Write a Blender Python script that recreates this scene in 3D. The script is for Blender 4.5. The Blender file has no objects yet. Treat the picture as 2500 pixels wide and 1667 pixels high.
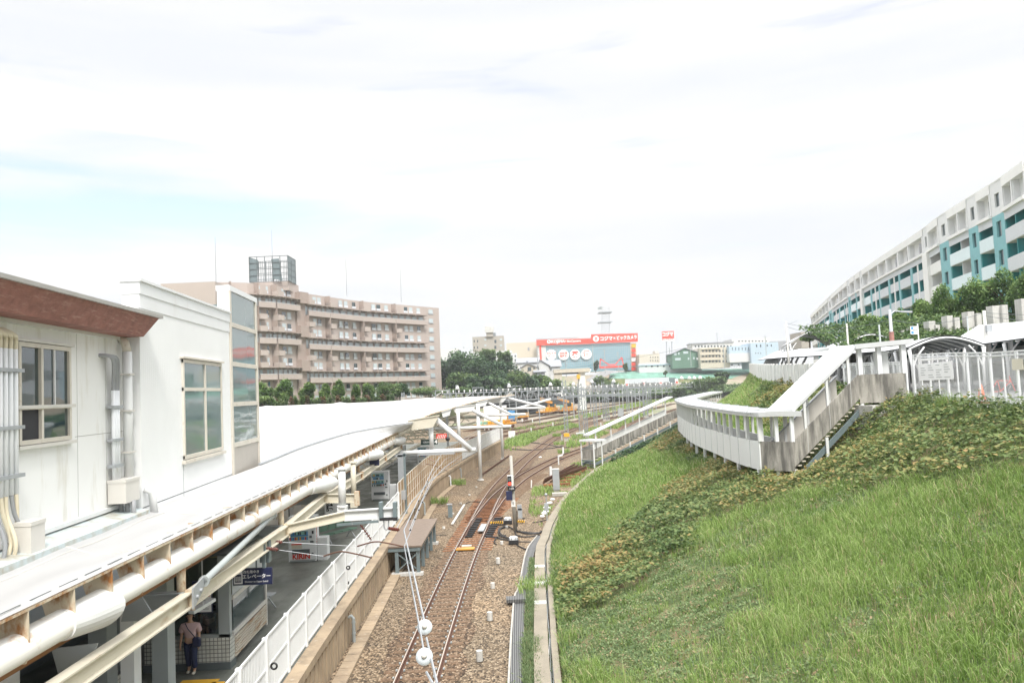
import bpy, math, random
import numpy as np
from mathutils import Vector, Matrix
random.seed(7); rng = np.random.default_rng(11)
scn = bpy.context.scene
col = scn.collection
R = math.radians
# ---------------------------------------------------------------- camera
F = 1950.0; PITCH = math.atan(117/F); ROLL = R(2.5); CH = 7.9
cam_d = bpy.data.cameras.new('camera'); cam = bpy.data.objects.new('camera', cam_d); col.objects.link(cam)
cam_d.sensor_width = 36.0; cam_d.lens = F*36/2500; cam_d.clip_start = 0.1; cam_d.clip_end = 6000
cp_, sp_ = math.cos(PITCH), math.sin(PITCH); cr_, sr_ = math.cos(ROLL), math.sin(ROLL)
_R0 = Vector((1, 0, 0)); _U0 = Vector((0, -sp_, cp_)); _Fw = Vector((0, cp_, sp_))
_r = _R0*cr_-_U0*sr_; _u = _R0*sr_+_U0*cr_
_r = _R0*cr_ + _U0*(-sr_); _u = _R0*sr_ + _U0*cr_
cam.matrix_world = Matrix(((_r.x, _u.x, -_Fw.x, 0), (_r.y, _u.y, -_Fw.y, 0), (_r.z, _u.z, -_Fw.z, CH), (0, 0, 0, 1)))
scn.camera = cam
# ---------------------------------------------------------------- world: bright thin overcast with a few blue gaps
SUN_EL, SUN_AZ = R(50), R(160)
w = bpy.data.worlds.new('World'); scn.world = w; w.use_nodes = True
nt = w.node_tree; nt.nodes.clear(); N = nt.nodes.new; L = nt.links.new
out = N('ShaderNodeOutputWorld'); bg = N('ShaderNodeBackground'); bg.inputs[1].default_value = 0.084
sky = N('ShaderNodeTexSky'); sky.sky_type = 'NISHITA'; sky.sun_disc = False
sky.sun_elevation = SUN_EL; sky.sun_rotation = SUN_AZ; sky.air_density = 1.2; sky.dust_density = 2.0
tc = N('ShaderNodeTexCoord'); mp = N('ShaderNodeMapping'); mp.inputs['Scale'].default_value = (1.6, 1.6, 13.0)
mp.inputs['Location'].default_value = (0.35, 0.1, 0.55)
n1 = N('ShaderNodeTexNoise'); n1.inputs['Scale'].default_value = 1.7; n1.inputs['Detail'].default_value = 7; n1.inputs['Roughness'].default_value = 0.55
n1.inputs['Distortion'].default_value = 0.6
L(tc.outputs['Generated'], mp.inputs[0]); L(mp.outputs[0], n1.inputs['Vector'])
# a gap in the cloud towards the west, low above the roofs
sep = N('ShaderNodeSeparateXYZ'); L(tc.outputs['Generated'], sep.inputs[0])
def mth(op, a, b=None, cl=False):
    m = N('ShaderNodeMath'); m.operation = op; m.use_clamp = cl
    for i, v in enumerate((a, b)):
        if v is None: continue
        if isinstance(v, (int, float)): m.inputs[i].default_value = v
        else: L(v, m.inputs[i])
    return m.outputs[0]
dx = mth('DIVIDE', mth('SUBTRACT', sep.outputs[0], -0.46), 0.40); dz = mth('DIVIDE', mth('SUBTRACT', sep.outputs[2], 0.20), 0.075)
gap = mth('SUBTRACT', 1.0, mth('ADD', mth('MULTIPLY', dx, dx), mth('MULTIPLY', dz, dz)), True)
msk = mth('ADD', mth('MULTIPLY', gap, 0.40), mth('MULTIPLY', n1.outputs[0], 1.15))
rp = N('ShaderNodeValToRGB'); rp.color_ramp.elements[0].position = 0.66; rp.color_ramp.elements[0].color = (0, 0, 0, 1)
rp.color_ramp.elements[1].position = 1.12 if False else 1.0; rp.color_ramp.elements[1].color = (1, 1, 1, 1); L(msk, rp.inputs[0])
n2 = N('ShaderNodeTexNoise'); n2.inputs['Scale'].default_value = 1.1; n2.inputs['Detail'].default_value = 5
L(mp.outputs[0], n2.inputs['Vector'])
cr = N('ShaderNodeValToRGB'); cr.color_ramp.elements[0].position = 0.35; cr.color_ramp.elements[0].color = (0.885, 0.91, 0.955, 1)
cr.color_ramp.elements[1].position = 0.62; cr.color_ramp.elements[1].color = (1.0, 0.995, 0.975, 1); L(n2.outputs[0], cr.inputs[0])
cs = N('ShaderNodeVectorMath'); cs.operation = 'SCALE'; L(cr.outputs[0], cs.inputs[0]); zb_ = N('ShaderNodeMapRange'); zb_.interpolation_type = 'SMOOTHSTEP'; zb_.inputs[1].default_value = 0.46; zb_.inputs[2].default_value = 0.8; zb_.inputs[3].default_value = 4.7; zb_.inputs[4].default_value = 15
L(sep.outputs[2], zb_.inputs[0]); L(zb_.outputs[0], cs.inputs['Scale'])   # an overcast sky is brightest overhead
ss = N('ShaderNodeVectorMath'); ss.operation = 'ADD'; L(sky.outputs[0], ss.inputs[0]); ss.inputs[1].default_value = (0.8, 0.5, 0.7)
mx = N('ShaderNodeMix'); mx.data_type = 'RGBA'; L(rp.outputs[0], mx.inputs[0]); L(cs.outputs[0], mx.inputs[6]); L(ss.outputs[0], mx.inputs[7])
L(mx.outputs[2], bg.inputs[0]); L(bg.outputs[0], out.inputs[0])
sun_d = bpy.data.lights.new('sun', 'SUN'); sun_d.energy = 1.5; sun_d.angle = R(14); sun_d.color = (1.0, 0.96, 0.9)
sun = bpy.data.objects.new('sun', sun_d); col.objects.link(sun)
sun.rotation_euler = (R(90)-SUN_EL, 0, math.pi-SUN_AZ+math.pi*0)
_sd = Vector((math.sin(SUN_AZ)*math.cos(SUN_EL), math.cos(SUN_AZ)*math.cos(SUN_EL), math.sin(SUN_EL)))
sun.rotation_euler = _sd.to_track_quat('Z', 'Y').to_euler()
vs = scn.view_settings; vs.view_transform = 'Standard'; vs.look = 'None'; vs.gamma = 1; vs.use_curve_mapping = False
vs.exposure = 1.40
scn.cycles.max_bounces = 6; scn.cycles.transparent_max_bounces = 24
# ---------------------------------------------------------------- survey: turns a sighted point of the plan into metres
def ray(px, py):
    a = (px-1250)/F; b = (833.5-py)/F
    return a*cr_+b*sr_, cp_-(-a*sr_+b*cr_)*sp_, sp_+(-a*sr_+b*cr_)*cp_
def G(px, py, z=0.0):
    d = ray(px, py); t = (z-CH)/d[2]; return Vector((d[0]*t, d[1]*t, z))
def V(px, py, Y):
    d = ray(px, py); t = Y/d[1]; return Vector((d[0]*t, Y, CH+d[2]*t))
def interp(x, xs, ys): return float(np.interp(x, xs, ys))
def smooth_poly(pts, step):
    """Catmull-Rom through pts, resampled about every step metres."""
    pts = [Vector(p) for p in pts]; P = [pts[0]*2-pts[1]]+pts+[pts[-1]*2-pts[-2]]; o = []
    for i in range(1, len(P)-2):
        n = max(1, int((P[i+1]-P[i]).length/step))
        for k in range(n):
            t = k/n; a, b, c, d = P[i-1], P[i], P[i+1], P[i+2]
            o.append(0.5*((2*b)+(c-a)*t+(2*a-5*b+4*c-d)*t*t+(3*b-a-3*c+d)*t**3))
    o.append(pts[-1]); return o
def offset(pts, d):
    """plan offset to the right of travel by d"""
    o = []
    for i, p in enumerate(pts):
        a = pts[max(0, i-1)]; b = pts[min(len(pts)-1, i+1)]; t = b-a; t.z = 0; t.normalize()
        o.append(p+Vector((t.y, -t.x, 0))*d)
    return o
def cumlen(pts):
    o = [0]
    for a, b in zip(pts, pts[1:]): o.append(o[-1]+(b-a).length)
    return o
def at_len(pts, cl, s):
    s = min(max(s, 0), cl[-1]); i = max(0, min(len(pts)-2, int(np.searchsorted(cl, s))-1))
    L_ = cl[i+1]-cl[i] or 1; t = (s-cl[i])/L_
    return pts[i].lerp(pts[i+1], t), (pts[i+1]-pts[i]).normalized()
# ---------------------------------------------------------------- mesh builder
class MB:
    def __init__(s): s.v = []; s.f = []
    def quad(s, a, b, c, d):
        n = len(s.v); s.v += [tuple(a), tuple(b), tuple(c), tuple(d)]; s.f.append((n, n+1, n+2, n+3)); return s
    def poly(s, pts):
        n = len(s.v); s.v += [tuple(p) for p in pts]; s.f.append(tuple(range(n, n+len(pts)))); return s
    def hexa(s, p):   # 8 points: bottom 0-3, top 4-7
        n = len(s.v); s.v += [tuple(q) for q in p]
        for q in ((0, 3, 2, 1), (4, 5, 6, 7), (0, 1, 5, 4), (1, 2, 6, 5), (2, 3, 7, 6), (3, 0, 4, 7)): s.f.append(tuple(n+i for i in q))
        return s
    def box(s, c, sz, rz=0.0):
        c = Vector(c); hx, hy, hz = sz[0]/2, sz[1]/2, sz[2]/2; ca, sa = math.cos(rz), math.sin(rz); p = []
        for z in (-hz, hz):
            for x, y in ((-hx, -hy), (hx, -hy), (hx, hy), (-hx, hy)): p.append((c.x+x*ca-y*sa, c.y+x*sa+y*ca, c.z+z))
        return s.hexa(p)
    def bb(s, x0, x1, y0, y1, z0, z1): return s.box(((x0+x1)/2, (y0+y1)/2, (z0+z1)/2), (abs(x1-x0), abs(y1-y0), abs(z1-z0)))
    def bar(s, a, b, w_, h=None, up=(0, 0, 1)):
        a = Vector(a); b = Vector(b); h = w_ if h is None else h; t = (b-a)
        if t.length < 1e-6: return s
        t.normalize(); u = Vector(up)
        if abs(t.dot(u)) > 0.98: u = Vector((0, 1, 0))
        x = t.cross(u).normalized(); y = x.cross(t).normalized(); p = []
        for q in (a, b):
            for i, j in ((-1, -1), (1, -1), (1, 1), (-1, 1)): p.append(q+x*(i*w_/2)+y*(j*h/2))
        return s.hexa(p)
    def ibeam(s, a, b, w_, h, tf=0.03, tw=0.02, up=(0, 0, 1)):
        a = Vector(a); b = Vector(b); t = (b-a).normalized(); u = Vector(up); x = t.cross(u).normalized(); y = x.cross(t).normalized()
        for k in (-1, 1): s.bar(a+y*k*(h/2-tf/2), b+y*k*(h/2-tf/2), w_, tf, up)
        s.bar(a, b, tw, h-2*tf, up); return s
    def tube(s, pts, r, n=8, caps=True):
        pts = [Vector(p) for p in pts]; rs = r if isinstance(r, (list, tuple)) else [r]*len(pts); base = len(s.v); px = None
        for i, p in enumerate(pts):
            t = (pts[min(i+1, len(pts)-1)]-pts[max(i-1, 0)]).normalized()
            if px is None:
                px = t.cross(Vector((0, 0, 1)))
                if px.length < 0.05: px = Vector((1, 0, 0))
            px = (px-t*px.dot(t)).normalized(); py = t.cross(px)
            for k in range(n):
                a = 2*math.pi*k/n; s.v.append(tuple(p+px*math.cos(a)*rs[i]+py*math.sin(a)*rs[i]))
        for i in range(len(pts)-1):
            for k in range(n):
                a = base+i*n+k; b = base+i*n+(k+1) % n; s.f.append((a, b, b+n, a+n))
        if caps:
            s.f.append(tuple(base+k for k in range(n))[::-1]); s.f.append(tuple(base+(len(pts)-1)*n+k for k in range(n)))
        return s
    def cyl(s, c, r, h, n=16, r2=None):
        c = Vector(c); return s.tube([c, c+Vector((0, 0, h))], [r, r if r2 is None else r2], n)
    def prism(s, poly, z0, z1):
        n = len(poly); b = len(s.v); s.v += [(p[0], p[1], z0) for p in poly]+[(p[0], p[1], z1) for p in poly]
        s.f.append(tuple(range(b, b+n))[::-1]); s.f.append(tuple(range(b+n, b+2*n)))
        for i in range(n): s.f.append((b+i, b+(i+1) % n, b+n+(i+1) % n, b+n+i))
        return s
    def strip(s, A, B):
        n = len(A); b = len(s.v); s.v += [tuple(p) for p in A]+[tuple(p) for p in B]
        for i in range(n-1): s.f.append((b+i, b+i+1, b+n+i+1, b+n+i))
        return s
    def loft(s, rows, closed=False):
        b = len(s.v); m = len(rows[0])
        for r_ in rows: s.v += [tuple(p) for p in r_]
        for i in range(len(rows)-1):
            for j in range(m if closed else m-1):
                k = (j+1) % m; s.f.append((b+i*m+j, b+i*m+k, b+(i+1)*m+k, b+(i+1)*m+j))
        return s
    def sweep(s, pts, prof):
        """prof: list of (sideways, up) closed section, swept along pts"""
        rows = []
        for i, p in enumerate(pts):
            a = pts[max(0, i-1)]; b = pts[min(len(pts)-1, i+1)]; t = b-a; t.z = 0; t.normalize(); x = Vector((t.y, -t.x, 0))
            rows.append([p+x*q[0]+Vector((0, 0, q[1])) for q in prof])
        b0 = len(s.v); m = len(prof); s.loft(rows, True)
        s.f.append(tuple(b0+k for k in range(m))); s.f.append(tuple(b0+(len(rows)-1)*m+k for k in range(m))[::-1]); return s
    def sphere(s, c, r, n=12, m=8, sc=(1, 1, 1)):
        c = Vector(c); rows = []
        for i in range(m+1):
            ph = math.pi*i/m; rows.append([(c.x+r*sc[0]*math.sin(ph)*math.cos(2*math.pi*k/n), c.y+r*sc[1]*math.sin(ph)*math.sin(2*math.pi*k/n), c.z+r*sc[2]*math.cos(ph)) for k in range(n)])
        return s.loft(rows, True)
    def build(s, name, mat, parent=None, smooth=False):
        me = bpy.data.meshes.new(name); o3 = origin(parent) if parent else Vector((0, 0, 0))
        vv = [(a-o3.x, b-o3.y, c-o3.z) for a, b, c in s.v] if parent else s.v
        me.from_pydata(vv, [], s.f); me.materials.append(mat)
        if smooth: me.polygons.foreach_set('use_smooth', [True]*len(me.polygons))
        o = bpy.data.objects.new(name, me); col.objects.link(o)
        if parent: o.parent = parent
        return o
def origin(o):
    v = Vector((0, 0, 0))
    while o: v += Vector(o.location); o = o.parent
    return v
def tag(o, label=None, cat=None, group=None, kind=None):
    if label: o['label'] = label
    if cat: o['category'] = cat
    if group: o['group'] = group
    if kind: o['kind'] = kind
    return o
def thing(name, loc, label, cat, group=None):
    o = bpy.data.objects.new(name, None); o.location = loc; o.empty_display_size = 0.3; col.objects.link(o)
    return tag(o, label, cat, group)
def struct(name, mb, mat, smooth=False): return tag(mb.build(name, mat, None, smooth), kind='structure')
def copy_tree(o, parent=None):
    c = o.copy(); col.objects.link(c)
    if parent: c.parent = parent
    for ch in list(o.children): copy_tree(ch, c)
    return c
def place(proto, first, loc, rz=0, label=None, group=None, sc=None):
    o = proto if first else copy_tree(proto)
    o.location = loc; o.rotation_euler = (0, 0, rz)
    if sc: o.scale = sc if isinstance(sc, (tuple, list)) else (sc, sc, sc)
    if label: o['label'] = label
    if group: o['group'] = group
    return o
def lettering(body, size, mat, parent, c, xd=(1, 0, 0), up=(0, 0, 1), off=0.0, ext=0.01, name='lettering', sx=1.0, vertical=False, align='CENTER'):
    cu = bpy.data.curves.new('t', 'FONT'); cu.body = '\n'.join(body) if vertical else body; cu.size = size; cu.align_x = align; cu.align_y = 'CENTER'
    cu.extrude = ext; cu.offset = off; cu.resolution_u = 2
    if vertical: cu.space_line = 0.8
    t = bpy.data.objects.new('t', cu); col.objects.link(t)
    me = bpy.data.meshes.new_from_object(t.evaluated_get(bpy.context.evaluated_depsgraph_get())); bpy.data.objects.remove(t)
    x = Vector(xd).normalized(); u = Vector(up).normalized(); n = x.cross(u); c = Vector(c)-origin(parent)
    M = Matrix(((x.x*sx, u.x, n.x, c.x), (x.y*sx, u.y, n.y, c.y), (x.z*sx, u.z, n.z, c.z), (0, 0, 0, 1))); me.transform(M)
    me.materials.clear(); me.materials.append(mat); me.name = name
    o = bpy.data.objects.new(name, me); col.objects.link(o); o.parent = parent; return o
# ---------------------------------------------------------------- materials
class MT:
    def __init__(s, name):
        s.m = bpy.data.materials.new(name); s.m.use_nodes = True; s.t = s.m.node_tree; s.b = s.t.nodes['Principled BSDF']; s.o = s.t.nodes['Material Output']
    def n(s, typ, **k):
        q = s.t.nodes.new(typ)
        for a, b in k.items(): setattr(q, a, b)
        return q
    def l(s, a, b): s.t.links.new(a, b)
    def pos(s, scale=(1, 1, 1)):
        g = s.n('ShaderNodeTexCoord'); m = s.n('ShaderNodeMapping'); m.inputs['Scale'].default_value = scale; s.l(g.outputs['Object'], m.inputs[0]); return m.outputs[0]
    def noise(s, sc, vec, det=4, ro=0.55):
        q = s.n('ShaderNodeTexNoise'); q.inputs['Scale'].default_value = sc; q.inputs['Detail'].default_value = det; q.inputs['Roughness'].default_value = ro; s.l(vec, q.inputs['Vector']); return q.outputs[0]
    def ramp(s, v, stops):
        q = s.n('ShaderNodeValToRGB'); e = q.color_ramp.elements
        while len(e) < len(stops): e.new(0.5)
        for i, (p, c) in enumerate(stops): e[i].position = p; e[i].color = c if len(c) == 4 else (*c, 1)
        s.l(v, q.inputs[0]); return q.outputs[0]
    def mix(s, f, a, b, mode='MIX'):
        q = s.n('ShaderNodeMix', data_type='RGBA', blend_type=mode)
        for i, v in ((0, f), (6, a), (7, b)):
            if isinstance(v, (int, float)): q.inputs[i].default_value = v
            elif isinstance(v, tuple): q.inputs[i].default_value = v if len(v) == 4 else (*v, 1)
            else: s.l(v, q.inputs[i])
        return q.outputs[2]
    def col(s, v):
        if isinstance(v, tuple): s.b.inputs['Base Color'].default_value = v if len(v) == 4 else (*v, 1)
        else: s.l(v, s.b.inputs['Base Color'])
        return s
    def bump(s, v, st=0.3, d=0.02):
        q = s.n('ShaderNodeBump'); q.inputs['Strength'].default_value = st; q.inputs['Distance'].default_value = d; s.l(v, q.inputs['Height']); s.l(q.outputs[0], s.b.inputs['Normal']); return s
    def rough(s, r_, metal=0.0, spec=None):
        s.b.inputs['Roughness'].default_value = r_; s.b.inputs['Metallic'].default_value = metal
        if spec is not None: s.b.inputs['Specular IOR Level'].default_value = spec
        return s
def paint(name, c, r_=0.5, var=0.08, sc=1.5, metal=0.0, dirt=None, dsc=(1, 1, 1), dlo=0.55, dhi=0.75, bump=0.0):
    t = MT(name); p = t.pos(); a = tuple(x*(1-var) for x in c); b = tuple(min(1, x*(1+var*0.6)) for x in c)
    k = t.ramp(t.noise(sc, p), [(0.3, a), (0.7, b)])
    if dirt:
        f = t.ramp(t.noise(1.0, t.pos(dsc), 6, 0.65), [(dlo, (0, 0, 0)), (dhi, (1, 1, 1))]); k = t.mix(f, k, dirt)
    t.col(k).rough(r_, metal)
    if bump: t.bump(t.noise(sc*12, p), bump, 0.01)
    return t.m
M = {}
M['white'] = paint('white paint', (0.68, 0.69, 0.685), 0.45, 0.05, dirt=(0.62, 0.61, 0.58), dsc=(1.5, 1.5, 0.7), dlo=0.6, dhi=0.9)
M['white_clean'] = paint('clean white enamel', (0.72, 0.735, 0.74), 0.4, 0.03, 1.0, dirt=(0.58, 0.57, 0.54), dsc=(2.0, 2.0, 0.8), dlo=.62, dhi=.85)
M['cream'] = paint('cream steel paint with rust', (0.62, 0.58, 0.48), 0.5, 0.10, 1.2, dirt=(0.30, 0.13, 0.04), dsc=(3, 1.2, 3), dlo=0.60, dhi=0.74)
M['cream2'] = paint('cream girder paint', (0.60, 0.56, 0.46), 0.5, 0.08, 1.0, dirt=(0.33, 0.20, 0.09), dsc=(2.2, .7, 2.5), dlo=0.62, dhi=0.80)
M['rusty'] = paint('rusted cream steel', (0.58, 0.51, 0.39), 0.6, 0.15, 1.5, dirt=(0.33, 0.14, 0.04), dsc=(4.5, 4.5, 2.5), dlo=0.46, dhi=0.62)
M['tube'] = paint('white gutter tube with rust patches', (0.74, 0.74, 0.71), 0.45, 0.06, 1.2, dirt=(0.44, 0.25, 0.12), dsc=(2.6, 1.3, 2.6), dlo=0.55, dhi=0.70)
M['grey'] = paint('grey paint', (0.33, 0.36, 0.36), 0.5, 0.08)
M['dkgrey'] = paint('dark grey paint', (0.10, 0.12, 0.125), 0.5, 0.1)
M['blgrey'] = paint('blue grey steel', (0.15, 0.19, 0.20), 0.45, 0.1, dirt=(0.3, 0.32, 0.32), dsc=(6, 6, 6), dlo=0.62, dhi=0.7)
M['galv'] = paint('galvanised steel', (0.40, 0.42, 0.44), 0.45, 0.12, 3.0, 0.3)
M['lattice'] = paint('grey lattice steel', (0.26, 0.285, 0.30), 0.5, 0.15, 0.6)
M['black'] = paint('black rubber', (0.02, 0.02, 0.022), 0.5, 0.2)
M['stainless'] = paint('pale beige metal', (0.60, 0.58, 0.54), 0.4, 0.06)
M['conduit_beige'] = paint('beige hose', (0.62, 0.56, 0.42), 0.5, 0.08, 2, dirt=(0.4, 0.33, 0.2), dsc=(3, 3, 1), dlo=.6, dhi=.8)
M['conduit_grey'] = paint('grey hose', (0.30, 0.31, 0.32), 0.5, 0.1)
M['pipe_white'] = paint('white conduit', (0.76, 0.78, 0.80), 0.4, 0.05, 2, dirt=(0.55, 0.55, 0.5), dsc=(9, 9, 2), dlo=.62, dhi=.72)
M['red'] = paint('red', (0.62, 0.05, 0.03), 0.4, 0.05)
M['sign_red'] = paint('sign red', (0.75, 0.09, 0.06), 0.4, 0.03)
M['white_flat'] = paint('sign white', (0.85, 0.85, 0.85), 0.5, 0.01)
M['navy'] = paint('navy sign', (0.02, 0.025, 0.07), 0.35, 0.05)
M['dkgreen_sign'] = paint('dark green sign', (0.03, 0.06, 0.055), 0.35, 0.05)
M['orange'] = paint('orange machine paint', (0.62, 0.30, 0.05), 0.45, 0.15, 1.5, dirt=(0.35, 0.12, 0.03), dsc=(1, 1, 1), dlo=.55, dhi=.7)
M['yellow'] = paint('yellow', (0.75, 0.42, 0.03), 0.6, 0.15)
M['blue'] = paint('blue sheet', (0.06, 0.25, 0.52), 0.5, 0.1)
M['turq'] = paint('pale turquoise paint', (0.28, 0.55, 0.48), 0.5, 0.1)
M['cone'] = paint('orange cone', (0.85, 0.16, 0.05), 0.5, 0.05)
def concrete(name, c, streak=0.5, bump=0.3, stain=(0.12, 0.11, 0.09), sc=(3.5, 3.5, 0.25), lo=0.45, hi=0.75):
    t = MT(name); p = t.pos(); a = t.ramp(t.noise(1.2, p, 6), [(0.3, tuple(x*0.85 for x in c)), (0.7, tuple(min(1, x*1.1) for x in c))])
    f = t.ramp(t.noise(1.0, t.pos(sc), 7, 0.6), [(lo, (0, 0, 0)), (hi, (streak,)*3)])
    k = t.mix(f, a, stain); g = t.ramp(t.noise(30, p, 3), [(0.35, (0.85,)*3), (0.65, (1.08,)*3)])
    t.col(t.mix(1.0, k, g, 'MULTIPLY')).rough(0.85).bump(t.noise(14, p, 5), bump, 0.01); return t.m
M['conc'] = concrete('concrete', (0.42, 0.40, 0.36), 0.35)
M['conc_stain'] = concrete('streaked concrete', (0.38, 0.36, 0.32), 0.9, stain=(0.10, 0.095, 0.085), sc=(3.4, 3.4, 0.5), lo=0.40, hi=0.62)
M['conc_path'] = concrete('walkway concrete', (0.27, 0.235, 0.18), 0.35, sc=(1.2, .5, .5))
M['conc_light'] = concrete('pale concrete', (0.58, 0.57, 0.54), 0.35)
M['conc_white'] = concrete('whitewashed panels', (0.66, 0.67, 0.65), 0.55, stain=(0.36, 0.36, 0.33), sc=(3, 3, 0.3), lo=0.45, hi=0.7)
def wall_brown():
    t = MT('platform wall concrete'); p = t.pos()
    a = t.ramp(t.noise(0.8, p, 6), [(0.3, (0.25, 0.19, 0.13)), (0.7, (0.40, 0.31, 0.21))])
    f = t.ramp(t.noise(1.0, t.pos((2.5, 2.5, 0.4)), 6, 0.65), [(0.5, (0, 0, 0)), (0.75, (0.55,)*3)])
    k = t.mix(f, a, (0.09, 0.075, 0.055)); f2 = t.ramp(t.noise(1.0, t.pos((4, 4, 0.7)), 4, 0.6), [(0.62, (0, 0, 0)), (0.72, (0.45,)*3)])
    k = t.mix(f2, k, (0.5, 0.45, 0.38)); t.col(k).rough(0.9).bump(t.noise(10, p), 0.3, 0.02); return t.m
M['wall_brown'] = wall_brown()
def ballast():
    t = MT('ballast'); p = t.pos(); v = t.n('ShaderNodeTexVoronoi'); v.inputs['Scale'].default_value = 18; t.l(t.pos((1, .62, 1)), v.inputs['Vector'])
    sx = t.n('ShaderNodeSeparateXYZ'); t.l(v.outputs['Color'], sx.inputs[0])
    c = t.ramp(sx.outputs[0], [(0.0, (0.035, 0.025, 0.016)), (0.3, (0.122, 0.088, 0.055)), (0.65, (0.205, 0.152, 0.098)), (0.92, (0.325, 0.255, 0.178))])
    d = t.ramp(v.outputs['Distance'], [(0.0, (1.1,)*3), (0.55, (0.95,)*3), (0.95, (0.30,)*3)]); c = t.mix(1.0, c, d, 'MULTIPLY')
    z = t.ramp(t.noise(0.22, p, 5), [(0.35, (0.92, 0.92, 0.90)), (0.5, (1.05, 1.02, 0.98)), (0.68, (1.30, 1.22, 1.12))]); c = t.mix(1.0, c, z, 'MULTIPLY')
    t.col(c).rough(0.95); t.bump(v.outputs['Distance'], 0.9, 0.03); return t.m
M['ballast'] = ballast()
def rustb():
    t = MT('rust stained ballast'); p = t.pos(); v = t.n('ShaderNodeTexVoronoi'); v.inputs['Scale'].default_value = 18; t.l(t.pos((1, .62, 1)), v.inputs['Vector'])
    sx = t.n('ShaderNodeSeparateXYZ'); t.l(v.outputs['Color'], sx.inputs[0])
    c = t.ramp(sx.outputs[0], [(0.0, (0.03, 0.017, 0.009)), (0.4, (0.10, 0.062, 0.034)), (0.75, (0.19, 0.125, 0.075)), (0.95, (0.34, 0.25, 0.17))])
    d = t.ramp(v.outputs['Distance'], [(0.0, (1.1,)*3), (0.55, (0.95,)*3), (0.95, (0.35,)*3)]); c = t.mix(1.0, c, d, 'MULTIPLY')
    t.col(c).rough(0.95); t.bump(v.outputs['Distance'], 0.9, 0.03); return t.m
M['ballast_rust'] = rustb()
M['sleeper'] = paint('rust dusted sleeper', (0.15, 0.088, 0.048), 0.85, 0.5, 14.0, dirt=(0.24, 0.17, 0.11), dsc=(9, 9, 9), dlo=.5, dhi=.62, bump=.5)
M['timber'] = paint('orange rusted timber', (0.30, 0.125, 0.05), 0.85, 0.3, 5.0, dirt=(0.11, 0.045, 0.02), dsc=(3, 9, 4), dlo=.45, dhi=.62, bump=.4)
M['rail_side'] = paint('rusted rail', (0.09, 0.035, 0.016), 0.6, 0.2, 2.0)
M['rail_top'] = paint('polished rail head', (0.60, 0.52, 0.45), 0.35, 0.12, 2.0, 0.3)
M['rail_old'] = paint('rusty rail head', (0.42, 0.24, 0.14), 0.45, 0.2, 2.0)
def membrane(ca=(0.56, 0.56, 0.55), cb=(0.70, 0.70, 0.70)):
    t = MT('tent membrane'); p = t.pos((0.25, 0.25, 0.25)); k = t.ramp(t.noise(1.0, t.pos((0.9, 0.12, 0.9)), 5), [(0.35, ca), (0.65, cb)])
    t.col(k).rough(0.55); s_ = t.n('ShaderNodeBsdfTranslucent'); s_.inputs[0].default_value = (.75, .75, .72, 1); m_ = t.n('ShaderNodeMixShader'); m_.inputs[0].default_value = .22; t.l(t.b.outputs[0], m_.inputs[1]); t.l(s_.outputs[0], m_.inputs[2]); t.l(m_.outputs[0], t.o.inputs[0]); return t.m
M['membrane'] = membrane()
M['membrane_near'] = membrane((0.48, 0.48, 0.48), (0.60, 0.60, 0.60)); M['roofwhite'] = paint('weathered white roof sheet', (0.56, 0.57, 0.575), 0.45, 0.05, 1.0, dirt=(0.47, 0.47, 0.45), dsc=(1.5, 1.5, 1.5), dlo=.55, dhi=.8)
def glass(name, c=(0.02, 0.035, 0.04), r_=0.06, tint=0.6):
    t = MT(name); t.col(c).rough(r_, 0.0, tint); t.b.inputs['IOR'].default_value = 1.9; t.bump(t.noise(0.8, t.pos(), 2), 0.08, 0.05); return t.m
M['glass'] = glass('window glass', (0.012, 0.035, 0.04), 0.03, 0.7); M['glass_pale'] = glass('pale window glass', (0.13, 0.19, 0.19), 0.05)
M['glass_facade'] = glass('blue glass facade', (0.22, 0.42, 0.50), 0.10, 0.8)
def clearglass():
    t = MT('clear pane'); t.t.nodes.remove(t.b); g = t.n('ShaderNodeBsdfGlossy'); g.inputs['Roughness'].default_value = 0.02; tr = t.n('ShaderNodeBsdfTransparent'); tr.inputs[0].default_value = (0.62, 0.70, 0.70, 1)
    m = t.n('ShaderNodeMixShader'); m.inputs[0].default_value = 0.16; t.l(tr.outputs[0], m.inputs[1]); t.l(g.outputs[0], m.inputs[2]); t.l(m.outputs[0], t.o.inputs[0]); return t.m
M['clear'] = clearglass()
M['tan_panel'] = paint('tan translucent panel', (0.40, 0.25, 0.12), 0.35, 0.1, 0.5)
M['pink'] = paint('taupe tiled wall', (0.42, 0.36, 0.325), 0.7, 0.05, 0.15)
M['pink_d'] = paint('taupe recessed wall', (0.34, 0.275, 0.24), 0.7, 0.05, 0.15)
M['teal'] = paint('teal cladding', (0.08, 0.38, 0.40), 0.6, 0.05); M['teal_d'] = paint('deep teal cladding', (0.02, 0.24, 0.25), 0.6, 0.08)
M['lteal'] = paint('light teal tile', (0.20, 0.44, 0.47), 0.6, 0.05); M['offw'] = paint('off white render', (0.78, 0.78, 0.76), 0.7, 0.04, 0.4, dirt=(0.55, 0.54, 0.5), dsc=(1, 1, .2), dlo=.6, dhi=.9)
M['balc_grey'] = paint('grey balcony panel', (0.58, 0.61, 0.64), 0.5, 0.04); M['balc_glass'] = paint('frosted balcony panel', (0.62, 0.74, 0.76), 0.2, 0.03)
M['taupe_in'] = paint('taupe recess', (0.38, 0.36, 0.31), 0.7, 0.06); M['house_green'] = paint('green siding', (0.11, 0.20, 0.145), 0.6, 0.1)
M['house_cream'] = paint('cream stucco', (0.54, 0.49, 0.40), 0.8, 0.06); M['house_white'] = paint('white stucco', (0.58, 0.585, 0.58), 0.8, 0.04)
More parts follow.
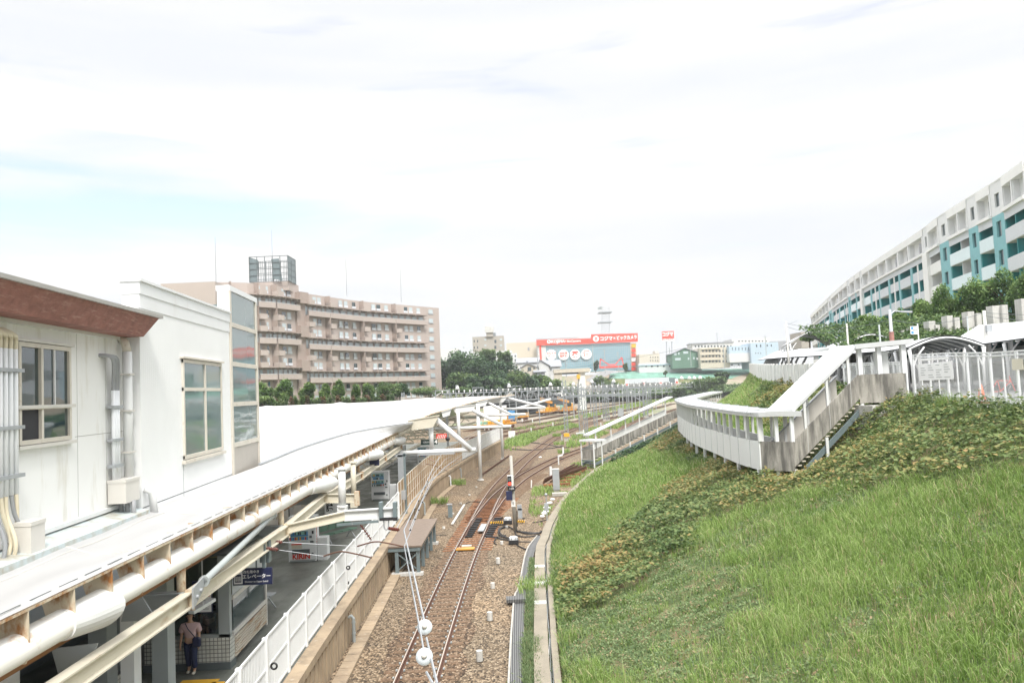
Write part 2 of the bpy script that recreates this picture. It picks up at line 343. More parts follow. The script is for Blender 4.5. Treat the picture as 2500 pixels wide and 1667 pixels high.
M['house_blue'] = paint('pale blue cladding', (0.42, 0.52, 0.60), 0.6, 0.04); M['roof_grey'] = paint('grey roof tile', (0.28, 0.29, 0.31), 0.7, 0.1, 1.5)
M['tower_taupe'] = paint('taupe concrete', (0.36, 0.33, 0.29), 0.8, 0.05); M['fascia'] = paint('weathered red brown fascia', (0.28, 0.125, 0.10), 0.75, 0.25, 5.0, dirt=(0.40, 0.23, 0.19), dsc=(1, 3.0, 22), dlo=.52, dhi=.70, bump=0.3)
M['roof_edge'] = paint('grey roof edge', (0.36, 0.35, 0.33), 0.6, 0.08, 3)
M['wallpanel'] = paint('white wall panel', (0.80, 0.80, 0.785), 0.55, 0.03, 0.7, dirt=(0.52, 0.48, 0.38), dsc=(2.2, 2.2, 0.45), dlo=.54, dhi=.80)
def ribbed(name, c, freq=60.0, axis=1):
    t = MT(name); g = t.n('ShaderNodeTexCoord'); sx = t.n('ShaderNodeSeparateXYZ'); t.l(g.outputs['Object'], sx.inputs[0])
    m = t.n('ShaderNodeMath', operation='MULTIPLY'); t.l(sx.outputs[axis], m.inputs[0]); m.inputs[1].default_value = freq
    s_ = t.n('ShaderNodeMath', operation='SINE'); t.l(m.outputs[0], s_.inputs[0])
    t.col(t.ramp(t.noise(0.8, t.pos()), [(0.3, tuple(x*0.94 for x in c)), (0.7, c)])).rough(0.5).bump(s_.outputs[0], 0.25, 0.008); return t.m
M['ribbed'] = ribbed('ribbed white cladding', (0.80, 0.81, 0.81), 52.0)
def tile():
    t = MT('white square tile'); b = t.n('ShaderNodeTexBrick'); b.offset = 0; b.inputs['Scale'].default_value = 1; b.inputs['Color1'].default_value = (0.62, 0.62, 0.58, 1); b.inputs['Color2'].default_value = (0.55, 0.55, 0.5, 1)
    b.inputs['Mortar'].default_value = (0.16, 0.16, 0.15, 1); b.inputs['Mortar Size'].default_value = 0.009; b.inputs['Brick Width'].default_value = 0.1; b.inputs['Row Height'].default_value = 0.1
    g = t.n('ShaderNodeTexCoord'); sx = t.n('ShaderNodeSeparateXYZ'); t.l(g.outputs['Object'], sx.inputs[0]); ad = t.n('ShaderNodeMath', operation='ADD'); t.l(sx.outputs[0], ad.inputs[0]); t.l(sx.outputs[1], ad.inputs[1])
    cb = t.n('ShaderNodeCombineXYZ'); t.l(ad.outputs[0], cb.inputs[0]); t.l(sx.outputs[2], cb.inputs[1]); t.l(cb.outputs[0], b.inputs['Vector']); t.col(b.outputs[0]).rough(0.3); return t.m
M['tile'] = tile()
def platform_mat():
    t = MT('damp asphalt platform'); p = t.pos(); k = t.ramp(t.noise(0.6, p, 6), [(0.3, (0.085, 0.092, 0.08)), (0.7, (0.15, 0.158, 0.138))]); t.col(k).rough(0.45)
    t.l(t.ramp(t.noise(0.8, t.pos((1, .5, 1)), 5), [(0.4, (0.3,)*3), (0.6, (0.75,)*3)]), t.b.inputs['Roughness']); t.bump(t.noise(60, p), 0.2, 0.005); return t.m
M['platform'] = platform_mat()
M['asphalt'] = paint('pale asphalt', (0.22, 0.22, 0.22), 0.85, 0.12, 2.0)
def soil():
    t = MT('slope soil'); p = t.pos(); k = t.ramp(t.noise(1.3, p, 6), [(0.3, (0.08, 0.11, 0.035)), (0.5, (0.11, 0.14, 0.05)), (0.66, (0.26, 0.19, 0.11))]); t.col(k).rough(1.0).bump(t.noise(6, p), 0.6, 0.05); return t.m
M['soil'] = soil()
M['farground'] = paint('far ground', (0.30, 0.25, 0.19), 0.95, 0.2, 0.15, dirt=(0.12, 0.18, 0.07), dsc=(.05, .02, .05), dlo=.5, dhi=.62)
M['darkroof'] = paint('dark shed roof', (0.07, 0.08, 0.085), 0.6, 0.2, 0.3, dirt=(0.25, 0.27, 0.27), dsc=(.3, 2, .3), dlo=.6, dhi=.7)
M['greennet'] = paint('green slope netting', (0.13, 0.26, 0.20), 0.9, 0.15, 0.15, dirt=(0.16, 0.33, 0.26), dsc=(.5, .1, .02), dlo=.5, dhi=.6)
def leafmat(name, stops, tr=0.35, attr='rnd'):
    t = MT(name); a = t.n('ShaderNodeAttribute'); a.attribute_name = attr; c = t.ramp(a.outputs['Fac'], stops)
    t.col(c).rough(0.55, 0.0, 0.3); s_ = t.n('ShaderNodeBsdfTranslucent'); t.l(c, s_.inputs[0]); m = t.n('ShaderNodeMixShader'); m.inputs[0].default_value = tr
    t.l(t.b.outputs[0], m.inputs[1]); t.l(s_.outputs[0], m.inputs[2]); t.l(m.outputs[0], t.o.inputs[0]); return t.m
M['grass'] = leafmat('grass blade', [(0.0, (0.075, 0.145, 0.03)), (0.35, (0.185, 0.29, 0.065)), (0.72, (0.33, 0.44, 0.14)), (0.86, (0.40, 0.46, 0.22)), (0.97, (0.48, 0.40, 0.24))])
M['weed'] = leafmat('low weed', [(0.0, (0.06, 0.11, 0.04)), (0.45, (0.15, 0.22, 0.09)), (0.8, (0.27, 0.33, 0.16)), (0.93, (0.40, 0.30, 0.18))])
M['vine'] = leafmat('broad leaf vine', [(0.0, (0.05, 0.09, 0.028)), (0.38, (0.11, 0.175, 0.055)), (0.65, (0.19, 0.24, 0.085)), (0.85, (0.30, 0.27, 0.10)), (0.98, (0.36, 0.25, 0.10))])
M['leaf_dk'] = leafmat('dark leaf', [(0.0, (0.02, 0.05, 0.026)), (0.6, (0.055, 0.11, 0.05)), (1.0, (0.12, 0.19, 0.075))], 0.25)
M['leaf_md'] = leafmat('mid leaf', [(0.0, (0.03, 0.065, 0.02)), (0.6, (0.09, 0.16, 0.05)), (1.0, (0.19, 0.26, 0.09))], 0.3)
M['leaf_lt'] = leafmat('bright leaf', [(0.0, (0.04, 0.09, 0.02)), (0.6, (0.10, 0.19, 0.04)), (1.0, (0.20, 0.29, 0.08))], 0.3)
M['leaf_red'] = leafmat('reddish leaf', [(0.0, (0.05, 0.06, 0.02)), (0.6, (0.12, 0.11, 0.045)), (1.0, (0.24, 0.12, 0.07))], 0.3)
M['leaf_weep'] = leafmat('drooping leaf', [(0.0, (0.035, 0.08, 0.022)), (0.5, (0.11, 0.20, 0.06)), (1.0, (0.24, 0.34, 0.11))], 0.35)
M['bark'] = paint('bark', (0.10, 0.075, 0.05), 0.9, 0.3, 3.0)
M['skin'] = paint('skin', (0.52, 0.32, 0.22), 0.55, 0.03); M['hair'] = paint('dark hair', (0.018, 0.014, 0.012), 0.5, 0.1); M['hair_grey'] = paint('grey hair', (0.25, 0.22, 0.2), 0.6, 0.1)
M['pinkshirt'] = paint('pale pink shirt', (0.62, 0.44, 0.44), 0.8, 0.05); M['jeans'] = paint('navy jeans', (0.025, 0.035, 0.09), 0.8, 0.1); M['darkcloth'] = paint('dark cloth', (0.03, 0.03, 0.035), 0.8, 0.1)
M['bluecloth'] = paint('blue cloth', (0.08, 0.18, 0.35), 0.8, 0.05)
# ================================================================ GROUND AND TERRAIN
FY = [-10, 15, 21.6, 26.4, 31.4, 36.5, 43.6, 53.3, 58.5, 66, 77.5, 100, 130, 170, 230, 300, 420]
FX = [0.9, 0.9, 0.96, 1.08, 1.2, 1.36, 1.91, 2.96, 4.12, 5.6, 8.5, 17, 31, 52, 84, 118, 165]
TY = [-10, 15, 25, 36, 46, 54, 60, 66, 85, 110, 139, 200, 300, 420]
TX = [15.4, 15.7, 16.2, 18.0, 20.4, 21.2, 21.1, 21.5, 26.0, 33.0, 41.0, 66.0, 135, 215]
ZY = [-10, 28, 32, 56, 139, 200, 420]
ZT = [6.2, 6.45, 6.6, 7.0, 8.8, 9.6, 10.5]
def footx(y): return interp(y, FY, FX)
def topx(y): return interp(y, TY, TX)
def ztop(y): return interp(y, ZY, ZT)
def TZ(x, y):
    f, t = footx(y), topx(y)
    if x <= f: return -0.1
    s = min(1.0, (x-f)/(t-f)); return 0.1+(ztop(y)-0.1)*(s**1.2)-1.15*math.exp(-((y-35.3-(x-13)*.3)/2.0)**2)*math.exp(-((x-13.4)/2.2)**4)
def on_slope(px, py):
    """where a sight line meets the embankment"""
    d = ray(px, py); t = 5.0
    while t < 500:
        x, y, z = d[0]*t, d[1]*t, CH+d[2]*t
        if z <= TZ(x, y): return Vector((x, y, TZ(x, y)))
        t += 0.15 if t < 120 else 0.6
    return Vector((x, y, z))
g = MB(); g.quad((-900, -60, -0.30), (900, -60, -0.30), (900, 1500, -0.30), (-900, 1500, -0.30)); struct('ground', g, M['farground'])
g = MB(); g.quad((-40, -20, -0.14), (60, -20, -0.14), (60, 190, -0.14), (-40, 190, -0.14)); struct('ballast_ground', g, M['ballast'])
g = MB(); rows = []
ys = [-8+i*1.0 for i in range(0, 150)]+[142+i*4 for i in range(70)]
for y in ys:
    f, t = footx(y), topx(y); rows.append([(f+(t-f)*s, y, TZ(f+(t-f)*s, y)+0.04*math.sin(y*1.3+s*9)*min(1, s*8)*(1-s)) for s in [i/18 for i in range(19)]])
g.loft(rows); struct('embankment', g, M['soil'], True)
g = MB(); g.loft([[(topx(y), y, ztop(y)), (topx(y)+400, y, ztop(y)+2)] for y in ys[::3]]); struct('upper_street', g, M['asphalt'])
# left terrace behind the station, carrying the apartment block
g = MB(); g.loft([[(-400, 118, 6.6), (-400, 700, 9)], [(-60, 118, 6.2), (-60, 700, 9)], [(-26, 150, 5.6), (-8, 700, 8)]])
g.quad((-400, 118, -0.3), (-60, 118, -0.3), (-60, 118, 6.2), (-400, 118, 6.6)); g.quad((-60, 118, -0.3), (-26, 150, -0.3), (-26, 150, 5.6), (-60, 118, 6.2)); g.quad((-26, 150, -0.3), (-8, 700, -0.3), (-8, 700, 8), (-26, 150, 5.6))
struct('hillside', g, M['soil'])
# ================================================================ TRACKS
def rail_mesh(name, pts, parent, top):
    r = MB(); r.sweep(pts, [(-0.065, -0.14), (0.065, -0.14), (0.065, -0.12), (0.012, -0.10), (0.012, -0.035), (0.033, -0.03), (0.033, -0.002), (-0.033, -0.002), (-0.033, -0.03), (-0.012, -0.035), (-0.012, -0.10), (-0.065, -0.12)])
    o = r.build(name, M['rail_side'], parent); h = MB(); h.strip([p+Vector((0, 0, 0.002)) for p in offset(pts, -0.030)], [p+Vector((0, 0, 0.002)) for p in offset(pts, 0.001)]); h.build('rail_head', top, o); return o
def track(left_pts, step, label, wfun=None, top='rail_top', ind=100, lo=0, hi=1e9, rail_from=None, timber=None, shoulder=True, clips=False):
    A = smooth_poly([(x, y, 0) for x, y in left_pts], step); B = offset(A, 1.15); C = offset(A, 0.575)
    t = thing('railway_track', (A[0].x, A[0].y, 0), label, 'railway track', 'railway tracks in the cutting')
    if rail_from is None: rail_mesh('rail', A, t, M[top]); rail_mesh('rail', B, t, M[top])
    cl = cumlen(C); s = 0.3; k = 0; rest = MB(); cm = MB()
    while s < cl[-1]:
        p, d = at_len(C, cl, s); rz = math.atan2(d.y, d.x)-math.pi/2
        if lo <= p.y <= hi:
            wl, off = wfun(p.y) if wfun else (2.1, 0); tb = timber and timber[0] < p.y < timber[1]
            x = Vector((d.y, -d.x, 0)); c = p+x*off+Vector((0, 0, -0.168 if not tb else -0.160))
            m = MB() if k < ind else rest
            m.box(c, (wl+random.uniform(-.05, .05), 0.22, 0.10), rz)
            if k < ind: m.build('sleeper', M['timber'] if tb else M['sleeper'], t)
            if clips and p.y < 60:
                for e in (-0.575-0.11, -0.575+0.11, 0.575-0.11, 0.575+0.11): cm.box(p+x*e+Vector((0, 0, -0.075)), (0.05, 0.08, 0.04), rz)
            k += 1
        s += 0.6 if p.y < 150 else 1.2
    if rest.v: tag(rest.build('sleepers', M['sleeper'], t), kind='stuff')
    if cm.v: tag(cm.build('rail_clips', M['grey'], t), kind='stuff')
    if shoulder:
        b = MB(); e1 = [p+Vector((0, 0, 0)) for p in offset(C, -1.25)]; e2 = offset(C, 1.25)
        L1 = [p+(q-p)*random.uniform(-.06, .12)+Vector((0, 0, -0.128)) for p, q in zip(e1, e2)]; L2 = [q+(p-q)*random.uniform(-.06, .12)+Vector((0, 0, -0.128)) for p, q in zip(e1, e2)]
        b.strip(L1, L2); tag(b.build('ballast_bed', M['ballast_rust']), kind='structure')
    return t, C
RA = [(-3.80, 0), (-3.74, 12), (-3.66, 22.46), (-3.59, 28.62), (-3.5, 34.0), (-3.35, 39.84), (-3.1, 46.33), (-2.74, 56.14), (-2.32, 63.92), (-1.7, 71.46), (-0.68, 81.39), (0.49, 91.83), (2.28, 105.22), (4.54, 121.32), (7.6, 138.9), (13.29, 163.85), (20.09, 189.61)]
for p in ((1540, 1007), (1600, 994), (1640, 984)): q = G(*p, 0); RA.append((q.x, q.y))
RC = [(-2.95, 49.5), (-2.57, 54.56), (-2.15, 59.4), (-1.56, 64.2), (-0.95, 68.2), (-0.35, 71.92), (0.42, 75.82), (1.7, 81.6), (3.19, 87.6), (4.95, 93.8), (8.1, 103.3), (10.2, 109)]
for p in ((1500, 1066), (1560, 1046), (1620, 1022), (1680, 1000)): q = G(*p, 0); RC.append((q.x, q.y))
trA, CA = track(RA, 0.8, 'main track with polished rails curving away below the platform wall', lambda y: (2.1, 0) if y < 41 else (2.5+max(0, min(2.6, (y-52)*0.10)), max(0, min(1.3, (y-52)*0.05))) if y < 76 else (2.1, 0), timber=(40.5, 76), clips=True)
trB, CB = track(RC, 0.8, 'diverging track branching off at the points towards the lower stair', lo=77)
# point blades
t = thing('switch_points', (-2.7, 47, 0), 'black greased switch blades of the junction with a grey metal cover plate', 'railway switch')
m = MB(); m.sweep(smooth_poly([(-3.02, 44.6, 0), (-2.97, 47, 0), (-2.95, 49.5, 0)], .8), [(-0.03, -0.12), (0.03, -0.12), (0.03, -0.005), (-0.03, -0.005)]); m.build('switch_blade', M['rail_side'], t)
m = MB(); m.sweep(smooth_poly([(-2.10, 44.6, 0), (-1.9, 47, 0), (-1.77, 49.8, 0)], .8), [(-0.03, -0.12), (0.03, -0.12), (0.03, -0.005), (-0.03, -0.005)]); m.build('switch_blade', M['rail_side'], t)
for i in range(11): MB().box((-2.85+i*0.03, 44.6+i*0.6, -0.06), (.42, .16, .05)).build('slide_plate', M['black'], t); MB().box((-1.75+i*0.04, 44.6+i*0.6, -0.06), (.46, .16, .05)).build('slide_plate', M['black'], t)
MB().box((-2.18, 46.7, 0.03), (0.33, 2.3, 0.04), -0.05).build('cover_plate', M['galv'], t)
MB().box((-2.85, 41.1, -0.045), (0.98, 0.5, 0.05), 0).build('tie_plate', M['orange'], t)
MB().box((-2.8, 41.75, -0.03), (0.5, 0.25, 0.05), 0).build('tie_plate', M['cream'], t)
YT = [('yard track nearest the platform fence end, rusty brown', [(1130, 1080), (1229, 1062), (1300, 1047), (1400, 1027), (1500, 1005), (1600, 984), (1640, 975)]),
 ('second yard track behind the grass strip beside the platform end', [(1130, 1070), (1229, 1052), (1300, 1036), (1400, 1016), (1500, 996), (1600, 978)]),
 ('middle yard track passing in front of the long orange wagon', [(1130, 1052), (1240, 1034), (1350, 1016), (1450, 1000), (1540, 985), (1620, 971)]),
 ('far yard track behind the long orange wagon and under the lattice gantry', [(1130, 1041), (1260, 1020), (1380, 1003), (1480, 989), (1580, 974)]),
 ('rusty siding curving beyond the lower covered stair', [(1512, 1058), (1520, 1040), (1545, 1025), (1600, 1010), (1660, 994), (1740, 975)])]
for lb, pp in YT:
    q = [G(a, b, 0) for a, b in pp]; track([(v.x, v.y) for v in q], 3.0, lb, top='rail_old', ind=0, shoulder=True)
# loose rails
def loose_rail(a, b, label, grp=None, z=0.06):
    m = MB(); m.bar(Vector(a)+Vector((0, 0, z)), Vector(b)+Vector((0, 0, z)), 0.11, 0.03); m.bar(Vector(a)+Vector((0, 0, z+.06)), Vector(b)+Vector((0, 0, z+.06)), 0.025, 0.1); m.bar(Vector(a)+Vector((0, 0, z+.115)), Vector(b)+Vector((0, 0, z+.115)), 0.065, 0.035)
    return tag(m.build('loose_rail', M['rail_side']), label, 'rail', grp)
loose_rail(G(1178, 1160, -.1), G(1243, 1114, -.1), 'long rusty rail lying on the ballast between the white poles and the signal')
a = G(1303, 1072, -.1)
for i in range(4): loose_rail(G(1303+i*3, 1072-i*1.2, -.1), G(1344+i*2, 1055-i*1.0, -.1), 'short rusty rails lying in the grass beside the curving main track', 'rusty rails in the yard grass')
# pile of rails and timbers beside the grey cabinet
for i in range(9):
    x0 = 1320+random.uniform(0, 18); loose_rail(G(x0+i*3.4, 1188-i*1.2, -.1), G(x0+i*3.4+74, 1140+random.uniform(-2, 3)+i*1.6, -.1), 'grey and rust rails stacked slantwise behind the grey cabinet', 'pile of rails by the cabinet', z=0.25+0.1*(i % 3))
for i, (px, py, ln) in enumerate([(1405, 1147, 2.2), (1402, 1153, 2.1), (1396, 1162, 1.6), (1388, 1170, 1.2), (1380, 1178, 1.0), (1368, 1186, 1.6), (1345, 1188, 1.2)]):
    p = G(px, py, -.1); tag(MB().box((p.x, p.y, 0.03), (ln, 0.24, 0.22)).build('timber_beam', M['timber']), 'rust brown timber beams laid crosswise under the pile of rails', 'timber', 'timber beams under the rails')
# ================================================================ PLATFORM
PE = smooth_poly([(-5.2, 2, 1.2), (-5.62, 14, 1.2), (-5.95, 22, 1.2), (-6.2, 31.4, 1.2), (-6.45, 40, 1.2), (-6.7, 51, 1.2), (-6.75, 62, 1.2), (-6.2, 70, 1.2), (-5.4, 79, 1.2), (-3.9, 93.9, 1.2), (-2.2, 108.8, 1.2)], 1.0)
pcl = cumlen(PE)
g = MB(); poly = [(p.x+0.05, p.y) for p in PE]+[(-30, 108.8), (-30, 2)]
m = MB(); m.poly([(a, b, 1.2) for a, b in poly][::1]); struct('platform', m, M['platform'])
# retaining wall
t = tag(MB().sweep([p-Vector((0, 0, 1.2)) for p in PE], [(0.08, -0.14), (0.36, -0.14), (0.36, 0.94), (0.42, 0.98), (0.42, 1.19), (-0.05, 1.19), (-0.05, 1.1), (0.08, 1.1)]).build('platform_wall', M['wall_brown']), 'long brown stained concrete wall carrying the platform edge beside the main track', 'wall')
m = MB()
for k in range(0, int(pcl[-1]*2)):
    p, d = at_len(PE, pcl, k*0.5); x = Vector((d.y, -d.x, 0)); m.box(Vector((p.x, p.y, 0.40))+x*0.37, (0.035, 0.05, 1.0), math.atan2(d.y, d.x)-math.pi/2)
m.build('wall_rib', M['wall_brown'], t)
m = MB()
for k in range(0, int(pcl[-1]/0.62)):
    p, d = at_len(PE, pcl, k*0.62)
    if p.y > 75: break
    x = Vector((d.y, -d.x, 0)); m.box(Vector((p.x, p.y, -0.09))+x*0.72, (0.42, 0.585, 0.07), math.atan2(d.y, d.x)-math.pi/2)
tag(m.build('gutter_covers', M['wall_brown']), kind='structure')
# drain pipes on the wall
for s in (pcl[-1],):
    pass
for i, (yy, lab) in enumerate([(26.5, 'grey hooked drain pipe on the wall just beyond the near bar fence'), (53, 'pale drain pipe on the wall below the tan screen'), (69, 'white drain pipe on the wall below the middle of the tan screen'), (75, 'thin grey pipe on the wall near the far end of the tan screen')]):
    s = yy-2; p, d = at_len(PE, pcl, s); x = Vector((d.y, -d.x, 0)); b = Vector((p.x, p.y, 0))
    m = MB(); m.tube([b+x*0.36+Vector((0, 0, 0.75)), b+x*0.46+Vector((0, 0, 0.78)), b+x*0.52+Vector((0, 0, 0.7)), b+x*0.52+Vector((0, 0, -0.05))], 0.055, 8)
    for z in (0.55, 0.2): m.cyl(b+x*0.52+Vector((0, 0, z)), 0.066, 0.05)
    tag(m.build('drain_pipe', M['grey'] if i != 2 else M['pipe_white']), lab, 'drain pipe')
# fences on the platform edge
def fence_run(s0, s1, kind, label, step=2.0, h=1.4):
    p0, _ = at_len(PE, pcl, s0); t = thing('platform_fence', tuple(p0), label, 'fence', None); n = max(1, round((s1-s0)/step)); ds = (s1-s0)/n
    for k in range(n+1):
        p, d = at_len(PE, pcl, s0+k*ds); rz = math.atan2(d.y, d.x)-math.pi/2
        if kind == 'bars': MB().box(p+Vector((0, 0, h/2)), (0.12, 0.12, h), rz).build('fence_post', M['white_clean'], t)
        elif kind == 'tan': MB().box(p+Vector((0, 0, h/2)), (0.05, 0.05, h), rz).build('fence_post', M['white'], t)
        else: MB().box(p+Vector((0, 0, h/2)), (0.05, 0.07, h), rz).build('fence_post', M['white_clean'], t)
        if k == n: break
        q, _ = at_len(PE, pcl, s0+(k+1)*ds); m = MB(); u = Vector((0, 0, 1))
        if kind == 'bars':
            for z in (0.06, 0.72, h-0.03): m.bar(p+u*z, q+u*z, 0.035, 0.05)
            nb = max(2, int(ds/0.105))
            for j in range(1, nb): c = p.lerp(q, j/nb); m.box(c+u*(h/2), (0.022, 0.022, h-0.08), rz)
            m.build('bar_panel', M['white_clean'], t)
        elif kind == 'tan':
            m.bar(p+u*h/2, q+u*h/2, 0.012, h-0.06); m.build('screen_panel', M['tan_panel'], t); m = MB()
            for z in (0.05, h*0.33, h*0.66, h-0.02): m.bar(p+u*z, q+u*z, 0.04, 0.035)
            m.build('fence_rail', M['cream'], t)
        else:
            nb = max(2, int(ds/0.2)); x = Vector((d.y, -d.x, 0)); pts = []
            for j in range(nb*2+1): c = p.lerp(q, j/(nb*2)); pts.append(c+x*(0.03 if j % 4 in (1, 2) else -0.0))
            m.strip([c+u*0.05 for c in pts], [c+u*h for c in pts]); m.bar(p+u*h, q+u*h, 0.06, 0.04); m.build('sheet_panel', M['white_clean'], t)
    return t
def s_at_y(y):
    for i, p in enumerate(PE):
        if p.y >= y: return pcl[i]
    return pcl[-1]
fence_run(s_at_y(10), s_at_y(43.3), 'bars', 'white vertical bar fence along the near platform edge', 1.95, 1.42)
fence_run(s_at_y(43.3), s_at_y(79), 'tan', 'tan panel screen with pale frame on the platform edge beyond the deck', 1.25, 1.9)
fence_run(s_at_y(79), s_at_y(108), 'sheet', 'white corrugated sheet fence at the far platform end', 2.2, 1.62)
# brown service deck on steel legs
t = thing('service_deck', (-5.2, 39.7, 0), 'brown plank deck on grey steel legs beside the platform wall', 'platform deck')
MB().bb(-6.05, -4.42, 36.0, 43.5, 1.10, 1.17).build('deck_board', paint('brown composite board', (0.20, 0.152, 0.118), 0.7, 0.15, 6.0), t)
m = MB(); m.bar((-6.0, 36.1, 1.0), (-4.5, 36.1, 1.0), 0.12, 0.16); m.bar((-6.0, 43.3, 1.0), (-4.5, 43.3, 1.0), 0.12, 0.16); m.bar((-4.55, 36, 1.0), (-4.55, 43.4, 1.0), 0.12, 0.16); m.build('deck_frame', M['blgrey'], t)
for y in (36.15, 37.9, 39.7, 41.5, 43.2):
    MB().box((-4.6, y, 0.4), (0.15, 0.15, 1.06)).build('leg', M['blgrey'], t); MB().box((-5.55, y, 0.4), (0.15, 0.15, 1.06)).build('leg', M['blgrey'], t)
    MB().bar((-5.5, y, 0.1), (-4.65, y, 0.8), 0.05).bar((-4.65, y, 0.1), (-5.5, y, 0.8), 0.05).build('cross_brace', M['blgrey'], t)
for y in (36.15, 43.2): MB().box((-5.1, y, -0.08), (1.4, 0.35, 0.12)).build('footing', M['conc_light'], t)
# ================================================================ WALKWAY AND GUTTERS AT THE SLOPE FOOT
WL = smooth_poly([(0.05, 8, 0), (0.2, 21.7, 0), (0.35, 28, 0), (0.68, 38.8, 0), (1.03, 42.4, 0), (1.66, 48, 0), (3.25, 57.9, 0), (4.27, 62.6, 0), (6.57, 73, 0), (9.1, 82.4, 0)], 0.9)
tag(MB().sweep(WL, [(0, -0.15), (0.44, -0.15), (0.44, 0.13), (0, 0.13)]).build('footpath', M['conc_path']), kind='structure')
for k in (18, 21, 24): tag(MB().bar(WL[k+6]+Vector((.0, 0, .135)), offset(WL, .44)[k+6]+Vector((0, 0, .135)), .45, .012).build('cover_slab', M['conc_light']), 'pale replacement slab set in the concrete footpath', 'slab', 'pale slabs in the footpath')
tag(MB().sweep(offset(WL, 0.53), [(0, -0.15), (0.19, -0.15), (0.19, 0.16), (0, 0.16)]).build('kerb', M['conc_path']), kind='structure')
for i in range(3): tag(MB().tube([p+Vector((0.04*math.sin(k*.7+i), 0, 0.02*i)) for k, p in enumerate(offset(WL, 0.455+0.025*i))], 0.014, 5).build('cable', M['grey'] if i else M['pipe_white']), 'thin signalling cables lying in the slot between footpath and kerb', 'cable', 'cables in the slot beside the footpath')
GL = [G(*p, -0.05) for p in ((1239, 1667), (1253, 1464), (1265, 1431), (1284, 1344), (1310, 1307))]; GL = [GL[0]+Vector((-0.02, -10, 0))]+GL
GLs = smooth_poly(GL, 0.6)
tag(MB().sweep(GLs, [(0, -0.1), (0.06, -0.1), (0.06, 0.03), (0, 0.03)]).build('kerb', M['conc']), kind='structure')
t = MT('steel grating'); gg = t.n('ShaderNodeTexCoord'); sx = t.n('ShaderNodeSeparateXYZ'); t.l(gg.outputs['Object'], sx.inputs[0])
mm = t.n('ShaderNodeMath', operation='MULTIPLY'); t.l(sx.outputs[0], mm.inputs[0]); mm.inputs[1].default_value = 100; s2 = t.n('ShaderNodeMath', operation='SINE'); t.l(mm.outputs[0], s2.inputs[0])
t.col(t.ramp(s2.outputs[0], [(0.3, (0.05, 0.05, 0.05)), (0.6, (0.22, 0.22, 0.215))])).rough(0.5, 0.2); M['grating'] = t.m
tag(MB().sweep(offset(GLs, 0.06), [(0, -0.05), (0.38, -0.05), (0.38, 0.0), (0, 0.0)]).build('drain_grating', M['grating']), kind='structure')
tag(MB().box((-0.28, 30.6, 0.03), (0.72, 0.55, 0.12), 0.06).build('grating_box', M['grating']), 'raised grey grating box crossing the drain beside the track', 'drain cover')
for i, (px, py, r_, h) in enumerate([(1171, 1612, .10, .30), (1196, 1513, .10, .28), (1203, 1435, .09, .22), (1216, 1375, .10, .26), (1225, 1328, .085, .15), (1260, 1290, .08, .14), (1237, 1288, .08, .12), (1083, 1290, .09, .12), (1106, 1255, .08, .1), (1125, 1230, .08, .1), (1163, 1190, .08, .1), (1146, 1209, .08, .1)]):
    p = G(px, py, -.12); tag(MB().cyl(p, r_, h, 18).build('concrete_stub', M['conc_light']), 'small grey concrete stub post standing in the ballast along the track', 'marker post', 'concrete stub posts in the ballast')
p = G(1096, 1262, -.12); t = thing('equipment_post', tuple(p), 'short grey steel channel post on the ballast beside the brown deck', 'post')
MB().box(p+Vector((0, 0, .4)), (.06, .3, .8), 0).box(p+Vector((.14, -.1, .38)), (.22, .05, .75), 0).build('post', M['blgrey'], t); MB().box(p+Vector((.06, 0, .82)), (.34, .34, .04)).build('cap', M['galv'], t)
# ================================================================ STATION BUILDING (on the left)
def wx(off, y): return off-0.082*y
def wp(off, y, z): return Vector((wx(off, y), y, z))
WD = Vector((-0.082, 1, 0)).normalized(); WN = Vector((1, 0.082, 0)).normalized()
def wbox(m, o0, o1, y0, y1, z0, z1):
    return m.hexa([wp(o0, y0, z0), wp(o1, y0, z0), wp(o1, y1, z0), wp(o0, y1, z0), wp(o0, y0, z1), wp(o1, y0, z1), wp(o1, y1, z1), wp(o0, y1, z1)])
sb = thing('station_building', tuple(wp(-7.25, 12, 5.8)), 'white panelled station office with weathered red brown roof fascia', 'station building')
m = MB(); wbox(m, -9.5, -7.25, 3, 17.9, 5.75, 9.5); m.build('wall', M['wallpanel'], sb)
m = MB()
for y in (9, 10.7, 12.4, 15.6, 16.9): wbox(m, -7.252, -7.247, y, y+0.012, 5.8, 9.4)
for y0, y1 in ((15.5, 17.9),): wbox(m, -7.252, -7.247, y0, y1, 7.35, 7.362)
m.build('panel_joint', M['roof_edge'], sb)
m = MB(); m.hexa([wp(-9.6, 3, 9.43), wp(-6.75, 3, 9.43), wp(-6.75, 17.75, 9.43), wp(-9.6, 17.75, 9.43), wp(-9.6, 3, 9.86), wp(-6.52, 3, 9.86), wp(-6.52, 18.1, 9.86), wp(-9.6, 18.1, 9.86)]); m.build('fascia', M['fascia'], sb)
m = MB(); wbox(m, -9.7, -6.46, 3, 18.2, 9.86, 9.93); m.build('roof_edge', M['roof_edge'], sb)
m = MB(); wbox(m, -7.25, -7.17, 3, 17.6, 9.36, 9.43); m.build('soffit_trim', M['white'], sb)
m = MB(); wbox(m, -7.25, -7.19, 10, 17.9, 5.72, 5.80); m.build('base_trim', M['white'], sb)
m = MB(); wbox(m, -9.5, -7.27, 8, 17.9, 5.3, 5.75); m.build('plinth', M['conc'], sb)
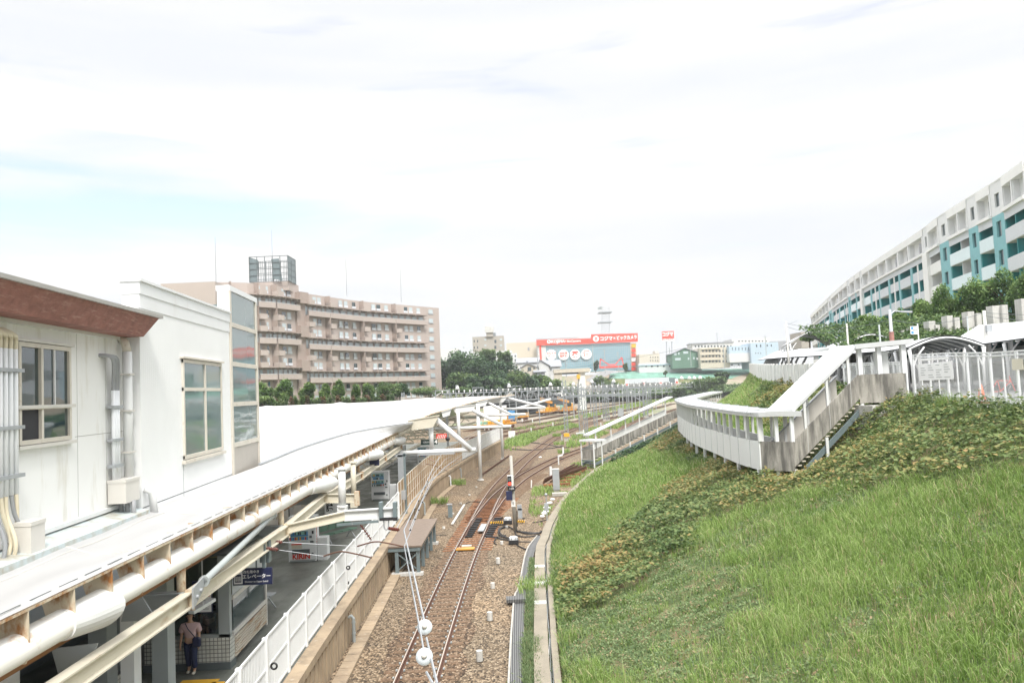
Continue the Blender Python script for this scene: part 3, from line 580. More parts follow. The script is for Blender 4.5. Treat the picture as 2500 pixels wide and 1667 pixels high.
# window with four panes
def window(parent, off, y0, y1, z0, z1, cols, rows, fr, gl, fw=0.06, dp=0.05, open_dark=None):
    f = MB()
    for y in cols: wbox(f, off-0.02, off+dp, y-fw/2, y+fw/2, z0, z1)
    for z in rows: wbox(f, off-0.02, off+dp-0.004, y0-fw/2, y1+fw/2, z-fw/2, z+fw/2)
    o = f.build('window', fr, parent)
    for i in range(len(cols)-1):
        for j in range(len(rows)-1):
            m = MB(); wbox(m, off-0.02, off+0.012+0.01*(i % 2), cols[i]+fw/2, cols[i+1]-fw/2, rows[j]+fw/2, rows[j+1]-fw/2)
            m.build('pane', M['darkcloth'] if open_dark == (i, j) else gl, o)  # open_dark cell: no glass, a dark sheet painted as shade inside the opening
    return o
M['frame_beige'] = paint('beige window frame', (0.60, 0.56, 0.49), 0.5, 0.08, dirt=(0.4, 0.3, 0.22), dsc=(4, 4, 4), dlo=.6, dhi=.75)
window(sb, -7.25, 13.45, 15.2, 7.33, 9.06, [13.42, 14.15, 15.2], [7.36, 7.95, 9.03], M['frame_beige'], M['glass'], 0.075, 0.07, (0, 0))
m = MB(); wbox(m, -7.24, -7.13, 13.3, 15.35, 7.25, 7.31); wbox(m, -7.24, -7.16, 13.3, 15.35, 9.08, 9.13); wbox(m, -7.24, -7.15, 13.3, 15.35, 7.93, 7.99); m.build('window_sill', M['stainless'], sb)
m = MB(); wbox(m, -7.23, -7.20, 14.62, 14.66, 7.98, 9.0); m.build('glazing_bar', M['white'], sb)
# pipes
def pipes(y0, n, z_hi, z_lo, hose_hi, hose_lo, label, mat_hose, gap=0.10):
    t = thing('conduit_bundle', tuple(wp(-7.15, y0, z_lo)), label, 'conduits')
    for k in range(n):
        y = y0+k*gap*0.9; MB().tube([wp(-7.13, y, z_lo), wp(-7.13, y, z_hi)], 0.042, 10).build('conduit', M['pipe_white'], t, True)
        pts = smooth_poly([wp(-7.13, y, z_hi-.05), wp(-7.12, y, z_hi+.18), wp(-7.05, y-0.18, hose_hi-.08), wp(-7.15, y-.35, hose_hi), wp(-7.3, y-.4, hose_hi)], .06)
        MB().tube(pts, 0.038, 8).build('hose', mat_hose, t, True)
        if hose_lo:
            jq = ((.0, .05), (.12, -.05), (-.06, .1), (.15, .0), (-.1, -.12))[k % 5]; pts = smooth_poly([wp(-7.13, y, z_lo+.05), wp(-7.1, y+jq[0]*.3, z_lo-.3), wp(-7.0+jq[1]*.6, y+jq[0], z_lo-.75), wp(-7.05, y-.15+jq[1], hose_lo)], .08); MB().tube(pts, 0.034, 8).build('hose', M['conduit_beige'] if k % 3 else M['conduit_grey'], t, True)
    for z in (z_hi-.35, (z_hi+z_lo)/2-.1, z_lo+.3): m = MB(); wbox(m, -7.22, -7.07, y0-.12, y0+n*gap*.9+.03, z-.03, z+.03); m.build('strap', M['galv'], t)
    return t
pipes(12.55, 5, 8.92, 6.55, 9.22, 5.35, 'bundle of white conduits with beige hoses bending into the wall beside the office window', M['conduit_beige'], 0.17)
pipes(17.0, 3, 8.25, 6.35, 8.98, None, 'three white conduits topped by grey hoses near the corner downpipe', M['conduit_grey'], 0.13)
t = thing('downpipe', tuple(wp(-7.05, 17.62, 6.2)), 'thick white downpipe in the corner between office and ribbed block', 'downpipe')
MB().tube([wp(-7.06, 17.6, 6.3), wp(-7.06, 17.6, 9.1)], 0.10, 14).build('pipe', M['white'], t, True)
m = MB()
for z in (6.9, 7.8, 8.6): wbox(m, -7.25, -6.95, 17.48, 17.72, z-.02, z+.02)
m.build('bracket', M['stainless'], t); MB().tube([wp(-7.06, 17.6, 9.08), wp(-7.1, 17.6, 9.3), wp(-7.2, 17.6, 9.42)], .09, 12).build('elbow', M['frame_beige'], t, True)
def jbox(y0, y1, o0, o1, z0, z1, label, legs):
    t = thing('junction_box', tuple(wp((o0+o1)/2, y0, z0)), label, 'junction box'); m = MB(); wbox(m, o0, o1, y0, y1, z0, z1); m.build('box', M['stainless'], t)
    m = MB(); wbox(m, o0-.01, o1+.012, y0-.012, y1+.012, z1-.05, z1+.012); m.build('lid', M['stainless'], t)
    for k in range(legs): MB().tube([wp(o0+.12+.13*k, (y0+y1)/2, z0+.02), wp(o0+.12+.13*k, (y0+y1)/2+.05, z0-.45)], .05, 10).build('spigot', M['conduit_grey'], t, True)
jbox(16.9, 17.65, -7.23, -6.85, 5.87, 6.35, 'beige metal junction box under the corner downpipe', 3)
jbox(12.95, 13.4, -7.05, -6.78, 5.5, 6.1, 'beige metal junction box low on the wall beside the hoses', 2)
t = MB().tube([wp(-6.85, 18.0, 6.05), wp(-6.75, 18.1, 5.95), wp(-6.72, 18.15, 5.5)], .085, 12).build('drain_elbow', M['white'], None, True); tag(t, 'white curved drain elbow dropping to the canopy at the ribbed block foot', 'drain pipe')
m = MB(); m.hexa([wp(-7.3, 8, 5.35), wp(-6.72, 8, 5.30), wp(-6.72, 17.9, 5.30), wp(-7.3, 17.9, 5.35), wp(-7.3, 8, 5.70), wp(-6.72, 8, 5.60), wp(-6.72, 17.9, 5.60), wp(-7.3, 17.9, 5.70)])
tag(m.build('concrete_ledge', paint('pale blue painted ledge', (0.50, 0.57, 0.58), 0.7, 0.1, 2, dirt=(0.36, 0.34, 0.28), dsc=(2, 2, 2), dlo=.45, dhi=.65, bump=.3)), 'pale blue painted concrete ledge between office wall and white canopy', 'ledge')
# ribbed block with window
rb = thing('elevator_hall', tuple(wp(-6.9, 18, 5)), 'white ribbed metal block with tall window joining the glass lift shaft', 'building')
m = MB(); wbox(m, -7.26, -6.9, 17.92, 25.3, 4.7, 10.45); m.build('wall', M['ribbed'], rb)
m = MB(); wbox(m, -11, -7.26, 18.3, 27, 9.9, 10.1); m.build('roof', M['roof_edge'], rb)
m = MB(); wbox(m, -7.3, -6.86, 17.86, 25.3, 10.42, 10.70); wbox(m, -7.28, -6.88, 17.88, 25.3, 10.1, 10.42); m.build('parapet', M['white_clean'], rb)
m = MB(); wbox(m, -7.34, -6.82, 17.82, 25.3, 10.70, 10.76); m.build('coping', M['white_clean'], rb)
m = MB(); wbox(m, -6.903, -6.896, 17.95, 25.3, 5.62, 5.64); wbox(m, -6.903, -6.896, 20.7, 20.715, 4.8, 6.5); m.build('panel_joint', M['dkgrey'], rb)
window(rb, -6.9, 20.75, 24.2, 6.48, 9.05, [20.75, 22.6, 24.2], [6.52, 8.28, 9.02], M['frame_beige'], M['glass_pale'], 0.09, 0.05)
m = MB(); wbox(m, -6.9, -6.80, 20.6, 24.35, 6.36, 6.44); wbox(m, -6.9, -6.8, 20.6, 24.35, 9.08, 9.13); m.build('window_sill', M['frame_beige'], rb)
m = MB(); m.sphere(wp(-9.2, 24.5, 10.1), 1.0, 20, 10, (1.1, 1.6, 0.95)); tag(m.build('roof_vent', M['white'], None, True), 'rounded white vent hood on the roof of the ribbed block', 'roof vent')
# glass shaft
gs = thing('lift_shaft', tuple(wp(-6.9, 25.3, 4.7)), 'glazed lift shaft with beige frame at the end of the ribbed block', 'lift shaft')
m = MB(); wbox(m, -7.3, -6.86, 25.32, 29.0, 11.45, 11.62); wbox(m, -7.26, -6.92, 25.32, 25.5, 4.7, 11.45); m.build('shaft_cap', M['white_clean'], gs)
m = MB()
for y in (25.42, 28.85): wbox(m, -6.98, -6.86, y-.09, y+.09, 4.7, 11.45)
for z in (5.9+.62, 7.82, 9.11, 10.37): wbox(m, -6.97, -6.865, 25.5, 28.77, z-.07, z+.07)
m.build('shaft_frame', M['frame_beige'], gs)
for z0, z1 in ((10.44, 11.45), (9.18, 10.30), (7.89, 9.04), (6.59, 7.75)):
    m = MB(); wbox(m, -6.96, -6.90, 25.52, 28.75, z0, z1); m.build('pane', M['glass_pale'], gs)
m = MB(); wbox(m, -6.98, -6.89, 25.5, 28.78, 4.7, 6.45); m.build('lower_panel', paint('warm grey metal panel', (0.42, 0.39, 0.35), .5, .05), gs)
m = MB(); wbox(m, -8.8, -6.98, 28.9, 28.98, 4.7, 11.45); m.build('shaft_end', M['glass_pale'], gs)
# ================================================================ CANOPIES
def ex(y): return -5.9-0.037*y
nc = thing('platform_canopy', (ex(20), 20, 5.3), 'long white tent canopy strip with rusted edge tube above the near platform', 'canopy')
IN = smooth_poly([(wx(-7.0, 6), 6, 5.62), (wx(-7.0, 14), 14, 5.60), (wx(-7.0, 22), 22, 5.56), (-8.95, 29, 5.68), (-8.95, 34, 5.84), (-8.9, 42, 5.92), (-8.5, 46.4, 5.93), (-7.9, 50, 5.93), (-6.95, 53.6, 5.93), (-6.9, 55, 5.9)], 0.6)
rows = []
for p in IN:
    y = p.y; e = Vector((ex(y), y, 5.42)); row = []
    for k in range(9):
        u = k/8; q = e.lerp(p, u); q.z += -0.10*math.sin(math.pi*u)+0.035*math.sin(y*0.55+u*5)*math.sin(math.pi*u)+0.03*math.sin(y*1.9-u*7)*math.sin(math.pi*u); row.append(q)
    rows.append(row)
m = MB(); m.loft(rows); m.build('membrane', M['membrane_near'], nc, True)
m = MB()
for r_ in rows[6::7]:
    for a, b in zip(r_, r_[1:]): m.bar(Vector(a)+Vector((0, 0, .004)), Vector(b)+Vector((0, 0, .004)), .05, .008)
for a, b in zip(rows, rows[1:]): m.bar(Vector(a[6])+Vector((0, 0, .003)), Vector(b[6])+Vector((0, 0, .003)), .035, .008)
m.build('membrane_seam', M['stainless'], nc)
m = MB(); m.loft([[r_[0]+Vector((0.02, 0, -0.045)), r_[0]+Vector((0.02, 0, -0.01)), r_[0]+Vector((-.3, 0, -0.12)), r_[0]+Vector((-.3, 0, -0.15))] for r_ in rows], True); m.build('edge_flange', M['rusty'], nc)
m = MB(); m.tube([p+Vector((0, 0, 0.05)) for p in IN[35:]], 0.045, 6); m.build('valley_cable', M['galv'], nc)
m = MB()
yy = 8.0
while yy < 54: m.box((ex(yy)-.16, yy, 5.425), (.02, .5, .006), 0.037); yy += 0.72
m.build('edge_stitching', M['dkgrey'], nc)
yy = 8.0; k = 0
tb = MB(); tb.tube([(ex(y)-.16, y, 4.90) for y in (5, 20, 35, 54.9)], 0.205, 20); tb.build('edge_tube', M['tube'], nc, True)
while yy < 54.5:
    X = ex(yy); th = 0.025; P = [(X+.015, 5.38), (X+.03, 4.86), (X-.02, 4.72), (X-.3, 4.72), (X-.37, 4.95), (X-.50, 5.38)]
    m = MB(); a = [(p[0], yy-th/2, p[1]) for p in P]; b = [(p[0], yy+th/2, p[1]) for p in P]
    m.poly(a); m.poly(b[::-1])
    for i in range(6): m.quad(a[i], b[i], b[(i+1) % 6], a[(i+1) % 6])
    m.build('edge_fin', M['rusty'], nc); yy += 1.14
def sleeve(y, ln=1.5):
    m = MB(); rr = []; X = ex(y)-.14; n = 24
    for i, (dy, r_) in enumerate(((0, .215), (ln*.5, .235), (ln, .25))):
        row = []
        for q in range(n):
            a = 2*math.pi*q/n; sh = (math.cos(a)*.30*ln+.1*math.sin(a))*(0 if i < 2 else 1)
            row.append((X+r_*math.cos(a)+dy*0.09, y+dy+sh, 4.89-dy*.05+r_*math.sin(a)))
        rr.append(row)
    m.loft(rr, True); m.poly(rr[0][::-1]); m.poly(rr[-1]); m.build('branch_sleeve', M['white'], nc)
sleeve(11.35, .9); sleeve(27.0, 2.0); sleeve(40, 2.2); sleeve(52, 2.2)
m = MB(); m.bar((ex(6)-.38, 6, 4.60), (ex(54)-.38, 54, 4.60), .10, .16); m.bar((ex(6)-.7, 6, 4.66), (ex(54)-.7, 54, 4.66), .5, .04); m.build('soffit_board', paint('rust brown soffit board', (0.24, 0.10, 0.03), .6, .2, 2), nc)
m = MB()
for i in range(22): m.box((-9.0-0.20*i-0.0, 20, 4.05), (0.06, 12, 0.10), 0.037)
m.build('slatted_ceiling', M['dkgrey'], nc)
m = MB(); m.quad((-7.2, 6, 4.32), (-14.5, 6, 4.32), (-15, 25, 4.32), (-7.9, 25, 4.32)); m.build('ceiling', M['grey'], nc)
# steel frame under the canopy
fr = thing('canopy_steelwork', (ex(20), 20, 4.0), 'cream steel girders with rusty posts carrying the near canopy strip', 'steel frame')
ND = [Vector((ex(8)-.05, 7, 4.1)), Vector((ex(15.7), 15.7, 4.12)), Vector((ex(23.3), 23.3, 4.13)), Vector((ex(28.8), 28.8, 4.32)), Vector((ex(38)-.1, 38, 4.15)), Vector((ex(47)-.1, 47, 4.2)), Vector((ex(55), 55, 4.3))]
for a, b in zip(ND, ND[1:]): m = MB(); m.ibeam(a, b, .20, .30); m.build('girder', M['cream2'], fr)
for i, p in enumerate(ND[1:]):
    MB().tube([p+Vector((-.12, 0, .1)), p+Vector((-.12, 0, .72))], .085, 12).build('post', M['rusty'], fr, True)
    m = MB(); m.ibeam(p+Vector((-.05, 0, .0)), p+Vector((-6.5, -.6, -.05)), .18, .34); m.build('cross_girder', M['grey'], fr)
    m = MB(); m.box(p, (.26, .04, .40)); m.build('stiffener', M['rusty'], fr)
# bracket with gusset and brace
def brace(a, b, r_=.07, mat='grey', name='brace', parent=fr):
    a = Vector(a); b = Vector(b); MB().tube([a, b], r_, 12).build(name, M[mat], parent, True)
    MB().tube([a, a+(b-a).normalized()*.05], r_*1.6, 12).build(name+'_collar', M[mat], parent); MB().tube([b-(b-a).normalized()*.05, b], r_*1.6, 12).build(name+'_collar', M[mat], parent)
p = ND[1]+Vector((.14, .1, .05))
m = MB(); m.hexa([p+Vector((-.0, -.25, -.20)), p+Vector((.03, -.25, -.20)), p+Vector((.03, .25, .05)), p+Vector((0, .25, .05)), p+Vector((0, -.25, .2)), p+Vector((.03, -.25, .2)), p+Vector((.03, .32, .3)), p+Vector((0, .32, .3))]); m.build('gusset', M['galv'], fr)
m = MB(); [m.tube([p+Vector((.02, dy, dz)), p+Vector((.07, dy, dz))], .035, 10) for dy, dz in ((-.08, .0), (.1, .08))]; m.build('bolt', M['galv'], fr)
brace(p+Vector((0.02, .3, .2)), (ex(22.4)-.1, 22.4, 4.72))
q = Vector((ex(12.3)-.45, 12.3, 4.05)); m = MB(); m.hexa([q+Vector((-.2, 0, -.3)), q+Vector((.1, 0, -.3)), q+Vector((.1, .04, -.3)), q+Vector((-.2, .04, -.3)), q+Vector((-.35, 0, .25)), q+Vector((.35, 0, .3)), q+Vector((.35, .04, .3)), q+Vector((-.35, .04, .25))]); m.build('gusset', M['grey'], fr)
brace(q+Vector((-.08, 0, -.25)), (ex(10.2)-1.0, 10.0, 2.9), .12)
q = Vector((ex(14.5)-.7, 14.8, 4.25)); m = MB(); m.hexa([q+Vector((-.2, 0, -.25)), q+Vector((.45, 0, -.25)), q+Vector((.45, .04, -.25)), q+Vector((-.2, .04, -.25)), q+Vector((-.02, 0, .35)), q+Vector((.08, 0, .35)), q+Vector((.08, .04, .35)), q+Vector((-.02, .04, .35))]); m.build('gusset', M['grey'], fr)
# cross arm carrying the overhead wires at the second node
p = ND[2]; k1 = V(842, 1258, 23.4); k2 = V(972, 1250, 23.4)
m = MB(); m.ibeam(p+Vector((.1, 0, .06)), k1, .18, .26); m.build('cross_arm', M['cream2'], fr); m = MB(); m.ibeam(k1, k2, .18, .30); m.build('cross_arm', M['white'], fr)
m = MB(); m.ibeam(ND[3]+Vector((0, 0, 0)), V(876, 1216, 28.9), .16, .32); m.build('cross_arm', M['cream2'], fr); m = MB(); c = V(872, 1216, 28.9); m.box(c, (.16, .2, .5)); m.build('arm_end', M['rusty'], fr)
for (px, ya, yb, Y, mt, r_) in ((836, 1236, 1143, 25.5, 'white', .12), (864, 1216, 1128, 30.5, 'cream2', .10)):
    a = V(px, ya, Y); b = V(px-2, yb, Y); MB().tube([a, b], r_, 14).build('post', M[mt], fr, True); m = MB(); m.cyl(a-Vector((0, 0, .02)), r_*1.45, .05, 14); m.cyl(b-Vector((0, 0, .03)), r_*1.45, .05, 14); m.box(a-Vector((0, 0, .18)), (r_*2.4, r_*2, .32)); m.build('post_flange', M[mt], fr)
# clamps and insulators on the arm end
t = thing('wire_hanger', tuple(k2), 'galvanised clamps and brown ribbed insulators hanging from the white cross arm end', 'catenary bracket')
for px in (931, 965): c = V(px, 1247, 23.3); MB().box(c, (.10, .26, .52)).build('clamp', M['blgrey'], t)
MB().box(V(949, 1266, 23.2), (.50, .12, .08)).build('crossbar', M['black'], t); m = MB(); m.bar(V(822, 1281, 23.2), V(924, 1272, 23.2), .04, .07); m.build('perforated_bar', M['blgrey'], t)
def insulator(a, b, parent, n=6, r_=.055, name='insulator', mat=None):
    a = Vector(a); b = Vector(b); m = MB(); ds = (b-a); m.tube([a, b], .018, 6)
    for k in range(n): c = a+ds*(k+.8)/(n+.6); u = ds.normalized()*.012; m.tube([c-u, c+u], [r_, r_*.8], 10)
    return m.build(name, mat or M['ins'], parent)
M['ins'] = paint('brown porcelain', (0.13, 0.035, 0.025), .25, .1)
MB().tube(smooth_poly([V(937, 1270, 23.2), V(938, 1287, 23.2), V(943, 1293, 23.2), V(948, 1287, 23.2), V(949, 1270, 23.2)], .04), .02, 6).build('hook', M['galv'], t)
insulator(V(948, 1289, 23.2), V(975, 1293, 23.0), t); insulator(V(880, 1280, 23.2), V(907, 1318, 23.2), t)
# ---- far tent canopy
PEy = [p.y for p in PE]; PEx = [p.x for p in PE]
EDG = smooth_poly([(-8.95, 28.9, 5.70), (-8.95, 34, 5.86), (-8.9, 42, 5.94), (-8.5, 46.4, 5.95), (-7.9, 50, 5.96), (-6.95, 54, 6.02), (-6.4, 60, 6.3), (-5.6, 65, 6.5), (-4.3, 72, 6.8), (-2.8, 80, 7.08), (-1.4, 88, 7.2), (0.02, 97, 7.25)], 0.8)
fc = thing('tent_canopy', (-14, 60, 6), 'broad billowing white tent roof over the platforms beyond the lift shaft', 'canopy')
rows = []
for p in EDG:
    row = []
    tmax = 24.0 if p.y < 80 else 24-(p.y-80)*1.35
    for k in range(31):
        u = k/30; dd = u*tmax; x = p.x-dd; y = p.y-dd*0.10
        top_ = 7.05+0.15*math.sin(y*.11+1)
        z = p.z+(top_-p.z)*(1-math.exp(-dd/5.0)); bay = math.sin(math.pi*((y+dd*.25) % 12.5)/12.5); z += 0.30*bay*min(1, dd/5)*(1-.3*u)-0.12; z += 0.12*min(1, dd/2)
        row.append((x, y, z))
    rows.append(row)
m = MB(); m.loft(rows); m.build('membrane', M['membrane'], fc, True)
for i_ in range(8, len(rows), 10):
    m = MB()
    for a, b in zip(rows[i_], rows[i_][1:]): m.bar(Vector(a)+Vector((0, 0, .01)), Vector(b)+Vector((0, 0, .01)), .07, .02)
    m.build('membrane_seam', M['stainless'], fc)
m = MB(); e2 = [q for q in EDG if q.y > 54]; m.loft([[q+Vector((.02, 0, -.06)), q+Vector((.02, 0, .0)), q+Vector((-.15, 0, .02)), q+Vector((-.15, 0, -.06))] for q in e2], True); m.build('edge_flange', M['rusty'], fc)
# hooped lip standing on the tent
for (pts) in ([(628, 994), (650, 990), (700, 992), (737, 989)], [(739, 988), (780, 986), (805, 986), (830, 981.5), (858, 985)], [(925, 984), (958, 979), (1000, 975), (1047, 971), (1082, 972.5), (1124, 982)]):
    q = [V(a, b, 92) for a, b in pts]; q = smooth_poly(q, 1.0); m = MB(); m.loft([[a, a+Vector((.8, -6, -.35)), a+Vector((2, -14, -.5))] for a in q]); m.build('tent_fold', M['membrane'], fc, True)
# headed columns and struts at the open end
hc = thing('canopy_end_steelwork', (-4, 70, 4), 'white steel columns with hammer head beams and slanting struts at the open canopy end', 'steel frame')
def ham(pa, pb, Y, ph=26):
    """white tapering head beam between two sighted points at distance Y"""
    a = V(*pa, Y); b = V(*pb, Y); h = ph*Y/1950; m = MB(); th = .14; dz = Vector((0, 0, 1)); yv = Vector((0, th, 0)); l = (b-a).length; i0 = a.lerp(b, .12)-dz*h; i1 = a.lerp(b, .78)-dz*h
    m.hexa([i0, i1, i1+yv, i0+yv, a, b, b+yv, a+yv]); m.bar(a+yv/2, b+yv/2, .3, .05); m.build('head_beam', M['cream2'] if Y < 60 else M['white'], hc)
ham((995, 1026), (1073, 1014), 54, 26); ham((1078, 1006), (1102, 998), 62, 14); ham((1104, 994), (1165, 987), 68, 15); ham((1162, 983), (1192, 976), 76, 12); ham((1185, 974), (1240, 968), 88, 12)
def col_(px, ya, yb, Y, r_=.13, zb=None, nm='column'):
    a = V(px, ya, Y); b = a.copy(); b.z = V(px, yb, Y).z if zb is None else zb
    MB().tube([a, b], r_, 14).build(nm, M['white_clean'], hc, True); return b
b = col_(1052, 1030, 1094, 54.5, .15); col_(1118, 998, 1075, 66, .14)
for px, ya, Y in ((1166, 985, 72.2), (1221, 968, 93)):
    b = col_(px, ya, 0, Y, .16, -.1); MB().cyl(b, .30, .10, 16).build('column_base', M['conc_light'], hc)
def tub(pa, pb, Y, r_=.13, Y2=None, name='tube_arm'): MB().tube([V(*pa, Y), V(*pb, Y2 or Y)], r_, 14).build(name, M['white_clean'], hc, True)
tub((905, 1109), (1161, 1097), 54.5, .15); tub((1066, 1024), (1150, 1097), 54.4, .17, name='strut'); tub((1030, 1048), (1248, 1040), 72, .14); tub((1152, 1000), (1228, 1039), 72, .15, name='strut')
tub((1170, 1014), (1283, 1011), 82, .13); tub((1178, 976), (1248, 1012), 82, .14, name='strut'); tub((1228, 998), (1332, 995), 93, .12); tub((1235, 970), (1330, 994), 93, .14, name='strut'); tub((1250, 1000), (1345, 974), 105, .15, name='strut')
# truss web under the far canopy
tw = thing('canopy_truss', (-9, 62, 3.5), 'tangle of cream truss bars beneath the far tent canopy', 'truss')
for i in range(9):
    y = 46+i*5.4; x0 = interp(y, PEy, PEx)-1.2; z = 5.2 if y < 60 else 5.6
    m = MB(); m.bar((x0, y, z-.6), (x0-9, y, z-.7), .16, .2); m.bar((x0, y, z-1.5), (x0-9, y, z-1.5), .12, .14)
    for k in range(6): m.bar((x0-1.5*k, y, z-.6), (x0-1.5*k-.75, y, z-1.5), .08); m.bar((x0-1.5*k-.75, y, z-1.5), (x0-1.5*k-1.5, y, z-.6), .08)
    m.build('truss_frame', M['cream2'], tw)
for k in range(5):
    m = MB(); a = [Vector((interp(y, PEy, PEx)-1.2-k*2.2, y, 5.1-0.2*(k % 2)+(y-46)*.008)) for y in range(44, 98, 6)]
    for p, q in zip(a, a[1:]): m.bar(p, q, .10, .14); m.bar(p, q-Vector((0, 0, 1.0)), .07)
    m.build('truss_chord', M['cream2'], tw)
m = MB(); m.tube([V(733, 1268, 38), V(870, 1178, 50), V(1000, 1098, 66), V(1090, 1050, 80), V(1160, 1030, 92)], .12, 10); tag(m.build('slanting_pipe', M['cream2'], None, True), 'long pale pipe slanting under the canopy above the machines', 'pipe')
# ================================================================ PLATFORM FURNITURE
def text_on(parent, s, size, mat, c, **k): return lettering(s, size, mat, parent, c, **k)
def vending(loc, rz, label, brand, seed, bin_=True):
    t = thing('vending_machine', loc, label, 'vending machine'); x0, y0, z0 = loc; rnd = random.Random(seed)
    def B(cx, cy, cz, sx, sy, sz, nm, mt, par=None): return MB().box((x0+cx, y0+cy, z0+cz), (sx, sy, sz)).build(nm, mt, par or t)
    B(0, .38, .93, 1.12, .72, 1.80, 'cabinet', M['white_clean']); B(0, .02, .06, 1.0, .05, .07, 'kick_plate', M['grey'])
    B(0, .012, .95, 1.10, .02, 1.70, 'door', M['white_clean']); w_ = B(-.12, -.004, 1.29, .76, .02, .88, 'display_window', paint('display backing', (.35, .5, .5), .3, .05))
    for r_ in range(4):
        m = MB(); m2 = MB(); m3 = MB()
        for k in range(11):
            x = x0-.47+k*.069; z = z0+.91+r_*.21; (m, m2, m3)[rnd.randrange(3)].cyl((x, y0-.03, z), .025, .115, 8)
        for q, mt in ((m, ('red', 'blue', 'orange', 'turq')[rnd.randrange(4)]), (m2, ('white_clean', 'yellow', 'turq')[rnd.randrange(3)]), (m3, ('dkgreen_sign', 'blue', 'red')[rnd.randrange(3)])):
            if q.v: tag(q.build('bottle_row', M[mt], t), kind='stuff')
        B(-.12, -.03, 0.885+r_*.21, .76, .02, .035, 'price_strip', M['blue'] if r_ % 2 else M['white_flat'])
    B(-.05, -.008, .44, .72, .03, .17, 'slot_flap', M['dkgrey']); B(.36, -.006, 1.02, .10, .02, .10, 'coin_slot', M['dkgrey']); B(.45, -.006, 1.2, .07, .02, .12, 'card_reader', M['black']); B(.40, -.006, .82, .14, .02, .07, 'coin_tray', M['dkgrey']); B(.42, -.006, .33, .08, .02, .08, 'change_box', M['dkgrey'])
    if brand:
        B(-.22, -.006, .66, .42, .012, .20, 'sticker', M['cream']); B(-.22, -.010, .74, .42, .012, .05, 'sticker', M['sign_red'])
        lettering('KIRIN', .29, M['red'], t, (x0-.04, y0-.012, z0+.23), ext=.004, off=.010)
        lettering('ススネスフこ', .17, M['red'], t, (x0+.566, y0+.20, z0+1.15), xd=(0, 1, 0), ext=.003, vertical=True, off=.003)
    if bin_: B(.78, .5, .46, .40, .55, .92, 'recycling_bin', M['white_clean'])
    t.rotation_euler = (0, 0, rz); return t
vending((-9.0, 33.3, 1.2), .05, 'white drinks machine with red lettering and a red printed side panel', True, 3)
vending((-8.85, 51.6, 1.2), .04, 'plain white drinks machine standing behind the tan screen corner', False, 5)
vending((-8.6, 74, 1.2), .0, 'small distant drinks machine half hidden by the tan screen', False, 8, False)
# waiting room with tiled base
wr = thing('waiting_room', (-7.9, 20.6, 1.2), 'glazed waiting room with tiled base and rusty louvre beside the platform fence', 'waiting room')
m = MB(); m.bb(-9.6, -7.62, 20.55, 20.75, 1.38, 1.98); m.bb(-7.62, -7.44, 20.55, 20.9, 1.38, 1.98); m.build('tiled_base', M['tile'], wr)
m = MB(); m.bb(-9.62, -7.43, 20.52, 20.95, 1.2, 1.38); m.build('plinth', M['dkgrey'], wr)
m = MB(); m.bb(-9.58, -7.68, 20.62, 20.66, 2.06, 3.95); m.build('front_glass', M['clear'], wr)
m = MB(); m.bb(-7.72, -7.44, 20.56, 20.72, 1.98, 4.0); m.bb(-9.6, -9.5, 20.56, 20.72, 1.98, 4.0); m.bb(-9.6, -7.44, 20.56, 20.70, 1.98, 2.06); m.build('frame', M['grey'], wr)
m = MB()
for z in (2.0, 2.9, 3.85): m.bar((-7.46, 20.8, z), (-7.62, 24.0, z), .08, .10)
m.bar((-7.62, 24, 1.3), (-7.62, 24, 4.0), .09); m.build('side_frame', M['stainless'], wr)
m = MB()
for k in range(7): m.bar((-7.44, 20.9, 1.42+k*.075), (-7.6, 24.0, 1.42+k*.075), .05, .045)
m.build('louvre', paint('rust streaked louvre', (.55, .50, .42), .5, .1, 2, dirt=(.35, .22, .12), dsc=(4, 1, 9), dlo=.5, dhi=.65), wr)
m = MB(); m.bar((-7.48, 20.9, 2.42), (-7.62, 23.95, 2.42), .015, .85); m.build('side_glass', M['glass'], wr)
m = MB(); m.bar((-7.48, 20.9, 3.35), (-7.62, 23.95, 3.35), .015, .85); m.build('side_glass', M['balc_grey'], wr)
m = MB(); m.bb(-9.6, -7.5, 20.6, 24.1, 4.0, 4.06); m.build('roof', M['dkgrey'], wr)
MB().bb(-8.35, -7.85, 20.50, 20.54, 2.62, 3.42).build('notice', M['navy'], wr); MB().bb(-8.33, -7.87, 20.485, 20.50, 2.65, 3.25).build('notice_sheet', M['white_flat'], wr)
m = MB()
for k in range(7): m.bb(-8.29, -7.93-(k % 3)*.05, 20.478, 20.484, 2.72+k*.035, 2.735+k*.035)
m.build('notice_lines', M['grey'], wr); m = MB()
for k in range(6): m.box((-8.28+k*.07, 20.48, 3.1), (.045, .006, .11+.02*(k % 2)))
m.build('notice_figures', M['sign_red'], wr)
MB().bb(-8.72, -8.55, 20.48, 20.56, 2.9, 3.6).build('button_panel', M['black'], wr)
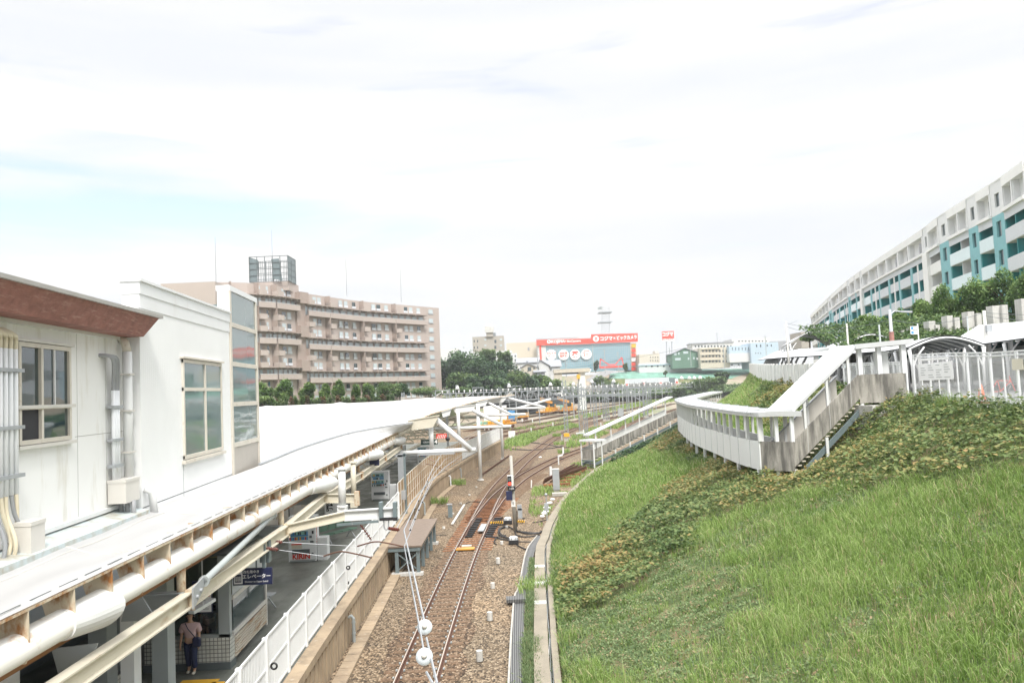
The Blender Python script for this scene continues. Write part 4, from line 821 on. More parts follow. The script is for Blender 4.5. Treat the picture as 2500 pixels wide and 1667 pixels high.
# lift sign
t = thing('hanging_sign', (-7.9, 20.0, 3.75), 'navy hanging sign with white lift pictogram and lettering', 'sign')
c = V(617, 1406, 21.0)
MB().box(c, (1.02, .08, .42)).build('sign_board', M['navy'], t); m = MB(); m.box(c+Vector((-.36, -.045, 0)), (.22, .012, .34)); m.build('pictogram', M['white_flat'], t)
m = MB(); m.box(c+Vector((-.36, -.055, -.03)), (.16, .012, .2)); m.build('pictogram_cab', M['navy'], t); m = MB(); [m.box(c+Vector((-.41+.05*k, -.064, -.04)), (.022, .01, .12)) for k in range(3)]; m.build('pictogram_people', M['white_flat'], t)
lettering('改札階ゆき', .085, M['white_flat'], t, c+Vector((-.02, -.046, .12)), ext=.003); lettering('エレベーター', .125, M['white_flat'], t, c+Vector((.11, -.046, 0.0)), ext=.003, off=.002); lettering('Elevator to Upper Level', .062, M['white_flat'], t, c+Vector((.11, -.046, -.125)), ext=.003)
MB().bar(c+Vector((.3, 0, .2)), c+Vector((.3, 0, .8)), .08, .08).bar(c+Vector((.1, 0, .2)), c+Vector((.1, 0, .8)), .03).build('hanger', M['blgrey'], t)
# pillars and hall behind
def pillar(px, Y, wd, mt, label, z1=4.3): 
    p = V(px, 1500, Y); t = thing('pillar', (p.x, Y, 1.2), label, 'pillar', None); MB().box((p.x, Y, (1.2+z1)/2), (wd, wd*1.1, z1-1.2)).build('shaft', M[mt], t); MB().box((p.x, Y, z1-.04), (wd*1.3, wd*1.4, .06)).build('pillar_cap', M['cream'], t); return t
pillar(398, 17.6, .34, 'grey', 'tall pale grey pillar left of the woman in pink'); pillar(318, 15.6, .26, 'white', 'slim white pillar between the grey pillars under the canopy'); pillar(250, 17.5, .40, 'grey', 'wide grey pillar standing in shade behind the slanting cream girder'); pillar(355, 27, .22, 'white', 'thin white pillar deep under the canopy above the girder joint'); pillar(10, 11.6, .26, 'white', 'white round headed post at the very corner under the tube')
hw = thing('station_hall', (-12.5, 20, 1.2), 'dark station hall wall with grey panels at the back of the platform', 'station hall')
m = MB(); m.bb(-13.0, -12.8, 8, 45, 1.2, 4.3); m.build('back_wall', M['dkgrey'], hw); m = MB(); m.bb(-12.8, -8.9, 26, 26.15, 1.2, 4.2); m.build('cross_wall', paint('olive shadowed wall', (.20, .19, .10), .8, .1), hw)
m = MB(); m.bb(-9.9, -9.0, 18.6, 18.7, 1.2, 4.1); m.build('door_frame', M['grey'], hw)
m = MB(); m.bb(-9.4, -9.15, 15, 19, 1.2, 1.9); m.build('tiled_base', M['tile'], hw)
for k in range(3): m = MB(); m.bb(-12.78, -12.7, 10+k*4.2, 13.4+k*4.2, 2.1, 3.7); m.build('window', M['glass'], hw)
for k in range(5): m = MB(); m.box((-12.9+.001, 28+k*3.2, 2.4), (.3, 2.6, 2.2)); m.build('wall_panel', M['offw'], hw)
# lamp
t = thing('platform_lamp', (-8.3, 18.8, 3.6), 'white fluorescent lamp hanging on a thin rod above the woman', 'lamp')
c = V(495, 1477, 18.6); MB().tube([c, c+Vector((0, 0, 1.3))], .014, 6).build('rod', M['white'], t); m = MB(); m.bar(c+Vector((-.12, -.35, -.06)), c+Vector((.1, .35, .04)), .16, .07); m.build('lamp_body', M['white_clean'], t)
tag(MB().box((-7.9, 19.7, 1.206), (.9, .3, .008)).box((-7.4, 19.2, 1.206), (.3, .9, .008)).build('tactile_paving', M['yellow']), kind='structure')
tag(MB().strip([Vector((-12.6, y, 1.206)) for y in range(30, 100, 5)], [Vector((-12.3, y, 1.206)) for y in range(30, 100, 5)]).build('yellow_line', M['yellow']), kind='structure')
t = thing('platform_doors', (-13, 60, 1.2), 'low white barrier cabinets along the far platform edge with beige hatches', 'platform barrier')
for k in range(11): m = MB(); m.box((-13.0+.10*k, 38+k*4.6, 1.85), (.3, 3.9, 1.3), -.02*k/11); m.build('barrier_panel', M['white'], t); m = MB(); m.box((-12.83+.10*k, 38+k*4.6, 1.95), (.03, .6, .6)); m.build('hatch', M['cream'], t)
# benches
def bench(loc, rz, mt, label, n=4):
    t = thing('platform_bench', loc, label, 'bench'); x, y, z = loc
    for k in range(n): m = MB(); m.box((x, y+k*.55, z+.42), (.42, .48, .05)); m.build('seat', M[mt], t); m = MB(); m.bar((x-.2, y+k*.55-.24, z+.75), (x-.2, y+k*.55+.24, z+.75), .05, .38); m.build('backrest', M[mt], t)
    for yy in (y, y+(n-1)*.55): m = MB(); m.bar((x-.25, yy, z+.02), (x, yy, z+.38), .04); m.bar((x+.28, yy, z+.02), (x, yy, z+.38), .04); m.build('leg', M['galv'], t)
    t.rotation_euler = (0, 0, rz)
bench((-8.9, 37.2, 1.2), -.5, 'house_green', 'green slatted bench beyond the drinks machine with red lettering', 4); bench((-8.4, 25.2, 1.2), -.1, 'galv', 'grey metal bench behind the waiting room', 3)
# banners
for i, (px, Y, tx, lb) in enumerate(((805, 41, 'り不思議', 'white vertical banner with bold black characters above the green bench'), (822, 42.5, 'いざ', 'narrow white vertical banner with thin black characters beside the bold one'))):
    c = V(px, 1250, Y); t = thing('banner', (c.x, c.y, 1.2), lb, 'banner'); MB().box((c.x, Y, 2.5), (.42 if i == 0 else .26, .02, 2.2)).build('cloth', M['white_flat'], t); MB().bar((c.x-.24, Y, 1.2), (c.x-.24, Y, 3.7), .03).build('pole', M['white'], t)
    lettering(tx, .36 if i == 0 else .18, M['black'], t, (c.x, Y-.014, 2.7), ext=.003, vertical=True, off=.01)
c = V(1048, 1079, 62); t = thing('platform_number_sign', tuple(c), 'dark green hanging sign with a white number four', 'sign'); MB().box(c, (1.30, .1, .42)).build('sign_board', M['dkgreen_sign'], t); lettering('4', .42, M['white_flat'], t, c+Vector((.52, -.06, 0)), ext=.004, off=.01); lettering('若葉台方面', .13, M['white_flat'], t, c+Vector((-.15, -.06, .0)), ext=.003); MB().bar(c+Vector((0, 0, .2)), c+Vector((0, 0, .9)), .05).build('hanger', M['grey'], t)
c = V(1078, 1064, 60); t = thing('warning_board', tuple(c), 'red and white striped hanging board beside the black round lamp', 'board'); MB().box(c, (.80, .05, .34)).build('board', M['red'], t); m = MB(); [m.hexa([c+Vector((-.34+k*.13, -.03, -.17)), c+Vector((-.30+k*.13, -.03, -.17)), c+Vector((-.30+k*.13, -.026, -.17)), c+Vector((-.34+k*.13, -.026, -.17)), c+Vector((-.24+k*.13, -.03, .1)), c+Vector((-.2+k*.13, -.03, .1)), c+Vector((-.2+k*.13, -.026, .1)), c+Vector((-.24+k*.13, -.026, .1))]) for k in range(5)]; m.build('stripes', M['white_flat'], t)
c = V(1093, 1071, 60); t = thing('round_lamp', tuple(c), 'black round lamp hanging from the far canopy', 'lamp'); MB().sphere(c, .17, 14, 10).build('lamp_body', M['black'], t, True); MB().bar(c, c+Vector((0, 0, .9)), .04).build('rod', M['grey'], t)
for (px, py, sx, sz, mt, lb) in ((815, 1170, .30, .55, 'red', 'red and white striped box hanging behind the white post'), (846, 1172, .35, .5, 'blue', 'small blue poster board between the two posts'), (914, 1128, .5, .35, 'navy', 'dark hanging display with orange arrows under the truss')):
    c = V(px, py, 42); t = thing('hanging_board', tuple(c), lb, 'board'); MB().box(c, (sx, .06, sz)).build('board', M[mt], t); MB().bar(c, c+Vector((0, 0, .8)), .03).build('rod', M['grey'], t)
    if mt == 'red': m = MB(); [m.box(c+Vector((0, -.035, -.2+.13*k)), (sx, .012, .03)) for k in range(4)]; m.build('stripes', M['white_flat'], t)
# steel posts on the far platform
for (px, pt, pb, Y, wd, mt, lb) in ((978, 1108, 1180, 50, .34, 'galv', 'wide grey steel post behind the tan screen'), (987, 1106, 1262, 45.5, .12, 'blgrey', 'slim dark pole carrying a cable box at the tan screen corner'), (1090, 990, 1082, 72, .2, 'galv', 'thin grey post far along the platform')):
    a = V(px, pt, Y); t = thing('steel_post', (a.x, Y, 1.2), lb, 'post'); MB().box((a.x, Y, (1.2+a.z)/2), (wd, wd, a.z-1.2)).build('shaft', M[mt], t); MB().box((a.x, Y, a.z-.1), (wd*1.8, wd, .12)).build('bracket', M[mt], t)
    if wd == .12: MB().box(V(986, 1208, 45.2), (.22, .2, .5)).build('cable_box', M['galv'], t)
zz = Vector((0, 0, 1))
# ================================================================ COVERED WALKWAY AND STAIRS ON THE SLOPE
def posts_along(pts, every, z0, z1, sec, parent, mat, name='post', lo=0.0):
    cl = cumlen(pts); s = lo
    while s <= cl[-1]:
        p, d = at_len(pts, cl, s); MB().box((p.x, p.y, p.z+(z0+z1)/2), (sec, sec, z1-z0), math.atan2(d.y, d.x)).build(name, M[mat], parent); s += every
WK = smooth_poly([(10.9, 36, 4.0), (10.8, 39, 4.0), (11.2, 45.4, 4.0), (11.9, 54.7, 4.0), (14.5, 71.6, 4.0), (17.6, 82, 4.0), (20.5, 91, 4.0), (24.5, 101, 4.1)], 0.8)
wk = thing('covered_walkway', (11, 36, 4.0), 'curved white covered walkway along the grassy slope with a stained end panel', 'walkway')
WR = offset(WK, 1.55)
m = MB(); m.sweep(WK, [(0, -0.15), (1.55, -0.15), (1.55, 0.0), (0, 0.0)]); m.build('walkway_floor', M['conc'], wk)
m = MB(); m.sweep([p for p in WK], [(-0.05, -0.18), (0.0, -0.18), (0.0, 1.10), (-0.05, 1.10)]); m.build('side_panel', M['white_clean'], wk)
m = MB(); s = 1.2; cl = cumlen(WK)
while s < cl[-1]: p, d = at_len(WK, cl, s); x = Vector((d.y, -d.x, 0)); m.bar(p-x*.054-zz*.17, p-x*.054+zz*1.09, .015, .012, (1, 0, 0)); s += 1.8
m.build('panel_joint', M['grey'], wk)
m = MB(); m.sweep([p for p in WR], [(0.0, -0.18), (0.05, -0.18), (0.05, 1.05), (0.0, 1.05)]); m.build('side_panel', M['white'], wk)
m = MB(); c0 = WK[0]; c1 = Vector((12.0, 34.9, 4.0)); dn = (c1-c0).normalized(); m.hexa([c0+Vector((0, 0, -.18)), c1+Vector((0, 0, -.18)), c1+Vector((.03, .05, -.18)), c0+Vector((.03, .05, -.18)), c0+Vector((0, 0, 1.1)), c1+Vector((0, 0, 1.1)), c1+Vector((.03, .05, 1.1)), c0+Vector((.03, .05, 1.1))]); m.build('end_panel', M['conc_stain'], wk)
m = MB(); m.poly([c0+Vector((.03, .05, -.02)), c1+Vector((.03, .05, -.02)), Vector((12.9, 36.3, 3.98)), WR[0]+Vector((0, .1, -.02))]); m.build('landing', M['conc'], wk)
RO = offset(WK, -0.18); rows = []
for i, p in enumerate(WK):
    a = WK[max(0, i-1)]; b = WK[min(len(WK)-1, i+1)]; t_ = (b-a).normalized(); x = Vector((t_.y, -t_.x, 0)); z = Vector((0, 0, 1))
    rows.append([p+x*u+z*v for u, v in ((-.18, 2.20), (-.20, 2.40), (-.05, 2.43), (.78, 2.46), (1.6, 2.43), (1.75, 2.40), (1.73, 2.20), (.78, 2.22))])
e0 = c0-Vector((.1, .35, 0)); e1 = c1+Vector((.25, -.3, 0)); zz = Vector((0, 0, 1))
rows0 = [e0.lerp(e1, k) for k in (0, 0, .12, .5, .9, 1.05, 1.05, .5)]; rows.insert(0, [p+zz*v for p, v in zip(rows0, (2.20, 2.40, 2.43, 2.46, 2.43, 2.40, 2.20, 2.22))])
m = MB(); m.loft(rows, True); m.poly(rows[0]); m.build('roof', M['roofwhite'], wk, False)
m = MB(); m.tube([p+Vector((0, 0, 2.475)) for p in offset(WK, .35)], .012, 4); m.tube([p+Vector((0, 0, 2.475)) for p in offset(WK, 1.2)], .012, 4); m.build('roof_seam', M['dkgrey'], wk)
m = MB(); cl = cumlen(WK); s = 0.2
while s < cl[-1]*.6: p, d = at_len(WK, cl, s); x = Vector((d.y, -d.x, 0)); m.bar(p+x*-.235+zz*2.33, p+x*.02+zz*2.445, .06, .035); s += .26
m.build('roof_rib', M['galv'], wk)
m = MB(); s = 1.0
while s < cl[-1]: p, d = at_len(WK, cl, s); x = Vector((d.y, -d.x, 0)); m.bar(p+x*-.17+zz*2.435, p+x*1.7+zz*2.435, .02, .05); s += 2.4
m.build('roof_joint', M['grey'], wk)
posts_along(WK, 1.55, 1.1, 2.25, .15, wk, 'white'); posts_along(WR, 1.9, 1.05, 2.25, .12, wk, 'white', lo=.8); posts_along(WK, 3.1, -1.6, -.15, .15, wk, 'white', 'leg', .3); posts_along(WR, 3.1, -1.3, -.15, .13, wk, 'white', 'leg', .3)
for q in (c0.lerp(c1, .03), c0.lerp(c1, .97), c0.lerp(c1, .5)):
    MB().box(q+Vector((.05, .06, 1.68)), (.15, .15, 1.16)).build('post', M['white_clean'], wk); MB().cyl(q+Vector((.05, .1, -1.7)), .09, 1.6, 12).build('leg', M['white'], wk)
m = MB(); m.sweep(offset(WK, .25)[:40], [(0, -1.7), (1.1, -1.7), (1.1, -.95), (0, -.95)]); m.build('concrete_base', M['conc_light'], wk)
# stairs
def stair(name, A, B, wid, nstep, side, label, h=1.1, roof=2.35, roofc='roofwhite', over=.2, posts=3, infill=False):
    """A low end, B high end (near side edge); the far side lies side metres along the plan normal"""
    A = Vector(A); B = Vector(B); t = thing(name, tuple(A), label, 'stairs'); d = B-A; dp = Vector((d.x, d.y, 0)); run = dp.length; dp.normalize(); nrm = Vector((-dp.y, dp.x, 0)); W = nrm*wid; z = Vector((0, 0, 1))
    for nm, o, mt in (('near_parapet', Vector((0, 0, 0)), 'conc_stain'), ('far_parapet', W, 'white_clean' if infill else 'stainless')):
        e = nrm*.05; m = MB(); a, b = A+o, B+o; m.hexa([a, b, b+e, a+e, a+z*h, b+z*h, b+z*h+e, a+z*h+e]); m.build(nm, M[mt], t)
    m = MB(); m.bar(A+W+z*(h+.02)-nrm*.08, B+W+z*(h+.02)-nrm*.08, .07, .05); m.build('handrail', M['galv'], t)
    for k in range(nstep):
        c = A+dp*(run*(k+.5)/nstep)+z*(d.z*(k+.5)/nstep)+W/2-z*.20; MB().box(c, (run/nstep*.8, wid-.1, .05), math.atan2(dp.y, dp.x)).build('tread', M['cream2'], t)
    for o in (nrm*.02, W-nrm*.1): m = MB(); m.bar(A+o-z*.60, B+o-z*.60, .05, .26); m.build('stringer', M['blgrey'], t)
    if roof:
        m = MB(); u0, u1 = (W*.30, W*.80) if infill else (-nrm*over, W+nrm*over); a0, a1 = A+z*roof+u0, A+z*roof+u1; b0, b1 = B+z*roof+u0, B+z*roof+u1; th = z*(.10 if infill else .16); m.hexa([a0, b0, b1, a1, a0+th, b0+th, b1+th, a1+th]); m.build('roof', M[roofc], t)
        m = MB()
        for k in range(1, 9): c = A.lerp(B, k/9)+z*roof+th; m.bar(c+u0, c+u1, .03, .02)
        m.build('roof_joint', M['grey'], t)
        for k in range(posts):
            u = (k+.6)/posts
            for o in ((W*.55,) if infill else (nrm*.07, W-nrm*.02)): c = A.lerp(B, u)+o; MB().bar(c+z*h*.0, c+z*roof, .11).build('post', M['white'], t)
        for k in range(1 if posts < 4 else posts-1): u = (k+1.35)/posts; c = A.lerp(B, u)-nrm*.06; MB().bar(c-z*1.25, c-z*.1, .12).build('leg', M['white'], t)
    if False:
        a = A.lerp(B, .02)+W+z*h; b = A.lerp(B, .62)+W+z*h; c = A.lerp(B, .86)+W+z*h; m = MB(); m.poly([a, b, c, b+z*.95, a.lerp(b, .25)+z*.45]); e = nrm*.04; m.poly([q+e for q in (a, b, c, b+z*.95, a.lerp(b, .25)+z*.45)][::-1]); m.build('infill_panel', M['white_flat'], t)
    return t, dp, nrm
us, dp, nr = stair('upper_stair', (12.0, 34.9, 4.0), (16.1, 37.4, 6.78), 1.22, 17, 1, 'covered white stair with streaked grey parapet climbing to the street fence', over=.08)
ta = Vector((16.1, 37.4, 6.78)); tb_ = Vector((18.0, 36.8, 6.78)); e = Vector((.02, .05, 0))
m = MB(); m.hexa([ta-zz*.22, tb_-zz*.22, tb_+e-zz*.22, ta+e-zz*.22, ta+zz*1.1, tb_+zz*1.1, tb_+e+zz*1.1, ta+e+zz*1.1]); m.build('landing_panel', M['conc_stain'], us)
m = MB(); m.poly([ta, tb_, tb_+Vector((.6, 1.7, 0)), ta+Vector((-.6, 1.5, 0))]); m.poly([ta-zz*.15, tb_-zz*.15, tb_+Vector((.6, 1.7, -.15)), ta+Vector((-.6, 1.5, -.15))]); m.build('landing', M['conc'], us)
a = ta+Vector((-.15, -.25, 2.30)); b = tb_+Vector((.35, -.3, 2.42)); m = MB(); dd = Vector((.4, 2.1, 0)); th = Vector((0, 0, .22)); m.hexa([a, b, b+dd, a+dd, a+th, b+th, b+dd+th, a+dd+th]); m.build('landing_roof', M['roofwhite'], us)
for q, s_ in ((ta.lerp(tb_, .04), .2), (ta.lerp(tb_, .46), .2), (ta.lerp(tb_, .98), .22)): MB().box(q+Vector((.05, .1, 1.73)), (s_, s_, 1.3)).build('post', M['white_clean'], us); MB().cyl(q+Vector((.05, .1, -.95)), .09, .8, 12).build('leg', M['white'], us)
m = MB(); m.box((17.25, 37.5, 7.95), (.62, .1, 1.9), -.3); m.build('door_panel', M['white_clean'], us)
m = MB(); m.box((16.55, 37.2, 5.5), (1.0, 1.2, 1.9), .3); m.box((17.6, 37.1, 6.15), (1.6, .8, .5), -.2); m.build('abutment', M['conc_light'], us)
ls, dp2, nr2 = stair('lower_stair', (7.5, 78.4, .85), (18.0, 89.0, 4.05), 1.6, 20, 1, 'long covered stair with dark stained side wall descending to the track', h=.85, roof=2.2, posts=6, over=.12, infill=True)
LA = Vector((6.4, 79.7, .85)); LB = Vector((7.5, 78.4, .85)); nn = Vector((.8, .75, 0))
m = MB(); m.hexa([LA-zz*.22, LB-zz*.22, LB+nn*.05-zz*.22, LA+nn*.05-zz*.22, LA+zz*.85, LB+zz*.85, LB+nn*.05+zz*.85, LA+nn*.05+zz*.85]); m.build('landing_panel', M['conc_stain'], ls)
a = LA+Vector((-.2, -.1, 1.62)); b = LB+Vector((.1, -.25, 1.62)); m = MB(); dd = Vector((1.2, 1.1, 0)); th = zz*.18; m.hexa([a, b, b+dd, a+dd, a+th, b+th, b+dd+th, a+dd+th]); m.build('landing_roof', M['white_clean'], ls)
for q in (LA, LB, LA+nn*1.1, LB+nn*1.1): MB().bar(q+zz*-.95, q+zz*1.65, .12).build('post', M['white'], ls)
m = MB(); m.bar(LA+zz*-.25, LB+zz*-.25, .1, .14); m.bar(LA+zz*-.45, LB+zz*-.45, .1, .06); m.build('landing_beam', M['blgrey'], ls)
for k in range(3): c = Vector((7.2+.1*k, 79.4+.5*k, .0+.22*k)); MB().box(c, (1.3, .28, .06), -.85).build('tread', M['galv'], ls)
# ================================================================ STREET FENCES
TL = [Vector((topx(y), y, ztop(y))) for y in np.arange(12, 139, 1.0)]
def mesh_mat():
    t = MT('white expanded mesh'); g = t.n('ShaderNodeTexCoord'); sx = t.n('ShaderNodeSeparateXYZ'); t.l(g.outputs['Object'], sx.inputs[0])
    def m_(op, a, b): 
        q = t.n('ShaderNodeMath', operation=op)
        for i, v in enumerate((a, b)):
            if v is None: continue
            if isinstance(v, (int, float)): q.inputs[i].default_value = v
            else: t.l(v, q.inputs[i])
        return q.outputs[0]
    ys_ = m_('MULTIPLY', sx.outputs[1], 34.0); zs_ = m_('MULTIPLY', sx.outputs[2], 50.0)
    a = m_('ABSOLUTE', m_('SINE', m_('ADD', ys_, zs_), None), None); b = m_('ABSOLUTE', m_('SINE', m_('SUBTRACT', ys_, zs_), None), None); v = m_('LESS_THAN', m_('MINIMUM', a, b), 0.36)
    t.l(v, t.b.inputs['Alpha']); t.col((.78, .79, .80)).rough(.5); return t.m
M['mesh'] = mesh_mat()
def mesh_fence(y0, y1, step, label, h=2.0, low=-.15, off=0.0):
    pts = [Vector((topx(y)+off, y, ztop(y))) for y in np.arange(y0, y1+.01, step)]; t = thing('mesh_fence', tuple(pts[0]), label, 'fence')
    for i, p in enumerate(pts):
        MB().bar(p+zz*(low-.25), p+zz*h, .075).build('fence_post', M['white_clean'], t)
        if i+1 < len(pts):
            q = pts[i+1]; m = MB(); m.quad(p+zz*low, q+zz*low, q+zz*h, p+zz*h); m.build('mesh_panel', M['mesh'], t)
            m = MB()
            for z_ in (.28, h-.12, h): m.bar(p+zz*z_, q+zz*z_, .05)
            m.bar(p.lerp(q, .5)+zz*.28, p.lerp(q, .5)+zz*h, .045); m.build('fence_rail', M['white_clean'], t)
    return t
mf = mesh_fence(12, 36, 2.0, 'white diamond mesh fence along the street above the vines'); mesh_fence(38.5, 54, 2.6, 'white mesh fence behind the top landing of the upper stair', 1.7, off=.3)
t = thing('panel_fence', (topx(54), 54, ztop(54)), 'curved fence of whitewashed vertical panels around the street bend', 'fence')
yy = 54.0
while yy < 137:
    st = 1.0 if yy < 90 else 2.0; p = Vector((topx(yy), yy, ztop(yy))); q = Vector((topx(yy+st), yy+st, ztop(yy+st))); m = MB(); m.bar(p+zz*.8, q+zz*.8, .05, 1.95); m.build('fence_panel', M['conc_white'], t); MB().bar(p-zz*.2, p+zz*1.85, .10 if int(yy) % 3 else .16).build('fence_post', M['offw'], t); yy += st
# notice board, cone and clutter by the fence
def on_fence(px, y_off=0.0):
    r_ = (px-1250)/F
    for y in np.arange(20, 40, .05):
        if topx(y) >= r_*y and topx(y+.05) < r_*(y+.05)+1e-6: return y
    ys_ = np.arange(14, 40, .05); k = int(np.argmin([abs(topx(y)/y-r_) for y in ys_])); return float(ys_[k])
ya, yb = on_fence(2242), on_fence(2326)
t = thing('notice_board', (topx(ya)-.08, ya, 7.2), 'large white notice board with faint grey printing wired to the mesh fence', 'notice board')
pa = Vector((topx(ya)-.10, ya, 0)); pb = Vector((topx(yb)-.10, yb, 0)); m = MB(); m.bar(pa+zz*V(2242, 909, ya).z, pb+zz*V(2326, 903, yb).z, .02, .72); m.build('board', M['white_flat'], t)
m = MB(); zc = (V(2242, 909, ya).z+V(2326, 903, yb).z)/2; dv = pb-pa
for r_ in range(6):
    for k in range(4):
        if (r_*3+k) % 5: a_ = pa+dv*(.08+.23*k)+Vector((-.02, 0, zc+.26-r_*.1)); m.bar(a_, a_+dv*(.10+.03*(r_ % 3)), .006, .018)
m.build('printing', M['grey'], t); m = MB(); m.bar(pa+dv*.02+zz*(zc+.52), pa+dv*.9+zz*(zc+.50), .02, .10); m.build('title_strip', M['white_flat'], t)
for (px, lb) in ((2482, 'pale cream paper notice on the mesh fence at the photo edge'),): y = on_fence(px); p = Vector((topx(y)-.1, y, 8.0)); d_ = Vector((0, 1, 0)); tag(MB().bar(p-d_*.35, p+d_*.2, .02, .36).build('paper_notice', M['cream']), lb, 'notice')
p = Vector((topx(31.5)+.9, 31.2, ztop(31.5))); t = thing('traffic_cone', tuple(p), 'orange traffic cone on the street behind the mesh fence', 'traffic cone'); MB().tube([p+zz*.04, p+zz*.72], [.17, .04], 16).build('cone', M['cone'], t, True); MB().box(p+zz*.02, (.4, .4, .04)).build('base', M['cone'], t)
p = Vector((topx(25)+1.6, 24.5, ztop(25))); t = thing('road_barrier', tuple(p), 'orange and white street barrier behind the mesh fence', 'barrier'); m = MB(); m.bar(p+zz*.85, p+Vector((1.2, .5, .85)), .04, .22); m.build('board', M['orange'], t); m = MB(); m.bar(p+zz*.55, p+Vector((1.2, .5, .55)), .04, .16); m.build('board', M['white_flat'], t)
for q in (p, p+Vector((1.2, .5, 0))): m = MB(); m.bar(q+Vector((0, -.3, 0)), q+zz*.95, .04); m.bar(q+Vector((0, .3, 0)), q+zz*.95, .04); m.build('leg', M['orange'], t)
for i, (dx, yy) in enumerate(((2.5, 27), (3.2, 29.5), (2.6, 33), (4.2, 24), (5.5, 31))):
    p = Vector((topx(yy)+dx, yy, ztop(yy))); t = thing('bicycle', tuple(p), 'parked bicycle glimpsed through the mesh fence', 'bicycle', 'bicycles parked behind the mesh fence')
    for dd in (-.5, .5):
        m = MB(); ring = [p+Vector((dd, 0, .33))+Vector((.32*math.cos(a), 0, .32*math.sin(a))) for a in np.linspace(0, 2*math.pi, 17)]; m.tube(ring, .02, 6, False)
        for k in range(6): m.bar(p+Vector((dd, 0, .33)), ring[k*2+1], .006)
        m.build('wheel', M['black'], t)
    P_ = [p+Vector(v) for v in ((-.5, 0, .33), (-.1, 0, .33), (.35, 0, .75), (-.2, 0, .78), (.5, 0, .33), (.30, 0, .95))]; m = MB()
    for a, b in ((0, 1), (1, 2), (2, 3), (3, 1), (0, 3), (2, 4), (2, 5)): m.tube([P_[a], P_[b]], .018, 6)
    m.build('frame', M[('blue', 'galv', 'red', 'white_clean', 'grey')[i]], t); MB().box(P_[3]+zz*.08, (.22, .14, .06)).build('saddle', M['black'], t); MB().bar(P_[5]+Vector((0, -.25, .02)), P_[5]+Vector((0, .25, .02)), .025).build('handlebar', M['galv'], t)
# ---------------------------------------------------------------- arched shelters and street canopy
def vault(x0, x1, y0, y1, zb, rise, label, skew=0.25):
    t = thing('arched_shelter', ((x0+x1)/2, y0, zb-2.4), label, 'shelter'); nseg = 10; rows = []; rows2 = []
    for j in range(9):
        y = y0+(y1-y0)*j/8; r_ = []
        for k in range(nseg+1): u = k/nseg; r_.append((x0+(x1-x0)*u+skew*(y-y0), y, zb+rise*math.sin(math.pi*u)))
        rows.append(r_); rows2.append([(a, b, c-.06) for a, b, c in r_])
    m = MB(); m.loft(rows); m.build('roof_skin', M['roofwhite'], t, True); m = MB(); m.loft(rows2); m.build('roof_lining', M['dkgrey'], t, True)
    for j in range(9):
        m = MB(); m.tube([Vector(p)-zz*.12 for p in rows[j]], .05, 8); m.build('arch_rib', M['white'], t, True)
    for j in range(0, 9, 2):
        for xx in (0, nseg):
            p = Vector(rows[j][xx]); s_ = 1 if xx == 0 else -1; MB().tube([p-zz*2.6+Vector((s_*.1, 0, 0)), p-zz*1.0+Vector((s_*.1, 0, 0)), p-zz*.15+Vector((s_*.0, 0, 0))], [.07, .07, .09], 10).build('shelter_post', M['white'], t, True)
            MB().tube(smooth_poly([p-zz*1.2+Vector((s_*.1, 0, 0)), p+Vector((s_*.35, 0, -.55)), p+Vector((s_*.75, 0, -.05))], .2), .045, 8).build('shelter_bracket', M['white'], t, True)
    return t
vault(19.6, 23.3, 39.5, 52, 9.15, .50, 'arched white bicycle shelter just right of the top landing'); vault(23.6, 29.0, 36.5, 49, 9.25, .95, 'arched white bicycle shelter at the photo edge with dark lining')
vault(25.0, 29.0, 60, 74, 10.2, .75, 'arched shelter rising behind the street canopy between the two poles'); vault(29.5, 33.5, 62, 76, 10.7, .75, 'short arched shelter beside the blue and white signs'); vault(32.0, 38.0, 92, 104, 11.9, 1.3, 'arched shelter farthest along the street by the thin white pole')
st = thing('street_canopy', (topx(60)+1.5, 60, 9), 'long low white street canopy curving behind the panel fence', 'canopy'); rows = []
for y in np.arange(45, 126, 2.0): x = topx(y)+.9; z_ = ztop(y)+2.35; rows.append([(x, y, z_), (x+.6, y, z_+.12), (x+1.6, y, z_+.22+.3*(y-41)/80), (x+2.8, y, z_+.30+.7*(y-41)/80), (x+4.2, y, z_+.30+1.1*(y-41)/80)])
m = MB(); m.loft(rows); m.build('roof', M['roofwhite'], st, True); m = MB(); m.loft([[Vector(p)-zz*.08 for p in r_] for r_ in rows]); m.build('roof_lining', M['dkgrey'], st, True)
for r_ in rows[::2]: p = Vector(r_[1]); m = MB(); m.tube([p+Vector((.5, 0, -2.7)), p+Vector((.5, 0, -.9)), p+Vector((1.1, 0, 0.1))], [.1, .1, .08], 8); m.build('canopy_post', M['white'], st, True)
br = thing('back_roof', (30, 52, 9.4), 'broad pale sloping roof behind the arched shelters', 'roof'); m = MB(); m.hexa([(25.5, 46, 9.55), (36, 44, 9.9), (38, 52, 11.0), (31, 53, 10.7), (25.5, 46, 9.65), (36, 44, 10.0), (38, 52, 11.1), (31, 53, 10.8)]); m.build('roof_sheet', M['roofwhite'], br)
for k in range(8): MB().box((27+1.3*k, 47.5, 8.2), (.2, .2, 3.0)).build('post', M['white'], br)
